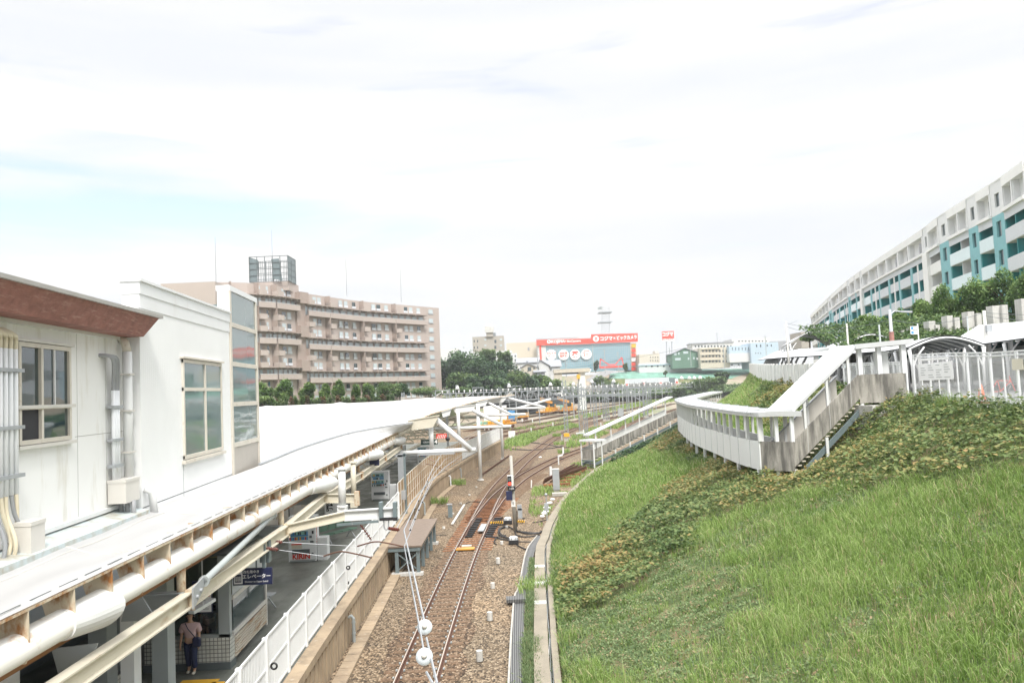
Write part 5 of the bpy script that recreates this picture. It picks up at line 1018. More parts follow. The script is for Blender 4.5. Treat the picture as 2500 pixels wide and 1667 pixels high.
# planted bank with concrete pillars
g = MB(); g.loft([[(24, 58, 9.6), (28, 66, 11.0), (30, 72, 11.6)], [(34, 56, 9.7), (38, 63, 11.4), (42, 70, 12.0)], [(48, 48, 10.4), (48, 58, 12.0), (52, 66, 12.4)], [(80, 40, 11), (80, 50, 12.6), (80, 60, 13)]]); struct('planted_bank', g, M['soil'])
g = MB(); g.loft([[(30, 70, 11.4), (64, 170, 9.6)], [(42, 66, 12.0), (100, 170, 11.0)], [(80, 50, 12.6), (160, 160, 12.5)]]); struct('terrace', g, M['soil'])
for i, (px, yt, yb2, w_) in enumerate(((2269, 791, 822, 16), (2283, 800, 818, 10), (2312, 778, 814, 14), (2330, 782, 812, 12), (2363, 768, 806, 16), (2383, 772, 800, 12), (2424, 754, 792, 18), (2445, 752, 786, 14), (2494, 737, 782, 18), (2225, 806, 826, 12), (2200, 812, 828, 10))):
    Y = 61-(px-2200)*.012; a = V(px, yt, Y); b = V(px, yb2, Y); tag(MB().box((a.x, Y, (a.z+b.z)/2-.3), (w_*Y/1950, .8, a.z-b.z+1.0)).build('concrete_pillar', M['conc_light']), 'pale concrete pillar of the terrace wall under the drooping trees', 'pillar', 'terrace wall pillars')
# poles on the street
def pole(px, yt, Y, r_, label, zb=None, mat='conc_light', extra=None):
    a = V(px, yt, Y); zb = ztop(Y) if zb is None else zb; t = thing('utility_pole', (a.x, a.y, zb), label, 'pole'); MB().tube([(a.x, a.y, zb), a], [r_*1.2, r_*.85], 12).build('shaft', M[mat], t, True); return t, a
t, p1 = pole(1919, 785, 62, .075, 'slender pale pole standing behind the whitewashed panel fence'); m = MB(); m.bar(p1-zz*.3, p1+Vector((.9, 0, .05)), .03); m.build('arm', M['galv'], t)
t, p2 = pole(2172, 755, 46, .10, 'grey street lamp post with a red painted stripe beside the top landing', mat='galv'); m = MB(); c = p2+Vector((.6, 0, -.15)); m.tube([p2-zz*.3, p2+Vector((.3, 0, -.1)), c], .035, 8); m.build('arm', M['galv'], t); m = MB(); m.bar(c, c+Vector((.65, 0, -.05)), .2, .09); m.build('lamp_head', M['galv'], t); MB().tube([p2-zz*1.9, p2-zz*1.3], .13, 12).build('red_stripe', M['fascia'], t)
t, p3 = pole(2067, 790, 58, .07, 'thin white pole in front of the teal apartment trees'); t, p4 = pole(2402, 758, 44, .10, 'pale concrete pole with cable box over the arched shelters'); MB().box(p4-Vector((-.1, .15, 1.0)), (.3, .2, .35)).build('cable_box', M['galv'], t)
t, p5 = pole(2361, 772, 50, .05, 'thin grey lamp pole left of the pale concrete pole', mat='grey'); t, p6 = pole(2146, 792, 52, .06, 'short thin grey post right of the dark bush', mat='grey')
c = V(2232, 806, 44); t = thing('parking_sign', (c.x, c.y, ztop(44)), 'two small white signs with blue squares on a post', 'sign'); m = MB(); m.bar((c.x+.22, c.y+.03, ztop(44)), c+Vector((.22, .03, .35)), .05); m.build('post', M['white'], t)
for dz in (.12, -.12): MB().box(c+zz*dz, (.42, .03, .2)).build('sign_board', M['white_flat'], t); MB().box(c+Vector((-.11, -.02, dz)), (.14, .01, .14)).build('symbol', M['blue'], t)
def wire(a, b, sag, r_=.012, label=None, grp='overhead street cables', mat='dkgrey'):
    a = Vector(a); b = Vector(b); pts = [a.lerp(b, k/14)-zz*sag*4*(k/14)*(1-k/14) for k in range(15)]
    return tag(MB().tube(pts, r_, 5).build('overhead_wire', M[mat]), label or 'thin dark cable sagging between the street poles', 'cable', grp)
wire(p1-zz*.1, p2-zz*.6, .5); wire(p2-zz*.6, p4-zz*.1, .4); wire(p4-zz*.1, Vector((24, 30, 10.2)), .3); wire(p3-zz*.1, p2-zz*1.6, .2); wire(p1-zz*.4, p3-zz*.5, .3); wire(p4-zz*.3, Vector((26, 33, 9.6)), .2)
wire((15.2, 62, 10.8), (-3, 190, 12), .8)
# ================================================================ TEAL APARTMENT BLOCK
TF = smooth_poly([(49.4, 75, 0), (50.3, 78.4, 0), (51.3, 82, 0), (53.2, 92, 0), (55.3, 102, 0), (57.2, 109, 0), (60.6, 124, 0), (64, 139, 0), (74, 179, 0), (96.5, 257, 0)], 1.0)
def tfp(px):
    r_ = (px-1250)/F; best = min(range(len(TF)-1), key=lambda i: abs(TF[i].x/TF[i].y-r_)); b = None
    for i in range(max(0, best-2), min(len(TF)-1, best+2)):
        a, c = TF[i], TF[i+1]; fa, fc_ = a.x-r_*a.y, c.x-r_*c.y
        if fa*fc_ <= 0: return a.lerp(c, fa/(fa-fc_) if fa != fc_ else 0)
    return TF[best].copy()
ta_ = thing('teal_apartment_block', (60, 110, 10), 'long curved white and teal apartment block rising above the trees', 'apartment building')
ZF = [8.9, 11.9, 14.9, 17.9, 20.9, 23.95, 27.4]
seq = [(2560, 2500, 'B', 'balc_grey'), (2500, 2476, 'B', 'balc_grey'), (2476, 2445, 'T', ''), (2445, 2410, 'B', 'balc_glass'), (2410, 2385, 'T', ''), (2385, 2361, 'W', 'balc_glass'), (2361, 2335, 'B', 'balc_glass'), (2335, 2311, 'T', ''), (2311, 2284, 'W', 'offw'), (2284, 2272, 'P', ''), (2272, 2234, 'D', ''), (2234, 2208, 'B', 'balc_grey'), (2208, 2178, 'D', ''), (2178, 2157, 'B', 'balc_grey'), (2157, 2133, 'D', ''), (2133, 2116, 'B', 'balc_glass'), (2116, 2111, 'P', ''), (2111, 2099, 'B', 'balc_glass'), (2099, 2096, 'T', ''), (2096, 2084, 'B', 'balc_glass'), (2084, 2078, 'T', ''), (2078, 2066, 'D', ''), (2066, 2056, 'B', 'balc_glass'), (2056, 2036, 'D', ''), (2036, 2028, 'T', ''), (2028, 2020, 'B', 'balc_glass'), (2020, 2012, 'D', ''), (2012, 2004, 'B', 'balc_glass'), (2004, 1996, 'D', ''), (1996, 1988, 'W', 'offw'), (1988, 1982, 'W', 'offw'), (1982, 1974, 'T', '')]
def seg(m, a, b, z0, z1, d0, d1):
    t_ = (b-a).normalized(); n_ = Vector((t_.y, -t_.x, 0))   # n_ points into the building
    if n_.x < 0: n_ = -n_
    P_ = [a+n_*d0, b+n_*d0, b+n_*d1, a+n_*d1]; m.hexa([Vector((p.x, p.y, z0)) for p in P_]+[Vector((p.x, p.y, z1)) for p in P_]); return n_
for (pa, pb, ty, mt) in seq:
    a, b = tfp(pa), tfp(pb); w_ = (b-a).length; t_ = (b-a).normalized(); A_ = {k: MB() for k in ('teal', 'teal_d', 'lteal', 'offw', 'white')}
    for f in range(6):
        z0, z1 = ZF[f], ZF[f+1]; top = f == 5
        if ty in 'TPD' and not top:
            base = 'lteal' if ty in 'TD' else 'offw'
            if ty == 'P': seg(A_['offw'], a, b, z0, z1, -.35, .3); continue
            if ty == 'T':
                c, d = a.lerp(b, .30), a.lerp(b, .68); seg(A_[base], a, c, z0, z1, 0, .4); seg(A_[base], d, b, z0, z1, 0, .4); seg(A_[base], c, d, z0, z0+.7, 0, .4); seg(A_[base], c, d, z1-.7, z1, 0, .4)
                m = MB(); seg(m, c, d, z0+.7, z1-.7, .18, .22); o = m.build('window', M['glass'], ta_)
            else:
                seg(A_[base], a, a.lerp(b, .14), z0, z1, 0, .4); seg(A_[base], a.lerp(b, .86), b, z0, z1, 0, .4); seg(A_['offw'], a.lerp(b, .46), a.lerp(b, .54), z0, z1, .02, .4)
                for u0, u1 in ((.14, .46), (.54, .86)):
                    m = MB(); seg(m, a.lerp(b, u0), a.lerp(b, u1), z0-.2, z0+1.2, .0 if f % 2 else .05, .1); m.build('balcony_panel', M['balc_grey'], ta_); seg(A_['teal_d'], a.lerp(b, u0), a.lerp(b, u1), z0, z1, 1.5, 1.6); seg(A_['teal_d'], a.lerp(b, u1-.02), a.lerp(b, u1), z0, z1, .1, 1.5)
                    m = MB(); seg(m, a.lerp(b, u0+.04), a.lerp(b, u1-.14), z0+.1, z1-.7, 1.42, 1.5); m.build('window', M['glass'], ta_)
                if f == 4: seg(A_[base], a, b, z1-.6, z1, -.01, .3)
        elif ty == 'T' and top or ty == 'P' and top:
            c, d = a.lerp(b, .30), a.lerp(b, .68); seg(A_['white'], a, c, z0, z1, 0, .4); seg(A_['white'], d, b, z0, z1, 0, .4); seg(A_['white'], c, d, z0, z0+.8, 0, .4); seg(A_['white'], c, d, z1-1.2, z1, 0, .4); m = MB(); seg(m, c, d, z0+.8, z1-1.2, .18, .22); m.build('window', M['glass'], ta_)
        else:
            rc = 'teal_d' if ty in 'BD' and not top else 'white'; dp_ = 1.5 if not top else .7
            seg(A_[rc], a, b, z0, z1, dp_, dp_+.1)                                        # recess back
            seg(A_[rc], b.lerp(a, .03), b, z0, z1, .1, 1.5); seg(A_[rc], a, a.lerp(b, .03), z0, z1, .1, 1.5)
            seg(A_['offw'], a, b, z1-(.30 if not top else .9), z1, 0 if not top else -.1, 1.6 if not top else .8)                # slab edge
            if not top:
                m = MB(); seg(m, a, b, z0-.25, z0+1.15, -.04, .06); m.build('balcony_panel', M[mt or 'balc_grey'], ta_)
            else:
                seg(A_['offw'], a, b, z0-.1, z0+.25, -.3, .3); m = MB(); seg(m, a, b, z0-.9, z0-.1, -.02, .05); m.build('balcony_panel', M['balc_grey'], ta_); seg(A_['white'], a, a.lerp(b, .1), z0, z1, -.05, .5)
            m = MB(); seg(m, a.lerp(b, .25), a.lerp(b, .60 if top else .75), z0+.1, z1-(1.3 if top else .75), dp_-.08, dp_); m.build('window', M['glass'], ta_)
    for k, m in A_.items():
        if m.v: m.build('wall', M[k], ta_)
m = MB()
for a, b in zip(TF[::4], TF[4::4]): seg(m, a, b, 27.4, 27.55, -.05, 12)
m.build('roof', M['offw'], ta_); m = MB()
for a, b in zip(TF[::4], TF[4::4]): seg(m, a, b, 8.5, 27.3, 1.7, 12)
m.build('core_wall', M['offw'], ta_)
# ================================================================ TAUPE APARTMENT BLOCK
PF = smooth_poly([(-22.9, 254, 0), (-33, 240, 0), (-43, 226, 0), (-50, 210.5, 0), (-55.3, 198, 0), (-58.8, 190, 0), (-66, 184, 0), (-82, 185, 0)], 2.0)
def pfp(px):
    r_ = (px-1250)/F
    for a, c in zip(PF, PF[1:]):
        fa, fc_ = a.x-r_*a.y, c.x-r_*c.y
        if fa*fc_ <= 0: return a.lerp(c, fa/(fa-fc_))
    return (PF[0] if r_ > -.15 else PF[-1]).copy()
pb_ = thing('taupe_apartment_block', (-45, 215, 7), 'nine storey curved taupe apartment block with banded balconies', 'apartment building')
FH = 2.86; ZT_ = 35.1; NF = 9
W_ = MB(); Wd = MB()
def pseg(m, a, b, z0, z1, d0, d1):   # d>0 towards viewer
    t_ = (b-a).normalized(); n_ = Vector((t_.y, -t_.x, 0)); n_ = n_ if n_.y < 0 else -n_
    P_ = [a+n_*d0, b+n_*d0, b+n_*d1, a+n_*d1]; m.hexa([Vector((p.x, p.y, z0)) for p in P_]+[Vector((p.x, p.y, z1)) for p in P_])
for i in range(0, len(PF)-1, 2): pseg(W_, PF[i], PF[min(i+2, len(PF)-1)], 5.5, ZT_-.25 if PF[i].x > -54 else ZT_+.5, -11, 0)
bays = [(1068, 1036, 'end'), (1036, 958, 'n'), (958, 879, 'n'), (879, 795, 'n'), (795, 742, 'n'), (742, 722, 'seam'), (722, 664, 'n'), (664, 622, 'n'), (622, 560, 'n')]
M['win_pale'] = glass('pale curtained window', (.45, .52, .54), .15)
for bi, (pa, pb2, ty) in enumerate(bays):
    a, b = pfp(pa), pfp(pb2); w_ = (b-a).length; zt = ZT_-.3 if pa > 735 else ZT_+.6
    for f in range(NF+1):
        z1 = zt-f*FH; z0 = z1-FH
        if z0 < 6: continue
        if ty == 'end':
            m = MB(); pseg(m, a.lerp(b, .30), a.lerp(b, .62), z0+.9, z1-.75, -.02, .06); o = m.build('window', M['win_pale'], pb_); m = MB(); pseg(m, a.lerp(b, .28), a.lerp(b, .64), z0+.65, z0+1.0, .06, .14); m.build('window_rail', M['galv'], o); continue
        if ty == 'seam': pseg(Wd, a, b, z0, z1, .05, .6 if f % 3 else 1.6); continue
        band = f in (1, 4, 7)
        if band:
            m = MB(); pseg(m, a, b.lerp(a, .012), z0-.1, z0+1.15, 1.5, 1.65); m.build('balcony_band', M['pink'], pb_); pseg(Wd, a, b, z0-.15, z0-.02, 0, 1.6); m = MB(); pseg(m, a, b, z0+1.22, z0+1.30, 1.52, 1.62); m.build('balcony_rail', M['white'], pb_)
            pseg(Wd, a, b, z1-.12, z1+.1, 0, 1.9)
            for k in range(5): u = (k+.5)/5; m = MB(); pseg(m, a.lerp(b, u-.07), a.lerp(b, u+.07), z0+.3, z1-.5, .02, .08); m.build('window', M['win_pale'], pb_)
            for k in range(4): u = (k+.5)/4; pseg(W_, a.lerp(b, u-.012), a.lerp(b, u+.012), z1-.5, z1-.1, 0, 1.7)
        else:
            pw = 2.2/w_; m = MB(); pseg(m, b.lerp(a, pw), b, z0-.1, z0+1.15, 1.9, 2.05); pseg(m, b.lerp(a, pw), b.lerp(a, pw-.01), z0-.1, z0+1.15, 0, 2.0); pseg(m, b.lerp(a, pw), b, z0-.15, z0, 0, 2.0); pseg(m, b.lerp(a, .01), b, z0-.1, z0+1.15, 0, 2.0); m.build('balcony_pod', M['pink'], pb_)
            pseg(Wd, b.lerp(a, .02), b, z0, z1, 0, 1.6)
            n = 3 if w_ > 12 else 2
            for k in range(n): u = (.12, .36, .52, .7)[k] if n == 3 else (.2, .42)[k]; ww = 1.45/w_; m = MB(); pseg(m, a.lerp(b, u), a.lerp(b, u+ww), z0+.75, z1-.55, -.02, .05); o = m.build('window', M['win_pale'] if (k+f+bi) % 3 else M['glass'], pb_); m = MB(); pseg(m, a.lerp(b, u-.01), a.lerp(b, u+ww+.01), z0+.55, z0+1.15, .06, .12); m.build('window_rail', M['balc_grey'], o)
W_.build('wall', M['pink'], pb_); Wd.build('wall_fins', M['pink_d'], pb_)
def vbox(p0, p1, yt, yb2, Y, dep, m=None, z0=None):
    """box between two sighted columns at distance Y"""
    a = V(p0, yt, Y); b = V(p1, yt, Y); zb = V(p0, yb2, Y).z if z0 is None else z0; m = m or MB(); m.bb(a.x, b.x, Y, Y+dep, zb, (a.z+b.z)/2); return m
vbox(612, 705, 688, 712, 196, 9).build('roof_house', M['pink'], pb_); vbox(634, 668, 692, 712, 194, 8).build('penthouse', M['pink'], pb_)
vbox(392, 525, 690, 735, 172, 10, z0=20).build('end_wing', M['pink'], pb_)
a = V(608, 628, 195); b = V(702, 628, 195); tk = thing('rooftop_screen', (a.x, 195, 34), 'dark netted scaffold screen on the taupe block roof', 'rooftop screen')
m = MB(); zb = V(608, 689, 195).z; zt = a.z
for x in np.linspace(a.x, b.x, 6):
    for y in (195, 202): m.bar((x, y, zb), (x, y, zt), .14)
for z in np.linspace(zb, zt, 5):
    for y in (195, 202): m.bar((a.x, y, z), (b.x, y, z), .12)
    m.bar((a.x, 195, z), (a.x, 202, z), .12); m.bar((b.x, 195, z), (b.x, 202, z), .12)
for x in np.linspace(a.x, b.x, 16): m.bar((x, 198, zb), (x+.2*math.sin(x*7), 198, zt-.8), .09)
m.build('scaffold', M['dkgrey'], tk); m = MB(); m.quad((a.x, 195.1, zb), (a.x+1.9, 195.1, zb), (a.x+2.2, 195.1, zt-.8), (a.x, 195.1, zt)); m.quad((b.x-3.6, 195.1, zb+.6), (b.x-1.4, 195.1, zb), (b.x-2.2, 195.1, zt-.6), (b.x-4.1, 195.1, zt-.7)); m.build('torn_netting', M['blgrey'], tk); m = MB(); m.quad((b.x, 195, zb), (b.x, 202, zb), (b.x, 202, zt), (b.x, 195, zt)); m.build('side_netting', M['blgrey'], tk)
for (px, yt, yb2, Y) in ((525, 578, 690, 176), (663, 560, 690, 198), (844, 634, 722, 224), (977, 657, 738, 242)): a = V(px, yt, Y); b = V(px, yb2, Y); tag(MB().tube([(a.x, a.y, b.z), a], [.12, .04], 6).build('lightning_rod', M['galv']), 'tall thin lightning rod standing on the taupe block roof', 'mast', 'rods on the taupe block roof')
# ================================================================ DISTANT TOWN
g = MB(); g.loft([[(-120, 380, 5), (-120, 443, 14.0), (-120, 1400, 18)], [(20, 384, 3.5), (20, 443, 14.0), (20, 1400, 18)], [(300, 384, 4), (300, 443, 14.2), (300, 1400, 20)]]); struct('plateau', g, M['farground'])
g = MB()
P0 = [V(x, y, Y) for x, y, Y in ((1490, 912, 440), (1520, 908, 440), (1600, 904, 440), (1700, 902, 440), (1795, 900, 440), (1895, 898, 440))]; P1 = [V(x, y, Y) for x, y, Y in ((1485, 926, 410), (1520, 926, 410), (1600, 925, 410), (1700, 924, 410), (1790, 926, 410), (1900, 926, 410))]
g.strip(P1, P0); struct('net_slope', g, M['greennet'])
g = MB(); q0 = [V(x, 924, 411) for x in (1480, 1600, 1700, 1900)]; q1 = [V(x, y, 392) for x, y in ((1470, 985), (1600, 978), (1700, 968), (1900, 955))]; g.strip(q1, q0); struct('verge', g, M['soil'])
def bldg(p0, p1, yt, yb2, Y, dep, mt, label, wins=(), cat='building', roof=None, name='town_building'):
    a = V(p0, yt, Y); b = V(p1, yt, Y); t = thing(name, ((a.x+b.x)/2, Y, V(p0, yb2, Y).z), label, cat); m = vbox(p0, p1, yt, yb2+10, Y, dep); m.build('wall', M[mt], t)
    for (x0, x1, y0, y1, wm) in wins:
        c = V(x0, y0, Y); d = V(x1, y1, Y); mm_ = MB(); mm_.bb(c.x, d.x, Y-.12, Y+.1, d.z, c.z); mm_.build('window', M[wm], t)
    if roof: mm_ = MB(); mm_.bb(a.x-.4, b.x+.4, Y-.5, Y+dep, (a.z+b.z)/2, (a.z+b.z)/2+roof[0]); mm_.build('roof', M[roof[1]], t)
    return t
def grid(x0, x1, y0, y1, nx, ny, fx=.5, fy=.5, mt='glass'):
    o = []; sx_, sy_ = (x1-x0)/nx, (y1-y0)/ny
    for i in range(nx):
        for j in range(ny): o.append((x0+sx_*(i+.5-fx/2), x0+sx_*(i+.5+fx/2), y0+sy_*(j+.5-fy/2), y0+sy_*(j+.5+fy/2), mt))
    return o
# electronics store
Y = 450
ks = thing('electronics_store', tuple(V(1430, 900, Y)), 'glass fronted electronics store with long red sign band', 'store')
vbox(1312, 1332, 838, 905, Y, 30).build('wall', M['house_white'], ks); vbox(1538, 1553, 838, 912, Y, 30).build('wall', M['house_cream'], ks); vbox(1331, 1539, 840, 912, Y+.4, 30).build('glass_front', M['glass_facade'], ks)
vbox(1314, 1552, 822, 838, Y+2, 30).build('roof', M['house_white'], ks); m = MB()
for x in np.linspace(1331, 1539, 44): a = V(x, 842, Y); m.bar((a.x, Y+.3, V(x, 909, Y).z), (a.x, Y+.3, a.z), .12)
for y in np.linspace(846, 908, 12): a = V(1331, y, Y); m.bar((a.x, Y+.3, a.z), (V(1539, y, Y).x, Y+.3, a.z), .12)
m.build('mullion_grid', M['galv'], ks)
def signband(p0, p1, y0a, y0b, y1a, y1b, nm='sign_band'):
    a, b, c, d = V(p0, y1a, Y-1), V(p1, y1b, Y-1), V(p1, y0b, Y-1), V(p0, y0a, Y-1); e = Vector((0, 1.4, 0)); m = MB(); m.hexa([a, b, b+e, a+e, d, c, c+e, d+e]); return m.build(nm, M['sign_red'], ks)
signband(1309.5, 1443, 829.5, 826, 843, 839); signband(1443, 1557, 816, 813, 838, 834)
vbox(1309, 1410, 826, 828, Y-1.2, 2).build('band_cap', M['dkgrey'], ks)
xd = Vector((1, 0, .0)); 
lettering('KOJIMA', 2.3, M['white_flat'], ks, V(1362, 833.6, Y-1.15), ext=.1, off=.09); lettering('×', 1.6, M['white_flat'], ks, V(1381, 833, Y-1.15), ext=.1, off=.05); lettering('BicCamera', 1.75, M['white_flat'], ks, V(1401, 832.5, Y-1.15), ext=.1, off=.05)
lettering('コジマ', 2.7, M['white_flat'], ks, V(1480, 827, Y-1.15), ext=.1, off=.10, sx=.9); lettering('×', 2.6, M['white_flat'], ks, V(1500, 825.8, Y-1.15), ext=.1, off=.05); lettering('ビックカメラ', 2.5, M['white_flat'], ks, V(1530, 824.5, Y-1.15), ext=.1, off=.09, sx=.78)
def disc(px, py, rpx, body, sz, nm='round_sign', mt='white_flat', tm='sign_red', YY=None):
    c = V(px, py, YY or Y-.4); r_ = rpx*c.y/F; m = MB(); m.tube([c, c-Vector((0, .3, 0))], r_, 28); o = m.build(nm, M[mt], ks); 
    for i, s_ in enumerate(body): lettering(s_, sz, M[tm], ks, c+Vector((0, -.32, (len(body)-1)*.55*sz-i*1.1*sz)), ext=.02, off=sz*.03)
disc(1346, 866, 12.8, ['おもちゃ', 'ゲーム'], 1.35); disc(1376, 866, 12.8, ['自転車', '腕時計'], 1.45); disc(1404, 865.5, 12.8, ['薬'], 3.6); disc(1431.5, 864.5, 12.8, ['酒'], 3.6)
disc(1340, 834, 4.6, ['B'], 1.5, 'emblem', YY=Y-1.1); disc(1455, 827, 7.4, ['B'], 2.4, 'emblem', YY=Y-1.1)
for i in range(6): c = V(1547, 844+i*11.2, Y-.6); MB().box(c, (2.3, .3, 1.9)).build('tenant_sign', M[('yellow', 'sign_red', 'sign_red', 'white_flat', 'sign_red', 'sign_red')[i]], ks); 
m = vbox(1317, 1321, 842, 878, Y-.5, .4); m.build('vertical_banner', M['sign_red'], ks); m = MB()
a0, a1, a2, a3 = V(1466, 897, 440), V(1489, 890, 440), V(1497, 890, 440), V(1522, 896, 440)
for p, q in ((V(1466, 876, 440), V(1486, 890, 440)), (V(1486, 890, 440), V(1502, 890, 440)), (V(1502, 890, 440), V(1518, 872, 440)), (V(1466, 876, 440), V(1464, 898, 440)), (V(1518, 872, 440), V(1523, 896, 440)), (V(1464, 896, 440), V(1523, 893, 440))): m.bar(p, q, .5)
m.build('entrance_truss', M['sign_red'], ks); m = vbox(1464, 1523, 893, 899, 438, 3); m.build('entrance_canopy', M['sign_red'], ks)
bldg(1236, 1312, 836, 905, 455, 40, 'house_cream', 'long windowless cream wall building beside the red sign band', [(1288, 1293, 848, 856, 'roof_grey')]); bldg(1421, 1443, 815, 828, 460, 10, 'house_white', 'small white rooftop room behind the red sign band')
# telecom tower
t = thing('telecom_tower', tuple(V(1478, 815, 475)), 'grey lattice telecom tower with two ring platforms behind the store', 'tower'); m = MB(); Yt = 475
for px in (1470, 1487):
    for dy in (0, 4): m.bar(V(px-(1 if px < 1480 else -1), 816, Yt+dy), V(px, 748, Yt+dy), .15)
for k in range(12):
    y = 750+k*5.5
    for dy in (0, 4): m.bar(V(1470, y, Yt+dy), V(1487, y+5, Yt+dy), .07); m.bar(V(1469, y, Yt+dy), V(1488, y, Yt+dy), .09)
m.build('lattice_mast', M['lattice'], t)
for y in (763, 787): m = MB(); m.bb(V(1461, y, Yt).x, V(1493, y, Yt).x, Yt-3, Yt+6, V(1478, y+1, Yt).z, V(1478, y-1.2, Yt).z); m.build('ring_platform', M['lattice'], t)
for px, y in ((1462, 753), (1467, 752)): m = MB(); c = V(px, y, Yt-1); m.tube([c, c-Vector((0, .6, 0))], .9, 14); m.build('dish', M['grey'], t)
# pylon sign
t = thing('pylon_sign', tuple(V(1632, 885, 440)), 'tall red and white pylon sign standing on thin legs right of the store', 'sign'); m = MB(); c0_ = V(1617, 809, 440); c1_ = V(1646, 826, 440); m.bb(c0_.x, c1_.x, 440, 442, c1_.z, c0_.z); m.build('sign_board', M['sign_red'], t); m = MB(); c2_ = V(1646, 832, 440); m.bb(c0_.x, c1_.x, 440, 442, c2_.z, c1_.z-.01); m.build('sign_board', M['white_flat'], t)
lettering('コジマ', 2.6, M['white_flat'], t, V(1630, 816.5, 439.9), ext=.05, off=.12, sx=.8); lettering('ビックカメラ', 1.0, M['sign_red'], t, V(1630, 829, 439.9), ext=.05, off=.03)
for px in (1627, 1640): MB().bar(V(px, 832, 441), V(px, 885, 441), .45).build('leg', M['galv'], t)
# taupe tower block, white slab, houses
t = bldg(1153, 1230, 821, 862, 380, 14, 'tower_taupe', 'five storey taupe block topped by a pointed stair tower', grid(1154, 1170, 825, 856, 2, 2, .35, .35)+grid(1180, 1190, 822, 850, 1, 2, .5, .3, 'win_pale')+grid(1204, 1215, 826, 855, 1, 2, .45, .5)+grid(1218, 1228, 822, 850, 1, 2, .5, .3, 'win_pale')); vbox(1186, 1203, 796, 822, 379, 8).build('stair_tower', M['tower_taupe'], t)
a, b = V(1184, 797, 378.5), V(1204, 797, 378.5); c = V(1195, 788.5, 382); m = MB(); P_ = [a, b, b+Vector((0, 8, 0)), a+Vector((0, 8, 0))]; m.poly(P_)
for i in range(4): m.poly([P_[i], P_[(i+1) % 4], c])
m.build('tower_roof', M['conc_light'], t); vbox(1183, 1205, 797, 812, 378.4, .6).build('tower_bay', M['conc_light'], t); vbox(1204, 1210, 812, 821, 380, 4).build('roof_tank', M['lattice'], t)
bldg(1148, 1250, 858, 874, 350, 12, 'house_white', 'white flat roofed building between the two round trees', [(1246, 1250, 861, 866, 'glass')]); bldg(1070, 1118, 851, 872, 420, 12, 'house_white', 'low pale roof peeping over the dark trees beside the taupe block'); bldg(1240, 1262, 862, 892, 345, 10, 'house_white', 'white stepped building edge right of the round trees', grid(1246, 1262, 864, 884, 2, 2, .4, .4))
def house(p0, p1, yw, yb2, yr, Y, dep, mt, rmt, label, wins=(), ridge=.5, along=False):
    a = V(p0, yw, Y); b = V(p1, yw, Y); t = thing('house', ((a.x+b.x)/2, Y, V(p0, yb2, Y).z), label, 'house'); vbox(p0, p1, yw, yb2+14, Y, dep).build('wall', M[mt], t); zw = (a.z+b.z)/2; zr = V((p0+p1)/2, yr, Y).z; m = MB(); e = .6
    if along:
        m.hexa([(a.x-e, Y-e, zw-.1), (b.x+e, Y-e, zw-.1), (b.x+e, Y+dep/2, zr), (a.x-e, Y+dep/2, zr), (a.x-e, Y-e, zw+.1), (b.x+e, Y-e, zw+.1), (b.x+e, Y+dep/2, zr+.2), (a.x-e, Y+dep/2, zr+.2)]); m.hexa([(a.x-e, Y+dep/2, zr), (b.x+e, Y+dep/2, zr), (b.x+e, Y+dep+e, zw-.1), (a.x-e, Y+dep+e, zw-.1), (a.x-e, Y+dep/2, zr+.2), (b.x+e, Y+dep/2, zr+.2), (b.x+e, Y+dep+e, zw+.1), (a.x-e, Y+dep+e, zw+.1)])
    else:
        xr = a.x+(b.x-a.x)*ridge; g_ = MB(); g_.poly([(a.x, Y, zw), (b.x, Y, zw), (xr, Y, zr)]); g_.build('gable', M[mt], t)
        for x0, x1 in ((a.x-e, xr), (b.x+e, xr)): m.hexa([(x0, Y-e, zw-.25), (x1, Y-e, zr), (x1, Y+dep, zr), (x0, Y+dep, zw-.25), (x0, Y-e, zw), (x1, Y-e, zr+.25), (x1, Y+dep, zr+.25), (x0, Y+dep, zw)])
    m.build('roof', M[rmt], t)
    for (x0, x1, y0, y1, wm) in wins: c = V(x0, y0, Y); d = V(x1, y1, Y); q = MB(); q.bb(c.x, d.x, Y-.1, Y+.1, d.z, c.z); q.build('window', M[wm], t)
    return t
house(1273, 1310, 897, 912, 887, 300, 10, 'house_cream', 'roof_grey', 'cream gabled house with one large window above the trees', [(1288, 1297, 896, 905, 'glass'), (1302, 1306, 897, 901, 'glass')], .42); house(1316, 1340, 893, 914, 878, 318, 12, 'house_white', 'roof_grey', 'white house with steep grey roof in front of the store', [(1343, 1347, 898, 905, 'glass')], .1)
house(1330, 1368, 895, 914, 878, 320, 14, 'house_white', 'roof_grey', 'long grey roofed white house below the round store signs', [(1333, 1337, 897, 903, 'glass')], along=True); house(1264, 1316, 885, 900, 873, 335, 12, 'house_white', 'roof_grey', 'white house with low grey roof behind the cream gabled house', [(1284, 1290, 882, 886, 'glass')], along=True); house(1306, 1330, 908, 916, 904, 296, 8, 'roof_grey', 'roof_grey', 'low blue grey roofed shed before the long roofed house', along=True)
house(1641, 1708, 862, 886, 850, 425, 16, 'house_green', 'roof_grey', 'dark green house with cream window trim and gabled roof', [(1645, 1652, 860, 867, 'win_pale'), (1655, 1659, 860, 866, 'win_pale'), (1668, 1680, 858, 863, 'win_pale'), (1648, 1662, 874, 879, 'win_pale'), (1679, 1683, 873, 878, 'win_pale'), (1692, 1696, 872, 877, 'win_pale'), (1700, 1707, 873, 878, 'white_flat')], .45)
t = bldg(1560, 1610, 864, 888, 440, 12, 'house_cream', 'cream low rise block left of the pylon sign', grid(1585, 1609, 868, 884, 4, 2, .3, .4)); vbox(1599, 1608, 856, 866, 442, 8).build('roof_room', M['conc_light'], t)
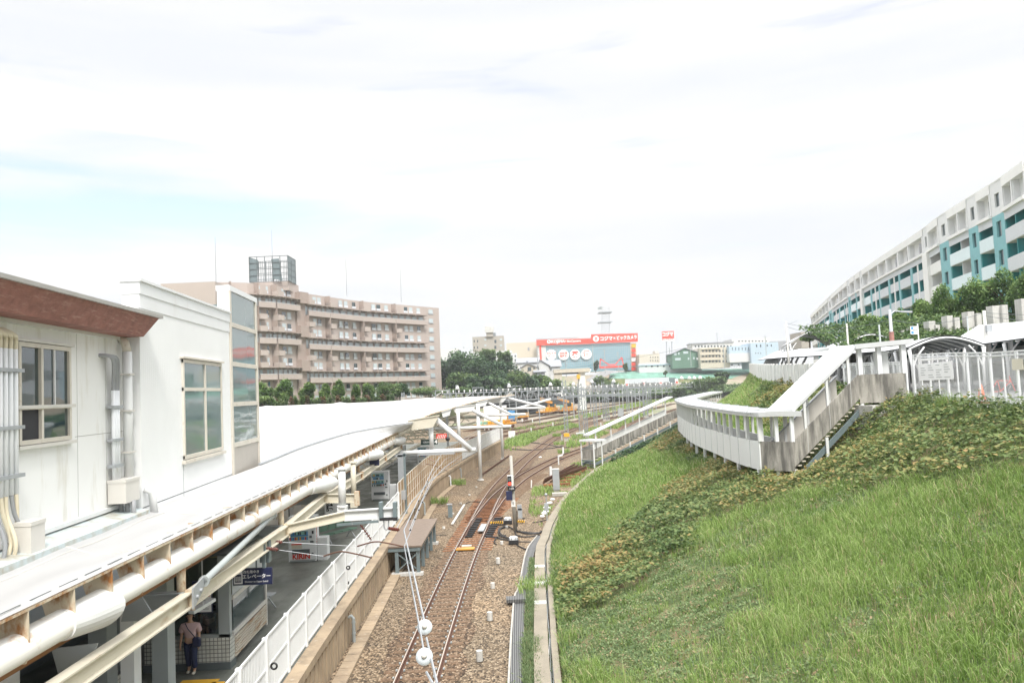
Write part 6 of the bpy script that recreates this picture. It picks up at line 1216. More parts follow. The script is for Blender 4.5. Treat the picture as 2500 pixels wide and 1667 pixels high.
t = bldg(1708, 1780, 848, 890, 420, 16, 'house_cream', 'cream apartment house with long open balconies behind the parked cars', grid(1712, 1778, 850, 888, 8, 3, .45, .4)); [vbox(1712, 1758, y, y+3, 419, 1).build('balcony_band', M['house_cream'], t) for y in (850, 864, 877)]
t = bldg(1690, 1790, 838, 850, 470, 14, 'house_white', 'wide pale upper building behind the cream apartment house', grid(1694, 1788, 840, 850, 12, 1, .5, .4), roof=(.6, 'roof_grey')); t = bldg(1780, 1834, 844, 864, 415, 16, 'house_blue', 'pale blue office block with square windows over a white base', grid(1784, 1832, 845, 858, 6, 1, .22, .55)+grid(1792, 1830, 862, 872, 4, 1, .3, .6)); vbox(1780, 1831, 862, 885, 414.5, 16).build('lower_wall', M['house_white'], t)
bldg(1832, 1900, 836, 890, 412, 18, 'house_blue', 'pale blue factory wing right of the blue office block', grid(1842, 1862, 838, 850, 2, 1, .3, .5)+grid(1868, 1888, 838, 848, 2, 1, .25, .5)+grid(1842, 1860, 858, 866, 3, 1, .3, .3)); bldg(1786, 1878, 826, 842, 480, 20, 'house_white', 'long white building with flat roof behind the blue office block', grid(1800, 1874, 829, 836, 9, 1, .4, .4)); bldg(1870, 1960, 832, 845, 520, 20, 'roof_grey', 'low grey roof beyond the blue factory wing')
t = bldg(1560, 1712, 890, 903, 432, 6, 'house_white', 'row of pale blue single storey sheds above the green slope', grid(1570, 1700, 888, 899, 9, 1, .3, .4), roof=(.5, 'house_blue')); bldg(1955, 1977, 810, 840, 300, 12, 'tower_taupe', 'small taupe building just left of the teal end wall')
# wall, white railing and vans above the net slope
t = thing('white_railing', tuple(V(1750, 898, 436)), 'white railing along the street above the green net slope', 'railing'); m = MB()
for x in range(1560, 1900, 5): m.bar(V(x, 898-(x-1560)*.012, 436), V(x, 887-(x-1560)*.02, 436), .3)
m.bar(V(1560, 888, 436), V(1900, 880, 436), .25); m.build('railing', M['white'], t)
for i, (px, lb) in enumerate(((1795, 'white van parked above the green slope below the blue block'), (1822, 'white van nose parked behind the railing at the slope end'))):
    c = V(px, 888, 434); t = thing('parked_van', tuple(c), lb, 'van'); m = MB(); x0, z0 = c.x-3, c.z-.9; pr = [(0, .4), (6, .4), (6, 1.5), (5.2, 2.3), (.2, 2.4), (0, 1.6)]
    m.poly([(x0+x, 434, z0+z) for x, z in pr]); m.poly([(x0+x, 436, z0+z) for x, z in pr][::-1]); n = len(pr); [m.quad((x0+pr[k][0], 434, z0+pr[k][1]), (x0+pr[k][0], 436, z0+pr[k][1]), (x0+pr[(k+1) % n][0], 436, z0+pr[(k+1) % n][1]), (x0+pr[(k+1) % n][0], 434, z0+pr[(k+1) % n][1])) for k in range(n)]; m.build('body', M['white_clean'], t)
    m = MB()
    for k in range(4): m.bb(x0+.5+1.2*k, x0+1.4+1.2*k, 433.9, 434.1, z0+1.5, z0+2.1)
    m.build('window', M['glass'], t)
    for dx in (1.2, 4.8): m = MB(); m.tube([(x0+dx, 433.8, z0+.4), (x0+dx, 434.2, z0+.4)], .4, 12); m.build('wheel', M['black'], t)
# tunnel portals and hoarding
t = thing('tunnel_portal', tuple(V(1610, 970, 395)), 'concrete railway tunnel mouths below the grey hoarding', 'tunnel portal'); m = MB(); c0_ = V(1525, 938, 394); c1_ = V(1650, 975, 394); Yp = 394
m.bb(c0_.x, c1_.x, Yp, Yp+1, V(1530, 945, Yp).z, V(1530, 934, Yp).z); 
for px in (1527, 1562, 1590, 1600, 1632, 1648): m.bb(V(px, 950, Yp).x-.6, V(px, 950, Yp).x+.6, Yp, Yp+1, -.3, V(1530, 945, Yp).z)
m.build('portal_frame', M['conc'], t); vbox(1527, 1648, 944, 985, Yp+14, 1, z0=-.3).build('tunnel_dark', M['black'], t)
t = thing('hoarding', tuple(V(1580, 935, 392)), 'long pale grey hoarding above the tunnel mouths', 'hoarding'); vbox(1526, 1633, 923, 937, 392, .5).build('hoarding_sheet', M['balc_grey'], t); vbox(1632, 1650, 922, 938, 392.3, .5).build('dark_sheet', M['blgrey'], t)
# viaduct piers
t = thing('viaduct_pier', tuple(V(1360, 995, 280)), 'white portal pier carrying a cream deck beam over the yard', 'viaduct pier'); Yv = 280
for p0, p1 in ((1355, 1371), (1412, 1428)): vbox(p0, p1, 908, 1000, Yv, 4, z0=-.3).build('column', M['offw'], t)
vbox(1352, 1440, 900, 911, Yv-1, 7).build('deck_beam', M['house_cream'], t); vbox(1362, 1412, 910, 914, Yv, 4).build('deck_soffit', M['dkgrey'], t); vbox(1352, 1372, 911, 930, Yv-.5, 1).build('pier_facing', M['house_cream'], t); vbox(1408, 1416, 914, 925, Yv-1, 1).build('access_box', M['yellow'], t)
t = tag(vbox(1228, 1370, 965, 972, 262, 60, z0=4.2).build('depot_roof', M['darkroof']), 'broad dark depot roof behind the lattice gantries', 'roof')
g = MB(); g.quad(V(1228, 972, 262), V(1400, 966, 262), Vector((V(1400, 966, 262).x, 262, -.3)), Vector((V(1228, 972, 262).x, 262, -.3))); tag(g.build('depot_wall', M['darkroof']), 'dark depot wall behind the orange maintenance wagons', 'wall')
g = MB(); a, b = V(1180, 985, 165), V(1235, 975, 165); g.bb(a.x, b.x, 165, 170, -.1, 4.6); tag(g.build('yard_hut', M['offw']), 'white flat hut under the far end of the tent canopy', 'hut')
# curved street with parked cars up to the store
g = MB(); g.strip([V(1430, 928, 330), V(1450, 915, 380), V(1480, 903, 430)], [V(1445, 935, 330), V(1478, 918, 380), V(1505, 905, 430)]); struct('street', g, M['asphalt'])
for i in range(4):
    c = V(1432+i*2, 915-i*3.5, 345+i*14); t = thing('parked_car', tuple(c), 'white car parked on the curved street beside the white pier', 'car', 'white cars on the curved street'); m = MB(); m.bb(c.x-.9, c.x+.9, c.y-2, c.y+2, c.z, c.z+.8); m.build('body', M['white_clean'], t); m = MB(); m.hexa([c+Vector((-.85, -1.3, .8)), c+Vector((.85, -1.3, .8)), c+Vector((.85, 1.4, .8)), c+Vector((-.85, 1.4, .8)), c+Vector((-.7, -.8, 1.4)), c+Vector((.7, -.8, 1.4)), c+Vector((.7, 1, 1.4)), c+Vector((-.7, 1, 1.4))]); m.build('cabin', M['glass'], t)
# distant utility poles
for (px, yt, yb2, Y) in ((1446, 845, 900, 400), (1508, 858, 905, 420), (1475, 852, 912, 400), (1684, 836, 890, 415), (1868, 818, 880, 400), (1765, 834, 895, 410), (1311, 850, 905, 330), (1357, 850, 905, 330), (1634, 848, 892, 436), (1750, 812, 838, 470), (1381, 880, 915, 300)):
    a = V(px, yt, Y); b = V(px, yb2, Y); m = MB(); m.tube([(a.x, a.y, b.z-1), a], .16, 6); m.bar(a+Vector((-.9, 0, -.7)), a+Vector((.9, 0, -.7)), .12); m.bar(a+Vector((-.7, 0, -1.6)), a+Vector((.7, 0, -1.6)), .1); tag(m.build('utility_pole', M['grey']), 'thin utility pole with crossarms standing among the distant houses', 'pole', 'utility poles in the distant town')
# ================================================================ VEGETATION
def np_mesh(name, verts, quads, tris, mat, rnd, parent=None):
    """verts (n,3); quads (q,4); tris (t,3); rnd: leaf tone per vertex, in crowns with painted shading"""
    me = bpy.data.meshes.new(name); nq, nt_ = len(quads), len(tris)
    me.vertices.add(len(verts)); me.vertices.foreach_set('co', np.ascontiguousarray(verts, dtype=np.float32).ravel())
    loops = np.concatenate([quads.ravel(), tris.ravel()]) if nt_ else quads.ravel()
    me.loops.add(len(loops)); me.loops.foreach_set('vertex_index', loops.astype(np.int32))
    st_ = np.concatenate([np.arange(nq)*4, nq*4+np.arange(nt_)*3]); tot = np.concatenate([np.full(nq, 4), np.full(nt_, 3)])
    me.polygons.add(nq+nt_); me.polygons.foreach_set('loop_start', st_.astype(np.int32)); me.polygons.foreach_set('loop_total', tot.astype(np.int32))
    a = me.attributes.new('rnd', 'FLOAT', 'POINT'); a.data.foreach_set('value', rnd.astype(np.float32))
    me.update(calc_edges=True); me.materials.append(mat); o = bpy.data.objects.new(name, me); col.objects.link(o)
    if parent: o.parent = parent
    return o
def blades(P, H, W, bend, lean=None):
    """grass blades: returns verts, quads, tris, per-vertex index of blade"""
    n = len(P); az = rng.uniform(0, 2*np.pi, n); d = np.stack([np.cos(az), np.sin(az), np.zeros(n)], 1); s_ = np.stack([-np.sin(az), np.cos(az), np.zeros(n)], 1)
    if lean is not None: d = d*0.8+lean; d /= np.linalg.norm(d, axis=1)[:, None]+1e-6
    az2 = rng.uniform(0, 2*np.pi, n); s_ = np.stack([np.cos(az2), np.sin(az2), np.zeros(n)], 1)
    H = H[:, None]; W = W[:, None]; B = bend[:, None]; up = np.array([0, 0, 1.0])
    v0 = P-s_*W/2; v1 = P+s_*W/2; m = P+up*H*.55+d*B*H*.25; v2 = m-s_*W*.42; v3 = m+s_*W*.42; m2 = P+up*H*(.92-.12*B)+d*B*H*.62; v4 = m2-s_*W*.25; v5 = m2+s_*W*.25; tip = P+up*H*(1.02-.42*B)+d*B*H*1.05
    V_ = np.stack([v0, v1, v2, v3, v4, v5, tip], 1).reshape(-1, 3); b = np.arange(n)[:, None]*7
    Q = np.concatenate([b+np.array([[0, 1, 3, 2]]), b+np.array([[2, 3, 5, 4]])]); T = b+np.array([[4, 5, 6]]); return V_, Q, T
def leaves(P, S, flat=.6, droop=0.0):
    n = len(P); az = rng.uniform(0, 2*np.pi, n); tilt = rng.normal(0, flat, n); d = np.stack([np.cos(az)*np.cos(tilt), np.sin(az)*np.cos(tilt), np.sin(tilt)-droop], 1); s_ = np.stack([-np.sin(az), np.cos(az), rng.normal(0, flat*.6, n)], 1); S = S[:, None]
    nrm = np.cross(d, s_); nrm /= np.linalg.norm(nrm, axis=1)[:, None]+1e-9
    v0 = P-d*S*.5; v1 = P-s_*S*.42+nrm*S*.12; v2 = P+d*S*.55; v3 = P+s_*S*.42+nrm*S*.12
    V_ = np.stack([v0, v1, v2, v3], 1).reshape(-1, 3); b = np.arange(n)[:, None]*4; T = np.concatenate([b+np.array([[0, 1, 2]]), b+np.array([[0, 2, 3]])]); return V_, T
fyA, fxA, tyA, txA, zyA, ztA = map(np.array, (FY, FX, TY, TX, ZY, ZT))
def TZn(x, y):
    f = np.interp(y, fyA, fxA); t = np.interp(y, tyA, txA); z = np.interp(y, zyA, ztA); s_ = np.clip((x-f)/(t-f), 0, 1); return 0.1+(z-.1)*s_**1.2-1.15*np.exp(-((y-35.3-(x-13)*.3)/2.0)**2)*np.exp(-((x-13.4)/2.2)**4), s_
def inpoly(x, y, poly):
    c = np.zeros(len(x), bool); n = len(poly)
    for i in range(n):
        x1, y1 = poly[i][0], poly[i][1]; x2, y2 = poly[(i+1) % n][0], poly[(i+1) % n][1]
        k = ((y1 > y) != (y2 > y)); k &= x < (x2-x1)*(y-y1)/((y2-y1) if y2 != y1 else 1e-9)+x1; c ^= k
    return c
def vnoise(x, y, sc, seed=0):
    r_ = np.random.default_rng(seed); g_ = r_.random((64, 64)); X = (x*sc) % 64; Y = (y*sc) % 64; i = X.astype(int); j = Y.astype(int); u = X-i; v = Y-j; u = u*u*(3-2*u); v = v*v*(3-2*v); i2 = (i+1) % 64; j2 = (j+1) % 64
    return g_[i, j]*(1-u)*(1-v)+g_[i2, j]*u*(1-v)+g_[i, j2]*(1-u)*v+g_[i2, j2]*u*v
# plan outlines of the vine patches, surveyed once on the slope
def outline(pts): return [on_slope(*p)[:2] for p in pts]
VA = outline([(1357, 1500), (1362, 1400), (1420, 1372), (1500, 1325), (1560, 1275), (1620, 1210), (1690, 1160), (1760, 1130), (1850, 1150), (1940, 1150), (1990, 1080), (2060, 1010), (2120, 985), (2240, 992), (2400, 1000), (2520, 1012), (2560, 1180), (2300, 1175), (2150, 1190), (2000, 1205), (1900, 1240), (1800, 1265), (1700, 1300), (1640, 1370), (1580, 1420), (1500, 1470), (1420, 1500)])
VB = outline([(1560, 1095), (1620, 1040), (1650, 1045), (1690, 1085), (1730, 1120), (1760, 1150), (1700, 1125), (1650, 1105), (1600, 1110)])
VC = outline([(1850, 960), (1930, 945), (2060, 950), (2060, 990), (1960, 1060), (1900, 1090), (1870, 1040), (1840, 1000)])
WE = outline([(1372, 1667), (1366, 1500), (1500, 1470), (1640, 1370), (1720, 1340), (1800, 1420), (1860, 1500), (1760, 1580), (1700, 1667)])
def region(x, y):
    jx = rng.normal(0, .22, len(x)); wob = (vnoise(x, y, 1.3, 5)-.5)*1.2+jx; wob2 = (vnoise(x, y, 1.1, 6)-.5)*1.8+jx[::-1]
    v = inpoly(x+wob, y+wob2, VA) | inpoly(x+wob*.8, y+wob2, VB) | inpoly(x+wob, y+wob2, VC); w_ = inpoly(x+wob, y+wob2, WE) & ~v; return v, w_
def scatter(n_per_m2, y0, y1, cell=None):
    X, Yv = [], []
    for ya_ in np.arange(y0, y1, 1.0):
        f, t = footx(ya_), topx(ya_); n = int(n_per_m2(ya_)*(t-f+.3)); X.append(rng.uniform(f+.02, t+.3, n)); Yv.append(rng.uniform(ya_, ya_+1, n))
    return np.concatenate(X), np.concatenate(Yv)
# --- grass
x, y = scatter(lambda q: 430 if q < 30 else 300 if q < 45 else 150 if q < 70 else 70 if q < 100 else 26, 9, 135)
keepv = (y*.72 > x-1.5) | (y > 30)
x, y = x[keepv], y[keepv]; v, w_ = region(x, y); cl_ = vnoise(x, y, .8, 1)*.6+vnoise(x, y, 2.6, 2)*.4
bare = vnoise(x, y, .55, 31); k = ~v & ~w_ & (rng.random(len(x)) < .20+1.15*cl_-.35*np.clip((bare-.6)*5, 0, 1)); k |= (v & (rng.random(len(x)) < .05)); k |= (w_ & (rng.random(len(x)) < .06+.5*(vnoise(x, y, 1.7, 33) > .62))); x, y, cl_, w2 = x[k], y[k], cl_[k], w_[k]
z, s_ = TZn(x, y); n = len(x); near = y < 60
H = (.22+.46*cl_*rng.random(n)+.10*rng.random(n))*np.where(y > 55, 1.1, 1)*np.where(w2, .55, 1); W = np.where(y < 30, .017, np.where(y < 45, .022, np.where(y < 70, .04, .08)))*rng.uniform(.7, 1.3, n); bend = np.clip(rng.normal(.55, .3, n), .05, 1.3)
lean = np.tile(np.array([[-.35, -.25, 0]]), (n, 1)); Vt, Q, T = blades(np.stack([x, y, z-.02], 1), H, W, bend, lean); rn = np.clip(rng.normal(.42, .17, n)+(cl_-.5)*.25+(vnoise(x, y, .3, 41)-.5)*.3, 0, .84); rn[rng.random(n) < .07] = .87; rn[rng.random(n) < .035*(1+2*(vnoise(x, y, .5, 43) > .7))] = .97
tag(np_mesh('grass', Vt, Q, T, M['grass'], np.repeat(rn, 7)), kind='stuff')
# --- low weeds
x, y = scatter(lambda q: 620 if q < 30 else 260 if q < 45 else 0, 12, 45); v, w_ = region(x, y); k = (w_ | (~v & (rng.random(len(x)) < .16+.5*np.clip((vnoise(x, y, .55, 31)-.55)*5, 0, 1)))) & (rng.random(len(x)) < .15+1.1*vnoise(x, y, 2.2, 8)); x, y = x[k], y[k]; z, s_ = TZn(x, y); n = len(x)
hh = vnoise(x, y, 2.2, 8)*.24*rng.uniform(.4, 1, n)+rng.random(n)*.06; Vt, T = leaves(np.stack([x, y, z+hh], 1), rng.uniform(.03, .085, n), .6); rn = np.clip(rng.normal(.45, .2, n)+(vnoise(x, y, 2.2, 8)-.5)*.5, 0, 1); rn[rng.random(n) < .035] = .97
tag(np_mesh('low_weeds', Vt, np.zeros((0, 4), int), T, M['weed'], np.repeat(rn, 4)), kind='stuff')
# --- broad leaved vines
x, y = scatter(lambda q: 210 if q < 40 else 160 if q < 60 else 110 if q < 85 else 60, 12, 100); v, w_ = region(x, y); k = v & (rng.random(len(x)) < .45+.8*vnoise(x, y, 1.6, 3)); x, y = x[k], y[k]; z, s_ = TZn(x, y); n = len(x)
bump_ = vnoise(x, y, .9, 4)*.55+vnoise(x, y, 2.6, 9)*.40; hh = bump_*rng.uniform(.45, 1.0, n)+.03; Vt, T = leaves(np.stack([x, y, z+hh], 1), rng.uniform(.09, .19, n)*np.where(y > 50, 1.3, 1), .42)
pz = vnoise(x, y, .35, 12); rn = np.clip(rng.normal(.42, .17, n)+(hh/(bump_+.05)-.7)*.5+(pz-.45)*.55+np.where((x < 5) | (y > 60), .18, .06), 0, 1)
tag(np_mesh('vine_cover', Vt, np.zeros((0, 4), int), T, M['vine'], np.repeat(rn, 4)), kind='stuff')
# --- patches of grass in the yard, along the drain and walls (plan polygons)
def patch(name, poly, dens, hmin, hmax, wd, seed, mat='grass', z0=-.1, edge=.5):
    poly = [(p[0], p[1]) for p in poly]; xs = [p[0] for p in poly]; ys_ = [p[1] for p in poly]; area = (max(xs)-min(xs))*(max(ys_)-min(ys_)); n = int(area*dens); x = rng.uniform(min(xs), max(xs), n); y = rng.uniform(min(ys_), max(ys_), n); sc = 2.0/max(1, (max(ys_)-min(ys_))/12)
    c = vnoise(x, y, sc, seed); k = inpoly(x, y, poly) & (c > edge*rng.random(n)+.12); x, y, c = x[k], y[k], c[k]; n = len(x)
    if n == 0: return
    Vt, Q, T = blades(np.stack([x, y, np.full(n, z0)], 1), (hmin+(hmax-hmin)*c)*rng.uniform(.5, 1.1, n), np.full(n, wd)*rng.uniform(.7, 1.3, n), np.clip(rng.normal(.5, .3, n), 0, 1.2)); tag(np_mesh(name, Vt, Q, T, M[mat], np.repeat(np.clip(rng.normal(.5, .2, n), 0, 1), 7)), kind='stuff')
gp = lambda L_: [G(a, b, -.1) for a, b in L_]
patch('trackside_grass', gp([(1235, 1100), (1232, 1080), (1260, 1066), (1330, 1048), (1400, 1036), (1420, 1042), (1360, 1052), (1320, 1068), (1290, 1086), (1260, 1100)]), 14, .25, .8, .13, 21)
patch('trackside_grass', gp([(1382, 1092), (1395, 1066), (1450, 1045), (1520, 1020), (1600, 1000), (1560, 1022), (1520, 1040), (1470, 1066), (1440, 1082), (1400, 1094)]), 10, .25, .8, .15, 22)
patch('trackside_grass', gp([(1290, 1250), (1300, 1190), (1345, 1188), (1400, 1130), (1470, 1115), (1480, 1130), (1400, 1190), (1350, 1240), (1330, 1290), (1310, 1280)]), 55, .08, .35, .05, 23, 'grass', -.1, .6)
patch('trackside_grass', gp([(1420, 1010), (1540, 985), (1640, 965), (1700, 950), (1720, 965), (1620, 985), (1500, 1005)]), 1.2, .3, 1.0, .35, 24); patch('trackside_grass', gp([(1240, 1050), (1400, 1015), (1560, 985), (1570, 990), (1420, 1024), (1260, 1055)]), 3, .2, .6, .2, 25, edge=.8)
for px, py in ((1118, 1182), (1068, 1228), (1236, 1095), (1376, 1105), (1365, 1085), (1360, 1065), (1460, 1058), (1310, 1440)): p = G(px, py, -.1); r_ = .7; patch('weed_tuft', [(p.x-r_, p.y-r_), (p.x+r_, p.y-r_), (p.x+r_, p.y+r_), (p.x-r_, p.y+r_)], 160, .3, .8, .03, int(px), edge=.2)
patch('drain_weeds', [(-.05, 14), (.34, 14), (.42, 24), (.52, 30), (.75, 38), (.4, 38), (.12, 30), (-.1, 24)], 1300, .12, .42, .02, 31, 'weed', -.12, .15); patch('kerb_weeds', [(.62, 20), (.72, 20), (.8, 30), (1.1, 40), (1.0, 40), (.7, 30)], 260, .05, .25, .02, 32, 'weed', -.1, .5)
patch('drain_weeds', [(-.7, 19), (-.3, 19), (-.3, 23.5), (-.55, 22.5)], 200, .05, .25, .02, 33, 'grass', -.12, .6); patch('slope_fringe', [(1.0, 20), (1.25, 20), (1.5, 36), (2.4, 46), (3.6, 54), (3.2, 54), (2.0, 45), (1.2, 36)], 500, .1, .4, .022, 35, 'weed', .08, .2)
# --- trees
def crown(rad, n, size, seed, droop=0.0, lobes=9, hollow=.55, base=-.5):
    r_ = np.random.default_rng(seed); C = []; 
    for i in range(lobes):
        a = r_.uniform(0, 2*np.pi); e = r_.uniform(base, 1); q = r_.uniform(.35, .72); C.append((math.cos(a)*q*math.sqrt(max(.05, 1-e*e*.6)), math.sin(a)*q*math.sqrt(max(.05, 1-e*e*.6)), e*.62, r_.uniform(.28, .5)))
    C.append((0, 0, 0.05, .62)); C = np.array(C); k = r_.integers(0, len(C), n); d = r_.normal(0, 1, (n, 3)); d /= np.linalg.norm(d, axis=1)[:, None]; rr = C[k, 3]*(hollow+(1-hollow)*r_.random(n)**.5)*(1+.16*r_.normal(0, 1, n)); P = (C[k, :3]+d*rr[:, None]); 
    sh = np.clip(.45+.30*d[:, 2]+.25*(rr/C[k, 3]-.7)+r_.normal(0, .14, n)+.12*r_.normal(0, 1, len(C))[k], 0, 1); P = P*np.array(rad)  # upper, outer leaves toned lighter, inner ones darker: shading put into the leaf colour
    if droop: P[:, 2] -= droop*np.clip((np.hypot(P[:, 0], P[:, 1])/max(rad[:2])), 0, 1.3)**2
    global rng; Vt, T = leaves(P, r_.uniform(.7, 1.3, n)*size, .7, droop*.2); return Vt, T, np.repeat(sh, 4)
def tree(name, loc, h, rad, n, size, mat, label, group=None, seed=1, droop=0.0, trunk=.25, lobes=9, cz=None, base=-.5, limbs=5, cat='tree'):
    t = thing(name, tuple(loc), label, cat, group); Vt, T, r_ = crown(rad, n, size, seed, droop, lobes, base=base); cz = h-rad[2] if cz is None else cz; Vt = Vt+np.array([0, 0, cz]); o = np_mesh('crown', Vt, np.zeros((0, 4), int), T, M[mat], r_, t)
    m = MB(); rr = random.Random(seed); m.tube([(0, 0, -.5), (.05, 0, cz*.5), (0, .05, cz)], [trunk, trunk*.8, trunk*.5], 8)
    for i in range(limbs): a = 2*math.pi*i/limbs+rr.random(); z0 = cz*rr.uniform(.45, .9); m.tube([(0, 0, z0), (rad[0]*.3*math.cos(a), rad[1]*.3*math.sin(a), z0+rad[2]*.35), (rad[0]*.6*math.cos(a), rad[1]*.6*math.sin(a), z0+rad[2]*.6)], [trunk*.45, trunk*.3, trunk*.1], 6)
    me = bpy.data.meshes.new('trunk'); me.from_pydata(m.v, [], m.f); me.materials.append(M['bark']); o = bpy.data.objects.new('trunk', me); col.objects.link(o); o.parent = t; return t
def vtree(px, yt, yb2, Y, wpx, n, size, mat, label, **k):
    a = V(px, yt, Y); b = V(px, yb2, Y); h = a.z-b.z; w2 = wpx*Y/F/2; rz = k.pop('rz', h*.45); return tree('tree', (a.x, Y, b.z), h, (w2, w2*.9, rz), n, size, mat, label, **k)
# weeping trees on the terrace below the teal block
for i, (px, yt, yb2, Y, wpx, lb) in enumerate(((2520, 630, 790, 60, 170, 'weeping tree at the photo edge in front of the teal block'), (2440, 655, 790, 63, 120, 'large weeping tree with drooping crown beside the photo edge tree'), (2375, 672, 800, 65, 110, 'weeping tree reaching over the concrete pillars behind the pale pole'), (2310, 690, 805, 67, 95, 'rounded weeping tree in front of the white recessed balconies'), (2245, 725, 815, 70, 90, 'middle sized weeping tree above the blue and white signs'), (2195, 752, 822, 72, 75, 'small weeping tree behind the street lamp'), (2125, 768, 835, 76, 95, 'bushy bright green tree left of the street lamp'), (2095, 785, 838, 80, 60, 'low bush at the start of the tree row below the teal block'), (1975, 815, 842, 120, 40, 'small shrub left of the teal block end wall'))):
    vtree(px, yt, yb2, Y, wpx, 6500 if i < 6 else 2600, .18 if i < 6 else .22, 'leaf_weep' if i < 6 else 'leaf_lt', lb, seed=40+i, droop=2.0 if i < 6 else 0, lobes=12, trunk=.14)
# ivy on the bank
n = 26000; x = rng.uniform(24, 62, n); y = 56+(x-34)*-.18+rng.uniform(-1, 9, n); Vt, T = leaves(np.stack([x, y, 9.6+(y-(56-(x-34)*.18))*.24+(x-24)*.03+rng.uniform(0, .5, n)], 1), rng.uniform(.16, .3, n), .6); tag(np_mesh('bank_ivy', Vt, np.zeros((0, 4), int), T, M['leaf_md'], np.repeat(rng.random(n), 4)), kind='stuff')
# big dark trees beyond the yard
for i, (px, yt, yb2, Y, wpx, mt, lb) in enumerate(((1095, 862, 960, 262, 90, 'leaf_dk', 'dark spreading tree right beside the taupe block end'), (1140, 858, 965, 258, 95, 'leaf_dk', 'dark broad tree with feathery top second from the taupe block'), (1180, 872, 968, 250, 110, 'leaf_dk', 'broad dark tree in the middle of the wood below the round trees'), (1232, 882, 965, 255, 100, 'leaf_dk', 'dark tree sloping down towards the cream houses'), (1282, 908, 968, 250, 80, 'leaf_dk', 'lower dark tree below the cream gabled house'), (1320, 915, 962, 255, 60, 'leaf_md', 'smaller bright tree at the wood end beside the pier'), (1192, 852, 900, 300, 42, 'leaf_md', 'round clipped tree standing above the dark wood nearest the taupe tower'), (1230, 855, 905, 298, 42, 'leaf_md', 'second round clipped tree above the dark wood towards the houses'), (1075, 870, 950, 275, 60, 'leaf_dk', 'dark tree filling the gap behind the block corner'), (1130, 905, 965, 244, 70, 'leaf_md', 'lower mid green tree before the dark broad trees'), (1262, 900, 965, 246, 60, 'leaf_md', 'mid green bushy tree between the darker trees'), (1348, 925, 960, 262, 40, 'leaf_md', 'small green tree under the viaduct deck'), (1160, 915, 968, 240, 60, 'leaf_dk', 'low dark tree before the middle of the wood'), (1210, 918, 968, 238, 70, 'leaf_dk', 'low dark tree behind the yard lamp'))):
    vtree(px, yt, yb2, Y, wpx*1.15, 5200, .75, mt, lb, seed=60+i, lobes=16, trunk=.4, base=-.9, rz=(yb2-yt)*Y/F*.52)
# trimmed trees, hedge and shrubs before the taupe block
for i, (px, yt, yb2, Y, wpx, mt, lb) in enumerate(((642, 931, 975, 140, 36, 'leaf_lt', 'round light green tree beside the lift shaft glass'), (695, 926, 985, 136, 48, 'leaf_lt', 'tallest round headed tree in the row before the taupe block'), (751, 934, 985, 138, 38, 'leaf_lt', 'dense round tree second along the row'), (791, 935, 982, 142, 24, 'leaf_lt', 'narrow oval tree between two rounder ones in the row'), (829, 929, 975, 145, 29, 'leaf_lt', 'round tree on a clear stem in the middle of the row'), (871, 936, 980, 150, 22, 'leaf_lt', 'slim oval tree just left of the last trimmed tree'), (899, 931, 975, 152, 27, 'leaf_lt', 'last trimmed round tree before the broad shrubs'), (945, 930, 975, 158, 60, 'leaf_md', 'broad spreading shrub in front of the block end'), (975, 932, 972, 162, 50, 'leaf_dk', 'dark dense shrub behind the spreading one'), (1050, 940, 972, 190, 80, 'leaf_md', 'wide flat hedge like bush at the block corner'), (1112, 944, 968, 205, 60, 'leaf_md', 'low bush behind the yard lamp'), (640, 965, 1000, 120, 60, 'leaf_md', 'bulky dark shrub at the lift shaft edge'))):
    vtree(px, yt, yb2, Y, wpx*1.25, 3800, .30, mt, lb, seed=90+i, lobes=8, trunk=.16, rz=(yb2-yt)*Y/F*(.56 if i < 7 else .6))
for i in range(24):
    px = 672+i*12.5; Y = 128+i*.9; Vm = 'leaf_red' if i % 3 == 0 else 'leaf_md'; vtree(px, 966-(i*.25), 1000-(i*.3), Y, 20, 900, .22, Vm, 'clipped shrub of the red and green hedge row below the trimmed trees', group='hedge shrubs before the taupe block', seed=120+i, lobes=5, trunk=.06, limbs=2, rz=1.5, cat='shrub')
# far hillside greenery
for i, (px, yt, yb2, Y, wpx, lb) in enumerate(((1470, 915, 960, 340, 60, 'grassy mound of shrubs beside the curved street'), (1500, 930, 965, 345, 50, 'shrub mound left of the grey hoarding'), (1700, 922, 965, 330, 60, 'shrub behind the row of lattice poles'), (1745, 918, 960, 320, 60, 'leafy bush where the green slope meets the grass'), (1760, 908, 935, 330, 40, 'small tree growing on the green net slope'), (1660, 935, 975, 350, 40, 'bush right of the tunnel mouths'), (1400, 940, 985, 300, 60, 'bank of bushes between the pier legs'), (1440, 950, 990, 300, 70, 'green bush behind the orange crane'), (1453, 880, 908, 436, 15, 'street tree before the store glass left of the red entrance'), (1527, 886, 908, 434, 13, 'small street tree right of the red entrance'), (1434, 900, 912, 400, 10, 'tiny round tree beside the white pier'), (1730, 878, 892, 428, 28, 'row of potted bushes before the cream apartment house'), (1624, 905, 918, 415, 10, 'lone bush on the green net slope'))):
    vtree(px, yt, yb2, Y, wpx*1.1, 1500, .8 if Y < 360 else .6, 'leaf_md' if i not in (4, 8) else 'leaf_dk', lb, seed=160+i, lobes=7, trunk=.2, base=-.9)
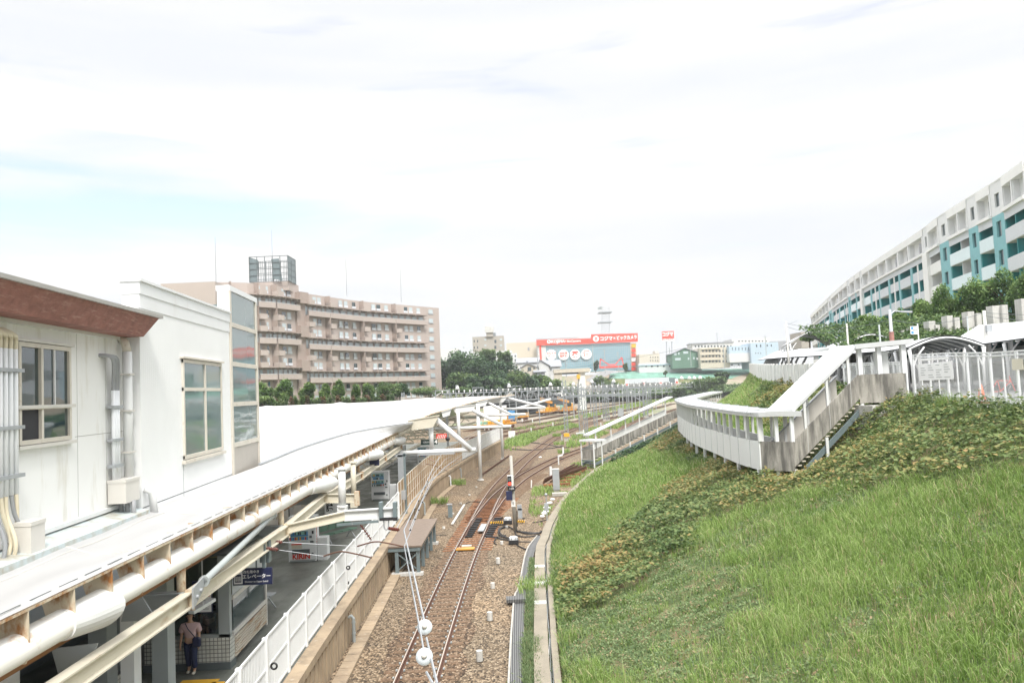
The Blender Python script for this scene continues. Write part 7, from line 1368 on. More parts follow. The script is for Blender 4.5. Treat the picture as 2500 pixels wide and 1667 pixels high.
n = 16000; x = rng.uniform(40, 150, n); y = rng.uniform(300, 392, n); k = x > np.interp(y, [300, 392], [60, 40]); x, y = x[k], y[k]; n = len(x); ff = np.interp(y, fyA, fxA); k = (x > ff-8) | (y > 360); x, y = x[k], y[k]; n = len(x); Vt, T = leaves(np.stack([x, y, np.maximum(TZn(x, y)[0], .5+(y-340)*.08)+rng.uniform(0, 1.6, n)], 1), rng.uniform(.8, 1.5, n), .7); tag(np_mesh('hillside_scrub', Vt, np.zeros((0, 4), int), T, M['leaf_md'], np.repeat(rng.random(n), 4)), kind='stuff')
# leafy growth under the lower stair
n = 5000; u = rng.random(n); x = 8.8+u*9+rng.uniform(0, 2.2, n); y = 78.2+u*8.5-rng.uniform(0, 2.0, n); z, _ = TZn(x, y); Vt, T = leaves(np.stack([x, y, z+rng.uniform(0, .9, n)], 1), rng.uniform(.15, .28, n), .6); tag(np_mesh('stairside_ivy', Vt, np.zeros((0, 4), int), T, M['leaf_dk'], np.repeat(rng.random(n), 4)), kind='stuff')
# ================================================================ SIGNALS, CABINETS, LOOSE ITEMS BY THE TRACK
p = G(1258, 1296, -.1); Y = p.y; t = thing('railway_signal', tuple(p), 'slim concrete signal post with a red light and black number plate', 'signal'); a = V(1247, 1112, Y)
MB().tube([p, a], [.11, .085], 12).build('signal_post', M['conc'], t, True); c = V(1245, 1172, Y)+Vector((0, -.2, 0)); MB().box(c, (.30, .12, .62)).build('backboard', M['white_flat'], t); MB().box(c+Vector((-.02, -.10, 0)), (.22, .12, .54)).build('signal_head', M['black'], t)
rl = MT('red lamp'); rl.b.inputs['Emission Color'].default_value = (1, .05, .03, 1); rl.b.inputs['Emission Strength'].default_value = 1.6; rl.col((.6, .02, .01)); m = MB(); m.tube([c+Vector((-.02, -.16, -.15)), c+Vector((-.02, -.19, -.15))], .09, 16); m.build('red_light', rl.m, t); m = MB(); m.tube([c+Vector((-.02, -.16, .1)), c+Vector((-.02, -.19, .1))], .085, 16); m.build('dark_lens', M['dkgrey'], t)
c = V(1249, 1191, Y)+Vector((0, -.2, 0)); m = MB(); m.tube([c, c-Vector((0, .05, 0))], .17, 18); m.box(c+Vector((0, -.02, 0)), (.42, .05, .26)); m.build('number_plate', M['black'], t); lettering('1SR', .18, M['white_flat'], t, c+Vector((0, -.056, 0)), ext=.003)
c = V(1244, 1208, Y)+Vector((-.02, -.2, 0)); MB().box(c, (.34, .3, .5)).build('relay_box', M['navy'], t); c = V(1253, 1228, Y)+Vector((0, -.12, 0)); MB().box(c, (.24, .04, .36)).build('number_strip', M['offw'], t); lettering('四号', .11, M['black'], t, c+Vector((0, -.022, 0)), ext=.002, vertical=True)
MB().box(V(1268, 1238, Y), (.26, .2, .3)).build('junction_box', M['galv'], t); MB().box(V(1270, 1252, Y), (.24, .2, .55)).build('junction_box', M['galv'], t); m = MB(); m.tube([V(1262, 1245, Y-.05), V(1263, 1285, Y-.05)], .03, 8); m.build('cable_pipe', M['black'], t)
def cabinet(px, pt, pb, Yo, wd, label, mt='galv'):
    q = G(px, pb, -.1); a = V(px, pt, q.y); t = thing('trackside_cabinet', tuple(q), label, 'cabinet'); h = a.z-q.z; MB().box(q+zz*(.25+(h-.25)/2), (wd, wd*.8, h-.25)).build('cabinet_body', M[mt], t); MB().box(q+zz*(h+.02), (wd*1.08, wd*.9, .04)).build('cabinet_cap', M['white'], t); MB().box(q+zz*.12, (wd*.8, wd*.6, .26)).build('base', M['conc'], t); MB().box(q+Vector((wd*.3, -wd*.41, h*.5)), (.03, .02, .12)).build('handle', M['grey'], t); return t
cabinet(1359, 1145, 1203, 0, .50, 'tall pale grey cabinet standing in front of the pile of rails'); tag(MB().box(G(1366, 1209, -.1)+zz*.1, (1.1, .7, .2)).build('concrete_slab', M['conc']), 'low concrete slab beneath the tall grey cabinet', 'slab')
q = G(1336, 1278, -.1); t = thing('sensor_post', tuple(q), 'short sensor post with round head beside the footpath', 'sensor'); MB().tube([q, V(1334, 1228, q.y)], .03, 8).build('post', M['grey'], t); MB().sphere(V(1333, 1207, q.y), .09, 10, 8).build('sensor_head', M['galv'], t, True); MB().tube([V(1334, 1228, q.y), V(1333, 1210, q.y)], .03, 8).build('neck', M['galv'], t); MB().box(V(1334, 1237, q.y), (.24, .2, .42)).build('sensor_box', M['galv'], t)
q = G(1364, 1134, -.1); t = thing('trackside_lamp', tuple(q), 'small white post with a tilted lamp beside the diverging track', 'lamp'); MB().tube([q, V(1363, 1111, q.y)], .07, 8).build('post', M['white_clean'], t); MB().bar(V(1364, 1113, q.y), V(1374, 1110, q.y), .18, .16).build('lamp_head', M['white_clean'], t); MB().bar(V(1366, 1118, q.y-.1), V(1376, 1121, q.y-.1), .1, .08).build('lamp_bracket', M['black'], t)
q = G(1297, 1190, -.1); tag(MB().tube([q, q+Vector((.05, 0, .6))], .05, 8).build('marker_stake', M['offw']), 'thin pale stake leaning in the ballast near the frog', 'stake'); q = G(1319, 1118, -.1); tag(MB().sphere(q+zz*.1, .2, 10, 6, (1, .8, .5)).build('white_bag', M['white_flat'], None, True), 'small white bag lying between the diverging tracks', 'bag')
for i in range(9): q = G(1324+i*3.4+random.uniform(-3, 3), 1264-i*5.2+random.uniform(-4, 4), -.1); tag(MB().sphere(q+zz*(.12+.14*(i % 2)), random.uniform(.14, .22), 9, 6, (1, .9, .55)).build('sandbag', M['white_flat'], None, True), 'crumpled white bags piled against the footpath kerb by the sensor post', 'bag', 'white bags by the footpath')
# point machines with striped covers
for (px, py, lb) in ((1240, 1277, 'white point machine on yellow and black striped bars beside the switch'), (1254, 1326, 'white capped point machine with black cables nearer the camera')):
    q = G(px, py, -.1); t = thing('point_machine', tuple(q), lb, 'point machine'); m = MB(); m.box(q+zz*.1, (.52, .42, .2)); m.build('machine_base', M['black'], t); m = MB(); m.box(q+zz*.26, (.42, .34, .12)); m.box(q+Vector((0, 0, .34)), (.3, .2, .06)); m.build('machine_cover', M['white_clean'], t); m = MB(); [m.cyl(q+Vector((dx, -.18, .2)), .03, .12, 8) for dx in (-.2, -.1, .1, .2)]; m.build('bolt', M['galv'], t)
    if px == 1240:
        for x0, x1 in ((-1.05, -.3), (.3, 1.0)):
            MB().box(q+Vector(((x0+x1)/2, 0, .08)), (x1-x0, .16, .12)).build('striped_bar', M['yellow'], t); m = MB()
            for k in range(5): x = q.x+x0+.08+k*(x1-x0-.1)/5; m.hexa([(x, q.y-.085, -.08), (x+.06, q.y-.085, -.08), (x+.06, q.y+.085, -.08), (x, q.y+.085, -.08), (x+.05, q.y-.085, .046), (x+.11, q.y-.085, .046), (x+.11, q.y+.085, .046), (x+.05, q.y+.085, .046)])
            m.build('stripes', M['black'], t)
def cab(pts, r_=.035, label='black cable snaking over the ballast beside the point machines', grp='black cables by the switch', mat='black'):
    q = smooth_poly([G(a, b, -.08) for a, b in pts], .3); tag(MB().tube(q, r_, 6).build('cable', M[mat]), label, 'cable', grp)
cab([(1192, 1285), (1215, 1281), (1240, 1284), (1256, 1292), (1290, 1303), (1320, 1300)]); cab([(1186, 1310), (1210, 1312), (1240, 1318), (1270, 1322), (1310, 1322)]); cab([(1240, 1284), (1222, 1290), (1222, 1302), (1240, 1312), (1262, 1318)]); cab([(1236, 1283), (1218, 1292), (1220, 1305), (1245, 1316)]); cab([(1257, 1296), (1262, 1306), (1285, 1310), (1318, 1305)]); cab([(1262, 1296), (1290, 1300), (1318, 1300), (1322, 1296)], .05); cab([(1212, 1312), (1206, 1322), (1212, 1328)], .03); cab([(1262, 1330), (1290, 1342), (1312, 1338), (1318, 1322)]); cab([(1190, 1308), (1215, 1310), (1235, 1306)], .03); cab([(1272, 1258), (1276, 1265), (1282, 1264)], .03); cab([(1300, 1275), (1320, 1272), (1334, 1268)], .03)
cab([(1250, 1085), (1290, 1080), (1330, 1084), (1380, 1092), (1415, 1082)], .06, 'black cables crossing the ballast between the two main tracks', 'cables across the yard'); cab([(1250, 1096), (1300, 1098), (1350, 1093), (1375, 1088)], .06, 'black cables crossing the ballast between the two main tracks', 'cables across the yard'); cab([(1056, 1307), (1075, 1305), (1090, 1306)], .02, 'thin black cable lying on the ballast near the deck', None); cab([(1138, 1228), (1150, 1224), (1175, 1225)], .03, 'dark cable curving from the ballast to the switch', None)
q = G(1120, 1266, -.1); tag(MB().bar(G(1104, 1280, -.1)+zz*.03, G(1134, 1232, -.1)+zz*.03, .14, .05).build('cable_trough', M['conc_light']), 'thin concrete trough lid strip lying slantwise on the ballast', 'cable trough')
q = G(1250, 1070, -.1); tag(MB().box(q+zz*.6, (1.1, .8, 1.2)).build('white_cabinet', M['white']), 'white square box standing in the yard grass', 'cabinet'); q = G(1417, 1068, -.1); tag(MB().box(q+zz*.7, (1.3, 1.0, .18)).box(q+Vector((-.5, 0, .3)), (.1, .1, .7)).box(q+Vector((.5, 0, .3)), (.1, .1, .7)).build('low_table', M['white']), 'low white roofed box on legs beside the lattice poles', 'cabinet')
q = G(1515, 1018, -.1); m = MB(); m.box(q+zz*1.2, (1.2, 1.0, 2.0)); tag(m.build('relay_hut', M['galv']), 'small grey cabinet hut with ladder by the yard poles', 'cabinet')
for i, (px, py) in enumerate(((1297, 1055), (1375, 1108), (1345, 1160), (1372, 1075), (1467, 1042), (1425, 1060), (1275, 1030), (1470, 1020), (1350, 1040), (1560, 1002), (1440, 1010), (1300, 1030))):
    q = G(px, py, -.1); tag(MB().cyl(q, .12, .8, 10).build('marker_post', M['white_clean']), 'small white marker post standing in the yard', 'marker post', 'white marker posts in the yard')
# ================================================================ ORANGE MAINTENANCE WAGONS
def wagon(px0, px1, pyb, pyt, label, seed, crane=False):
    a = G(px0, pyb, 0); b = G(px1, pyb-(px1-px0)*.10, 0); d = (b-a); L_ = d.length; d.normalize(); n_ = Vector((-d.y, d.x, 0)); t = thing('maintenance_wagon', tuple(a), label, 'wagon'); z = zz; rr = random.Random(seed); H = V((px0+px1)/2, pyt, (a.y+b.y)/2).z
    m = MB(); m.bar(a+z*1.0+n_*1.2, b+z*1.0+n_*1.2, 2.4, .35); m.build('deck', M['orange'], t)
    for u in (.12, .24, .76, .88):
        for s_ in (0, 2.2): c = a+d*(L_*u)+n_*s_+z*.45; m = MB(); m.tube([c-n_*.1, c+n_*.1], .42, 14); m.build('wheel', M['rail_side'], t)
    k = 0; x = .6
    while x < L_-1.6:
        w2 = rr.uniform(1.2, 2.6); h2 = rr.uniform(.4, max(.6, H-1.6)); c = a+d*(x+w2/2)+n_*1.2+z*(1.2+h2/2); m = MB(); m.box(c, (w2*.9, rr.uniform(1.2, 2.2), h2), math.atan2(d.y, d.x)); m.build('machinery', M[('orange', 'orange', 'turq', 'yellow', 'cream')[rr.randrange(5)]], t); x += w2; k += 1
    for u in np.linspace(0.02, .98, 9): c = a+d*(L_*u); m = MB(); m.bar(c+z*1.1, c+z*1.9, .08); m.build('stanchion', M['orange'], t)
    m = MB(); m.bar(a+z*1.9, b+z*1.9, .08); m.build('railing', M['yellow'], t)
    if crane: c = a+d*(L_*.55)+n_*1.2+z*1.2; m = MB(); m.box(c+z*.9, (2.2, 2.0, 1.8), .2); m.build('cab', M['orange'], t); m = MB(); m.bar(c+z*2.2, c-d*6+z*3.6, .6, .8); m.build('boom', M['orange'], t); m = MB(); m.box(c+z*1.5+Vector((0, -1.12, 0)), (1.6, .06, 1)); m.build('window', M['glass'], t)
    return t
wagon(1178, 1262, 1052, 1024, 'long low orange wagon train behind the white fence end', 1); wagon(1244, 1292, 1030, 1005, 'orange wagon with a blue sheeted load and pale green frame', 2); wagon(1326, 1380, 1014, 985, 'orange crane wagon with long boom left of the lattice pole', 3, True); wagon(1384, 1408, 1010, 976, 'short tall orange machine right of the lattice pole', 4, True)
c = V(1249, 1013, G(1249, 1032, 0).y-1); tag(MB().box(c, (1.6, 1.4, 2.2)).build('blue_tarpaulin', M['blue']), 'bright blue sheeted load on the orange wagon', 'tarpaulin')
# ================================================================ LATTICE POLES, GANTRIES AND OVERHEAD LINE
def lattice(px, pyb, pyt, wpx, label, grp='grey lattice poles in the yard', zb=-.1, Yf=None):
    q = G(px, pyb, zb) if Yf is None else V(px, pyb, Yf); a = V(px-(pyb-pyt)*.045, pyt, q.y); w2 = wpx*q.y/F/2; t = thing('lattice_pole', tuple(q), label, 'lattice pole', grp); h = a.z-q.z; m = MB(); th = max(.07, .09*w2/.3)
    for sx_ in (-1, 1):
        for sy_ in (-1, 1): m.bar(q+Vector((sx_*w2, sy_*w2, 0)), Vector((q.x+sx_*w2*.85, q.y+sy_*w2*.85, a.z)), th)
    n = max(4, int(h/(w2*2.2)))
    for k in range(n):
        z0, z1 = h*k/n, h*(k+1)/n; s_ = 1 if k % 2 else -1
        for yy_ in (-w2, w2): m.bar(q+Vector((-s_*w2, yy_, z0)), q+Vector((s_*w2, yy_, z1)), th*.7); m.bar(q+Vector((-w2, yy_, z0)), q+Vector((w2, yy_, z0)), th*.6)
        m.bar(q+Vector((-w2, -s_*w2, z0)), q+Vector((-w2, s_*w2, z1)), th*.7)
    m.build('lattice_shaft', M['lattice'], t); MB().box(q+zz*.15, (w2*2.6, w2*2.6, .4)).build('footing', M['conc'], t); return t, q, a
LP = [(1384, 1076, 928, 9, 'tall lattice pole with a yellow band standing inside the curve of the main track'), (1420, 1056, 936, 10, 'lattice pole with a rust brown sheathed foot'), (1433, 1070, 948, 6, 'thin lattice pole right behind the rust footed one'), (1455, 1046, 933, 8, 'lattice pole with a pale square tag halfway up'), (1476, 1027, 932, 6, 'first of a close pair of lattice poles in the yard centre'), (1485, 1029, 938, 6, 'second of the close pair of lattice poles in the yard centre'), (1500, 1017, 930, 6, 'lattice pole just right of the close pair'), (1534, 1006, 940, 6, 'lattice pole in front of the tunnel mouths'), (1577, 1020, 932, 10, 'stout double lattice pole behind the lower stair roof'), (1588, 1000, 940, 6, 'lattice pole beside the stout double pole')]
PL = [lattice(*p) for p in LP]
t, q, a = PL[0]; MB().box(q+zz*.9, (.78, .78, .5)).build('yellow_band', M['yellow'], t); t, q, a = PL[1]; MB().box(q+zz*1.5, (.72, .72, 3.2)).build('rust_sheath', M['wall_brown'], t)
for px, pyt in ((1641, 926), (1652, 938), (1682, 921), (1689, 930), (1697, 921), (1708, 920), (1721, 922), (1731, 924)): lattice(px, 962, pyt, 5, 'grey lattice pole in the cluster beyond the curved walkway roof', 'lattice poles beyond the walkway roof')
lattice(984, 975, 958, 7, 'short lattice mast standing above the tent canopy beside the shrubs', None, Yf=110)
lattice(1095, 980, 950, 7, 'lattice mast top showing over the tent canopy near the yard lamp', None, Yf=125); lattice(1222, 985, 944, 6, 'lattice mast top rising behind the canopy end', None, Yf=128)
def gantry(pa, pb, Yd, hpx, label, n, col_='lattice', Yb=None):
    a = V(*pa, Yd); b = V(*pb, Yb or Yd); t = thing('lattice_gantry', tuple(a), label, 'gantry'); h = hpx*Yd/F; m = MB(); m.bar(a, b, .16); m.bar(a-zz*h, b-zz*h, .16); o = Vector((0, .9, 0)); m.bar(a+o, b+o, .12); m.bar(a-zz*h+o, b-zz*h+o, .12)
    for k in range(n): p_ = a.lerp(b, k/n); q_ = a.lerp(b, (k+.5)/n); r__ = a.lerp(b, (k+1)/n); m.bar(p_-zz*h, q_, .09); m.bar(q_, r__-zz*h, .09); m.bar(p_, p_+o, .07)
    m.build('truss_beam', M[col_], t)
    for k in range(n+1):
        p_ = a.lerp(b, k/n); m = MB(); m.tube([p_+zz*.08, p_+zz*.3], .06, 6); m.sphere(p_+zz*.38, .13, 8, 6); m.build('insulator', M['white_flat'], t)
    return t
gantry((1080, 961), (1376, 951), 136, 21, 'long lattice gantry crossing behind the open canopy end', 22); gantry((1376, 951), (1640, 941), 150, 15, 'lattice gantry running right from the yellow banded pole', 20); gantry((1400, 947), (1650, 936), 200, 7, 'thin upper gantry carrying small insulators', 16); gantry((1520, 948), (1690, 936), 240, 8, 'short gantry in front of the tunnel mouths', 12, Yb=240)
gantry((1380, 966), (1580, 962), 155, 3, 'thin lower cross beam between the yard poles', 10); m = MB()
for (p0, p1, Yd) in (((1382, 957), (1420, 975), 140), ((1455, 957), (1490, 975), 160), ((1545, 966), (1577, 985), 165), ((1345, 958), (1380, 975), 138)): tag(MB().bar(V(*p0, Yd), V(*p1, Yd), .18).build('gantry_brace', M['lattice']), 'slanting grey steel brace between gantry and lattice pole', 'brace', 'gantry braces in the yard')
for i, (px, pyb, pyt) in enumerate(((1262, 1030, 948), (1290, 1020, 945), (1318, 1034, 944), (1342, 1012, 943), (1402, 1022, 940), (1444, 1016, 938), (1465, 1008, 936), (1513, 1000, 934), (1522, 1012, 936), (1552, 996, 933), (1563, 1006, 935), (1602, 1000, 932), (1618, 992, 930), (1545, 1030, 950))):
    q_ = G(px, pyb, -.1); a_ = V(px-(pyb-pyt)*.045, pyt, q_.y); t = thing('steel_pole', tuple(q_), 'slim grey steel pole with short bracket standing among the yard tracks', 'pole', 'slim steel poles in the yard'); MB().tube([q_, a_], .13, 8).build('shaft', M['galv'], t); MB().bar(a_-zz*1.6, a_-zz*1.2+Vector((2.4 if i % 2 else -2.4, 0, 0)), .08).bar(a_-zz*.7, a_-zz*1.25+Vector((2.4 if i % 2 else -2.4, 0, 0)), .06).build('bracket', M['galv'], t)
# yard lamps
for i, (px, pt, Yd) in enumerate(((1117, 945, 125), (1243, 940, 128), (1344, 936, 200), (1445, 929, 220), (1498, 928, 230), (1664, 920, 300), (1683, 920, 290), (1695, 920, 290), (1709, 919, 290), (1400, 935, 230))):
    a = V(px, pt, Yd); t = thing('yard_lamp', (a.x, Yd, a.z-4), 'white bell shaped yard lamp on a thin bent pipe', 'lamp', 'bell lamps over the yard'); m = MB(); m.tube([a-zz*4, a-zz*.6+Vector((-.35, 0, 0)), a+Vector((-.25, 0, .3)), a+zz*.35], .05, 6); m.build('lamp_pipe', M['galv'], t); s_ = Yd/125*.33; m = MB(); m.tube([a+zz*.25, a, a-zz*s_*1.1], [s_*.25, s_*.6, s_*1.1], 12); m.build('bell_shade', M['white_clean'], t, True)
# red marked route indicators
for i, (px, py) in enumerate(((1531, 936), (1571, 934), (1613, 932), (1652, 930))):
    c = V(px, py, 195); t = thing('route_indicator', tuple(c), 'white board with a red panel above the gantry', 'indicator board', 'red marked boards above the gantry'); MB().box(c, (.75, .15, 1.1)).build('board', M['white_flat'], t); MB().box(c+Vector((0, -.1, -.25)), (.5, .05, .45)).build('red_panel', M['sign_red'], t)
# portal frames and brackets peeking over the tent
for (x0, x1, yt, yb2, Yd) in ((1063, 1098, 953, 972, 122), (1154, 1180, 946, 960, 140), (1250, 1272, 942, 958, 150)):
    a, b = V(x0, yt, Yd), V(x1, yt, Yd); z0 = V(x0, yb2+14, Yd).z; t = thing('portal_frame', (a.x, Yd, z0), 'grey portal frame carrying wires over the tent canopy', 'portal frame', 'portal frames over the canopy'); MB().bar((a.x, Yd, z0), a, .14).bar((b.x, Yd, z0), b, .14).bar(a, b, .14).build('portal', M['lattice'], t); MB().bar((a.x-1.5, Yd, z0+.3), a.lerp(b, .4)-zz*.3, .09).build('stay', M['white'], t)
# ---- wires
def ow(pts, r_=.016, label='overhead contact wire running along the main track', grp='overhead line wires', mat='galv'): return tag(MB().tube(pts, r_, 5).build('overhead_wire', M[mat]), label, 'overhead wire', grp)
KM = V(986, 1294, 22.6); KC = V(987, 1333, 22.6); T1 = V(1078, 1108, 54.2); T1b = V(1056, 1118, 54.2)
far1 = V(1225, 1045, 92); far2 = V(1240, 1040, 92)
bM = Vector((V(1067, 1667, 11.5).x, 11.5, V(1067, 1667, 11.5).z)); bC = V(1056, 1667, 11.5)
dA = V(1037, 1530, 14.6); dB = V(1036, 1602, 12.9)
ow([KM, V(1037, 1520, 14.8)], .020, 'white sheathed messenger wire leading to the upper disc insulator'); ow([V(1041, 1556, 14.3), bM], .020, 'white sheathed messenger wire below the upper disc insulator'); ow([KC, V(1030, 1560, 13.6), V(1034, 1585, 13.2)], .016, 'lower white wire leading to the lower disc insulator'); ow([V(1041, 1640, 12.2), bC], .02, 'lower white wire below the lower disc insulator')
for c, lb in ((dA, 'upper white disc insulator on the sheathed overhead wires'), (dB, 'lower white disc insulator on the sheathed overhead wires')):
    t = thing('disc_insulator', tuple(c), lb, 'insulator'); d = Vector((.02, -1, .55)).normalized(); m = MB(); m.tube([c-d*.03, c-d*.012, c+d*.012, c+d*.03], [.06, .135, .135, .06], 28); m.build('insulator_disc', paint('pale grey glazed disc', (.50, .55, .58), .2, .05), t, True); m = MB(); m.tube([c+d*.03, c+d*.10], [.05, .03], 12); m.tube([c-d*.10, c-d*.02], [.03, .05], 12); m.build('metal_cap', M['stainless'], t, True)
    MB().tube([c-d*.13, c-d*.05], .055, 10).build('clamp', M['black'], t)
W1 = [KM, V(1001, 1262, 24.5), V(1027, 1207, 30.5), V(1049, 1160, 38), V(1060, 1137, 43), T1]; W2 = [KC, V(1001, 1300, 25), V(1028, 1230, 31), V(1056, 1172, 39), V(1085, 1140, 47), V(1125, 1112, 60), far1]
ow(W1, .016); ow(W2, .014)
ow([KM+Vector((.15, 0, 0)), V(1058, 1157, 36), V(1086, 1122, 48), V(1100, 1115, 53)], .012, 'thin upper wire rising to the tube arm over the tan screen'); ow([V(968, 1290, 24), V(1005, 1224, 29), V(1050, 1175, 38), V(1100, 1130, 52), V(1150, 1110, 66)], .014, 'outer wire passing in front of the tan screen'); ow([T1, V(1160, 1060, 72), far2], .014, 'wire between the first and second tube arms'); ow([T1b, V(1120, 1078, 66), V(1180, 1042, 78), V(1300, 1005, 115), V(1400, 975, 160)], .014, 'wire running on towards the yard gantries'); ow([V(1225, 1045, 92), V(1330, 1010, 130), V(1430, 985, 170), V(1560, 962, 260)], .018, 'contact wire following the main track through the yard')
for i in range(6): k = .15+i*.14; a = W1[0].lerp(W1[3], k); tag(MB().tube([a, a-zz*.35], .006, 4).cyl(a-zz*.06, .035, .05, 8).cyl(a-zz*.4, .03, .05, 8).build('dropper', M['black']), 'small black wire hanger between messenger and contact wire', 'dropper', 'wire hangers')
for i, (px, py, Yd) in enumerate(((850, 1385, 24), (669, 1625, 14))):
    c = V(px, py, Yd); t = thing('wire_ring', tuple(c), ('small black ring on a wire hanger in front of the bar fence' if i == 0 else 'small black ring low before the near bar fence'), 'wire ring'); m = MB(); m.tube([c+Vector((.05*math.cos(a), 0, .05*math.sin(a))) for a in np.linspace(0, 2*math.pi, 14)], .018, 8, False); m.build('ring', M['black'], t, True); MB().tube([c-zz*.05, c-zz*.4], .006, 5).build('hanger_wire', M['white'], t); MB().tube([c-zz*.4, c-zz*.48], .02, 8).build('weight', M['black'], t)
for k, (zc, pts) in enumerate(((4.9, [(1235, 1049), (1330, 1028), (1430, 1008), (1530, 990), (1620, 970)]), (4.9, [(1235, 1032), (1340, 1016), (1450, 1000), (1560, 982)]), (5.0, [(1200, 1040), (1300, 1016), (1420, 999), (1540, 980)]))):
    gpts = [G(a, b, 0)+Vector((.3, 0, zc)) for a, b in pts]; ow(gpts, .03, 'contact wire strung over the yard tracks', 'yard contact wires'); ow([p+Vector((0, 0, 1.0+.35*(i % 2))) for i, p in enumerate(gpts)], .03, 'contact wire strung over the yard tracks', 'yard contact wires')
for k in range(9): ow([V(1180+k*50, 952-k*2.2, 132+k*3), V(1330+k*42, 950-k*2.0, 185+k*6)], .035, 'pale feeder wire running between the two yard gantries', 'feeder wires between the gantries')
# pull-off arms
def pull(pts, lab, ins):
    q = [V(*p) for p in pts]; t = thing('pull_off_arm', tuple(q[0]), lab, 'pull off arm'); MB().tube([q[0], q[1]], .006, 5).build('stay_wire', M['galv'], t); s2 = smooth_poly(q[1:], .1); MB().tube(s2, .02, 8).build('curved_arm', M['rail_side'], t); insulator(V(*ins[0]), V(*ins[1]), t)
pull([(690, 1323, 22.2), (872, 1333, 22.6), (915, 1322, 22.6), (950, 1326, 22.6), (987, 1334, 22.6)], 'curved rust coloured pull off arm level with the deck edge', ((662, 1322, 22.2), (690, 1323, 22.2))); pull([(682, 1342, 21.2), (790, 1357, 21.4), (830, 1346, 21.4), (870, 1352, 21.4), (908, 1361, 21.4)], 'lower curved pull off arm crossing before the bar fence', ((650, 1338, 21.2), (680, 1341, 21.2)))
pull([(1010, 1135, 53), (1040, 1132, 53), (1060, 1136, 53), (1075, 1143, 53), (1092, 1149, 53)], 'distant pull off arm below the first tube arm', ((1045, 1118, 53), (1062, 1126, 53)))
t = thing('bracket_plate', tuple(V(650, 1335, 21.4)), 'dark grey steel plate holding two brown insulators behind the lift sign', 'bracket'); MB().box(V(648, 1345, 21.4), (.25, .2, .55)).build('plate', M['blgrey'], t)
m = MB(); m.bar(V(1020, 1110, 54.3), V(1110, 1106, 54.3), .1, .12); tag(m.build('arm_channel', M['galv']), 'grey channel clamped under the first white tube arm', 'bracket')
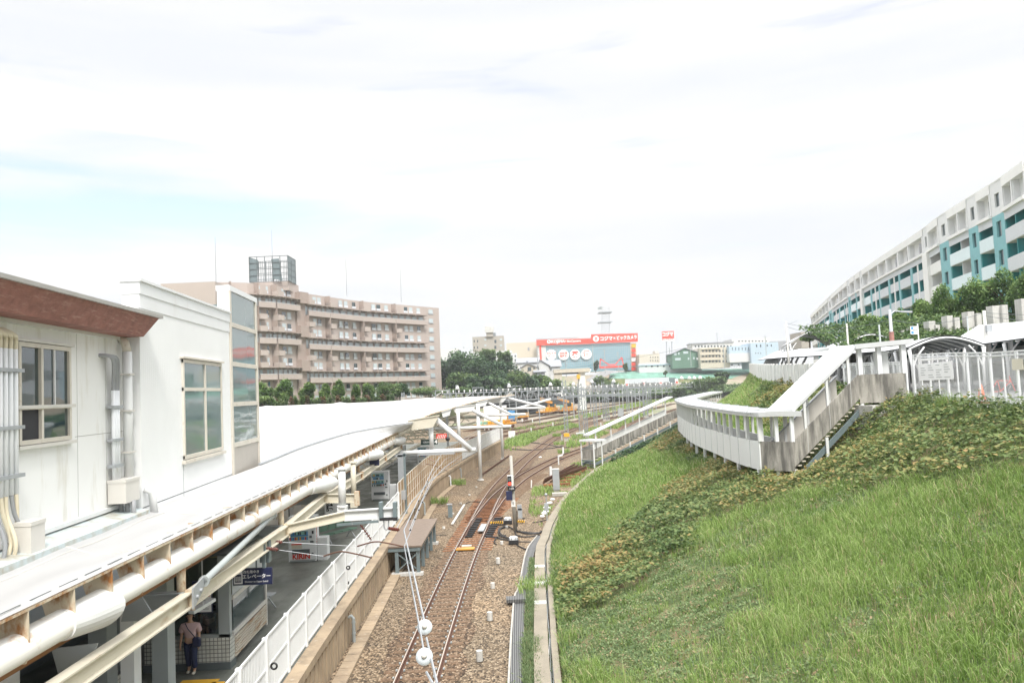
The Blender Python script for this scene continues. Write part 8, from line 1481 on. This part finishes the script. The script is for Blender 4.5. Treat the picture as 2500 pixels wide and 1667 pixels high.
# ================================================================ PEOPLE
def skin(name, joints, edges, mat, parent, sub=2):
    me = bpy.data.meshes.new(name); me.from_pydata([j[:3] for j in joints], edges, []); o = bpy.data.objects.new(name, me); col.objects.link(o); md = o.modifiers.new('s', 'SKIN'); 
    for i, j in enumerate(joints): v = me.skin_vertices[0].data[i]; v.radius = (j[3], j[4] if len(j) > 4 else j[3]); v.use_root = i == 0
    md.use_smooth_shade = True; o.modifiers.new('d', 'SUBSURF').levels = sub; o.modifiers['d'].render_levels = sub
    ev = o.evaluated_get(bpy.context.evaluated_depsgraph_get()); nm = bpy.data.meshes.new_from_object(ev); bpy.data.objects.remove(o); nm.name = name; nm.materials.clear(); nm.materials.append(mat); q = bpy.data.objects.new(name, nm); col.objects.link(q); q.parent = parent; return q
def person(loc, rz, label, shirt, trousers, hair, h=1.58, bag=False, sc=1.0):
    t = thing('person', loc, label, 'person'); k = h/1.6
    J = [(0, 0, .92, .13, .10), (0, 0, 1.12, .125, .09), (0, 0, 1.28, .14, .095), (0, 0, 1.345, .055), (0, -.02, 1.42, .052), (0, -.03, 1.50, .085, .095), (0, -.025, 1.56, .075, .085),
         (.17, 0, 1.27, .055), (.22, .01, 1.02, .042), (.23, -.06, .80, .030), (.235, -.075, .735, .034, .02), (-.17, 0, 1.27, .055), (-.23, .02, 1.02, .042), (-.25, -.04, .80, .030), (-.255, -.055, .735, .034, .02),
         (.085, 0, .82, .085), (.09, -.05, .48, .06), (.085, .04, .08, .04), (.085, -.10, .035, .035), (-.085, 0, .82, .085), (-.09, .06, .48, .06), (-.085, .14, .10, .04), (-.085, .02, .035, .035)]
    E_ = [(0, 1), (1, 2), (2, 3), (3, 4), (4, 5), (5, 6), (2, 7), (7, 8), (8, 9), (9, 10), (2, 11), (11, 12), (12, 13), (13, 14), (0, 15), (15, 16), (16, 17), (17, 18), (0, 19), (19, 20), (20, 21), (21, 22)]
    f_ = [0, 0, 0]
    for hand, sx_ in ((10, 1), (14, -1)):
        hx, hy, hz = J[hand][:3]
        for i, (ox, ln) in enumerate(((-.03, .055), (-.012, .068), (.008, .064), (.026, .05))): n = len(J); J.append((hx+sx_*.004, hy+ox, hz-.03, .0095)); J.append((hx-sx_*.006, hy+ox-.008, hz-.03-ln*.55, .0085)); J.append((hx-sx_*.018, hy+ox-.006, hz-.03-ln, .007)); E_ += [(hand, n), (n, n+1), (n+1, n+2)]
        n = len(J); J.append((hx-sx_*.02, hy-.035, hz-.005, .011)); J.append((hx-sx_*.028, hy-.05, hz-.04, .009)); E_ += [(hand, n), (n, n+1)]
    skin('body', J, E_, M['skin'], t)
    S = [(0, 0, .90, .175, .13), (0, 0, 1.06, .165, .12), (0, 0, 1.27, .165, .115), (0, 0, 1.335, .075, .07), (.19, 0, 1.25, .085), (.245, .01, 1.06, .085, .075), (-.19, 0, 1.25, .085), (-.255, .02, 1.06, .085, .075)]
    skin('shirt', S, [(0, 1), (1, 2), (2, 3), (2, 4), (4, 5), (2, 6), (6, 7)], M[shirt], t)
    S = [(0, 0, .92, .15, .12), (.09, 0, .78, .11), (.095, -.05, .48, .085), (.09, .035, .12, .075), (-.09, 0, .78, .11), (-.095, .06, .48, .085), (-.09, .14, .14, .075)]
    skin('trousers', S, [(0, 1), (1, 2), (2, 3), (0, 4), (4, 5), (5, 6)], M[trousers], t)
    m = MB(); rows = []
    for i in range(9):
        rows.append([(lambda ph, a: (.108*math.sin(ph)*math.cos(a), -.010+.118*math.sin(ph)*math.sin(a), 1.515+.118*math.cos(ph)-(0.05 if math.sin(a) > 0 and i > 5 else 0)))(math.pi*i/8*(.62 if math.sin(a) > -.45 else .36), a) for a in np.linspace(0, 2*math.pi, 20, endpoint=False)])
    m.loft(rows, True); o = MB(); o.v = m.v; o.f = m.f; me = bpy.data.meshes.new('hair'); me.from_pydata(o.v, [], o.f); me.materials.append(M[hair]); ob = bpy.data.objects.new('hair', me); col.objects.link(ob); ob.parent = t; ob.scale = (1.08, 1.08, 1.0)
    def face(nm, pts, mt, r_):
        m = MB(); [m.sphere(p_, r_, 8, 6, (1.3, .6, .7)) for p_ in pts]; me = bpy.data.meshes.new(nm); me.from_pydata(m.v, [], m.f); me.materials.append(M[mt]); q = bpy.data.objects.new(nm, me); col.objects.link(q); q.parent = t
    face('eye', [(.032, -.118, 1.51)], 'hair', .011); face('eye', [(-.032, -.118, 1.51)], 'hair', .011); face('mouth', [(0, -.118, 1.452)], 'red', .012); face('nose', [(0, -.128, 1.485)], 'skin', .013); face('ear', [(.095, -.02, 1.495)], 'skin', .02); face('ear', [(-.095, -.02, 1.495)], 'skin', .02)
    if bag:
        for nm, pts, mt in (('bag_strap', [(-.10, -.10, 1.34), (-.02, -.15, 1.2), (.10, -.15, 1.05), (.17, -.14, .95)], 'navy'),): m = MB(); m.tube([Vector(p_) for p_ in pts], .012, 6); me = bpy.data.meshes.new(nm); me.from_pydata(m.v, [], m.f); me.materials.append(M[mt]); q = bpy.data.objects.new(nm, me); col.objects.link(q); q.parent = t
        m = MB(); m.box((.19, -.12, .84), (.22, .10, .26)); me = bpy.data.meshes.new('bag'); me.from_pydata(m.v, [], m.f); me.materials.append(M['navy']); q = bpy.data.objects.new('shoulder_bag', me); col.objects.link(q); q.parent = t
        q.modifiers.new('b', 'BEVEL').width = .04
    for sx_, yy_ in ((.085, -.05), (-.085, .06)):
        m = MB(); m.sphere((sx_, yy_-.02, .035), .05, 10, 6, (.9, 2.3, .75)); me = bpy.data.meshes.new('shoe'); me.from_pydata(m.v, [], m.f); me.materials.append(M['cream'] if bag else M['black']); q = bpy.data.objects.new('shoe', me); col.objects.link(q); q.parent = t
    t.rotation_euler = (0, 0, rz); t.scale = (k, k, k); return t
person((-8.35, 20.35, 1.2), .1, 'woman in a pale pink blouse and navy trousers walking with a shoulder bag', 'pinkshirt', 'jeans', 'hair', 1.5, True)
person((-8.45, 21.8, 1.2), .1, 'grey haired person in dark clothes close behind the woman in pink', 'darkcloth', 'darkcloth', 'hair_grey', 1.62)
person((-8.3, 13.9, 1.2), 2.6, 'dark haired person in a blue top half hidden behind the cream girder', 'bluecloth', 'darkcloth', 'hair', 1.62)
# haze over the far town is left to the air box
hz = MB(); hz.bb(-940, 940, -75, 1490, -1.3, 66); ho = tag(hz.build('haze', bpy.data.materials.new('thin air haze')), kind='stuff')
hm = ho.data.materials[0]; hm.use_nodes = True; hn = hm.node_tree; hn.nodes.clear(); oo = hn.nodes.new('ShaderNodeOutputMaterial'); pv = hn.nodes.new('ShaderNodeVolumePrincipled')
pv.inputs['Color'].default_value = (.93, .96, 1, 1); pv.inputs['Density'].default_value = 0.00032; pv.inputs['Anisotropy'].default_value = 0.2; hn.links.new(pv.outputs[0], oo.inputs['Volume'])
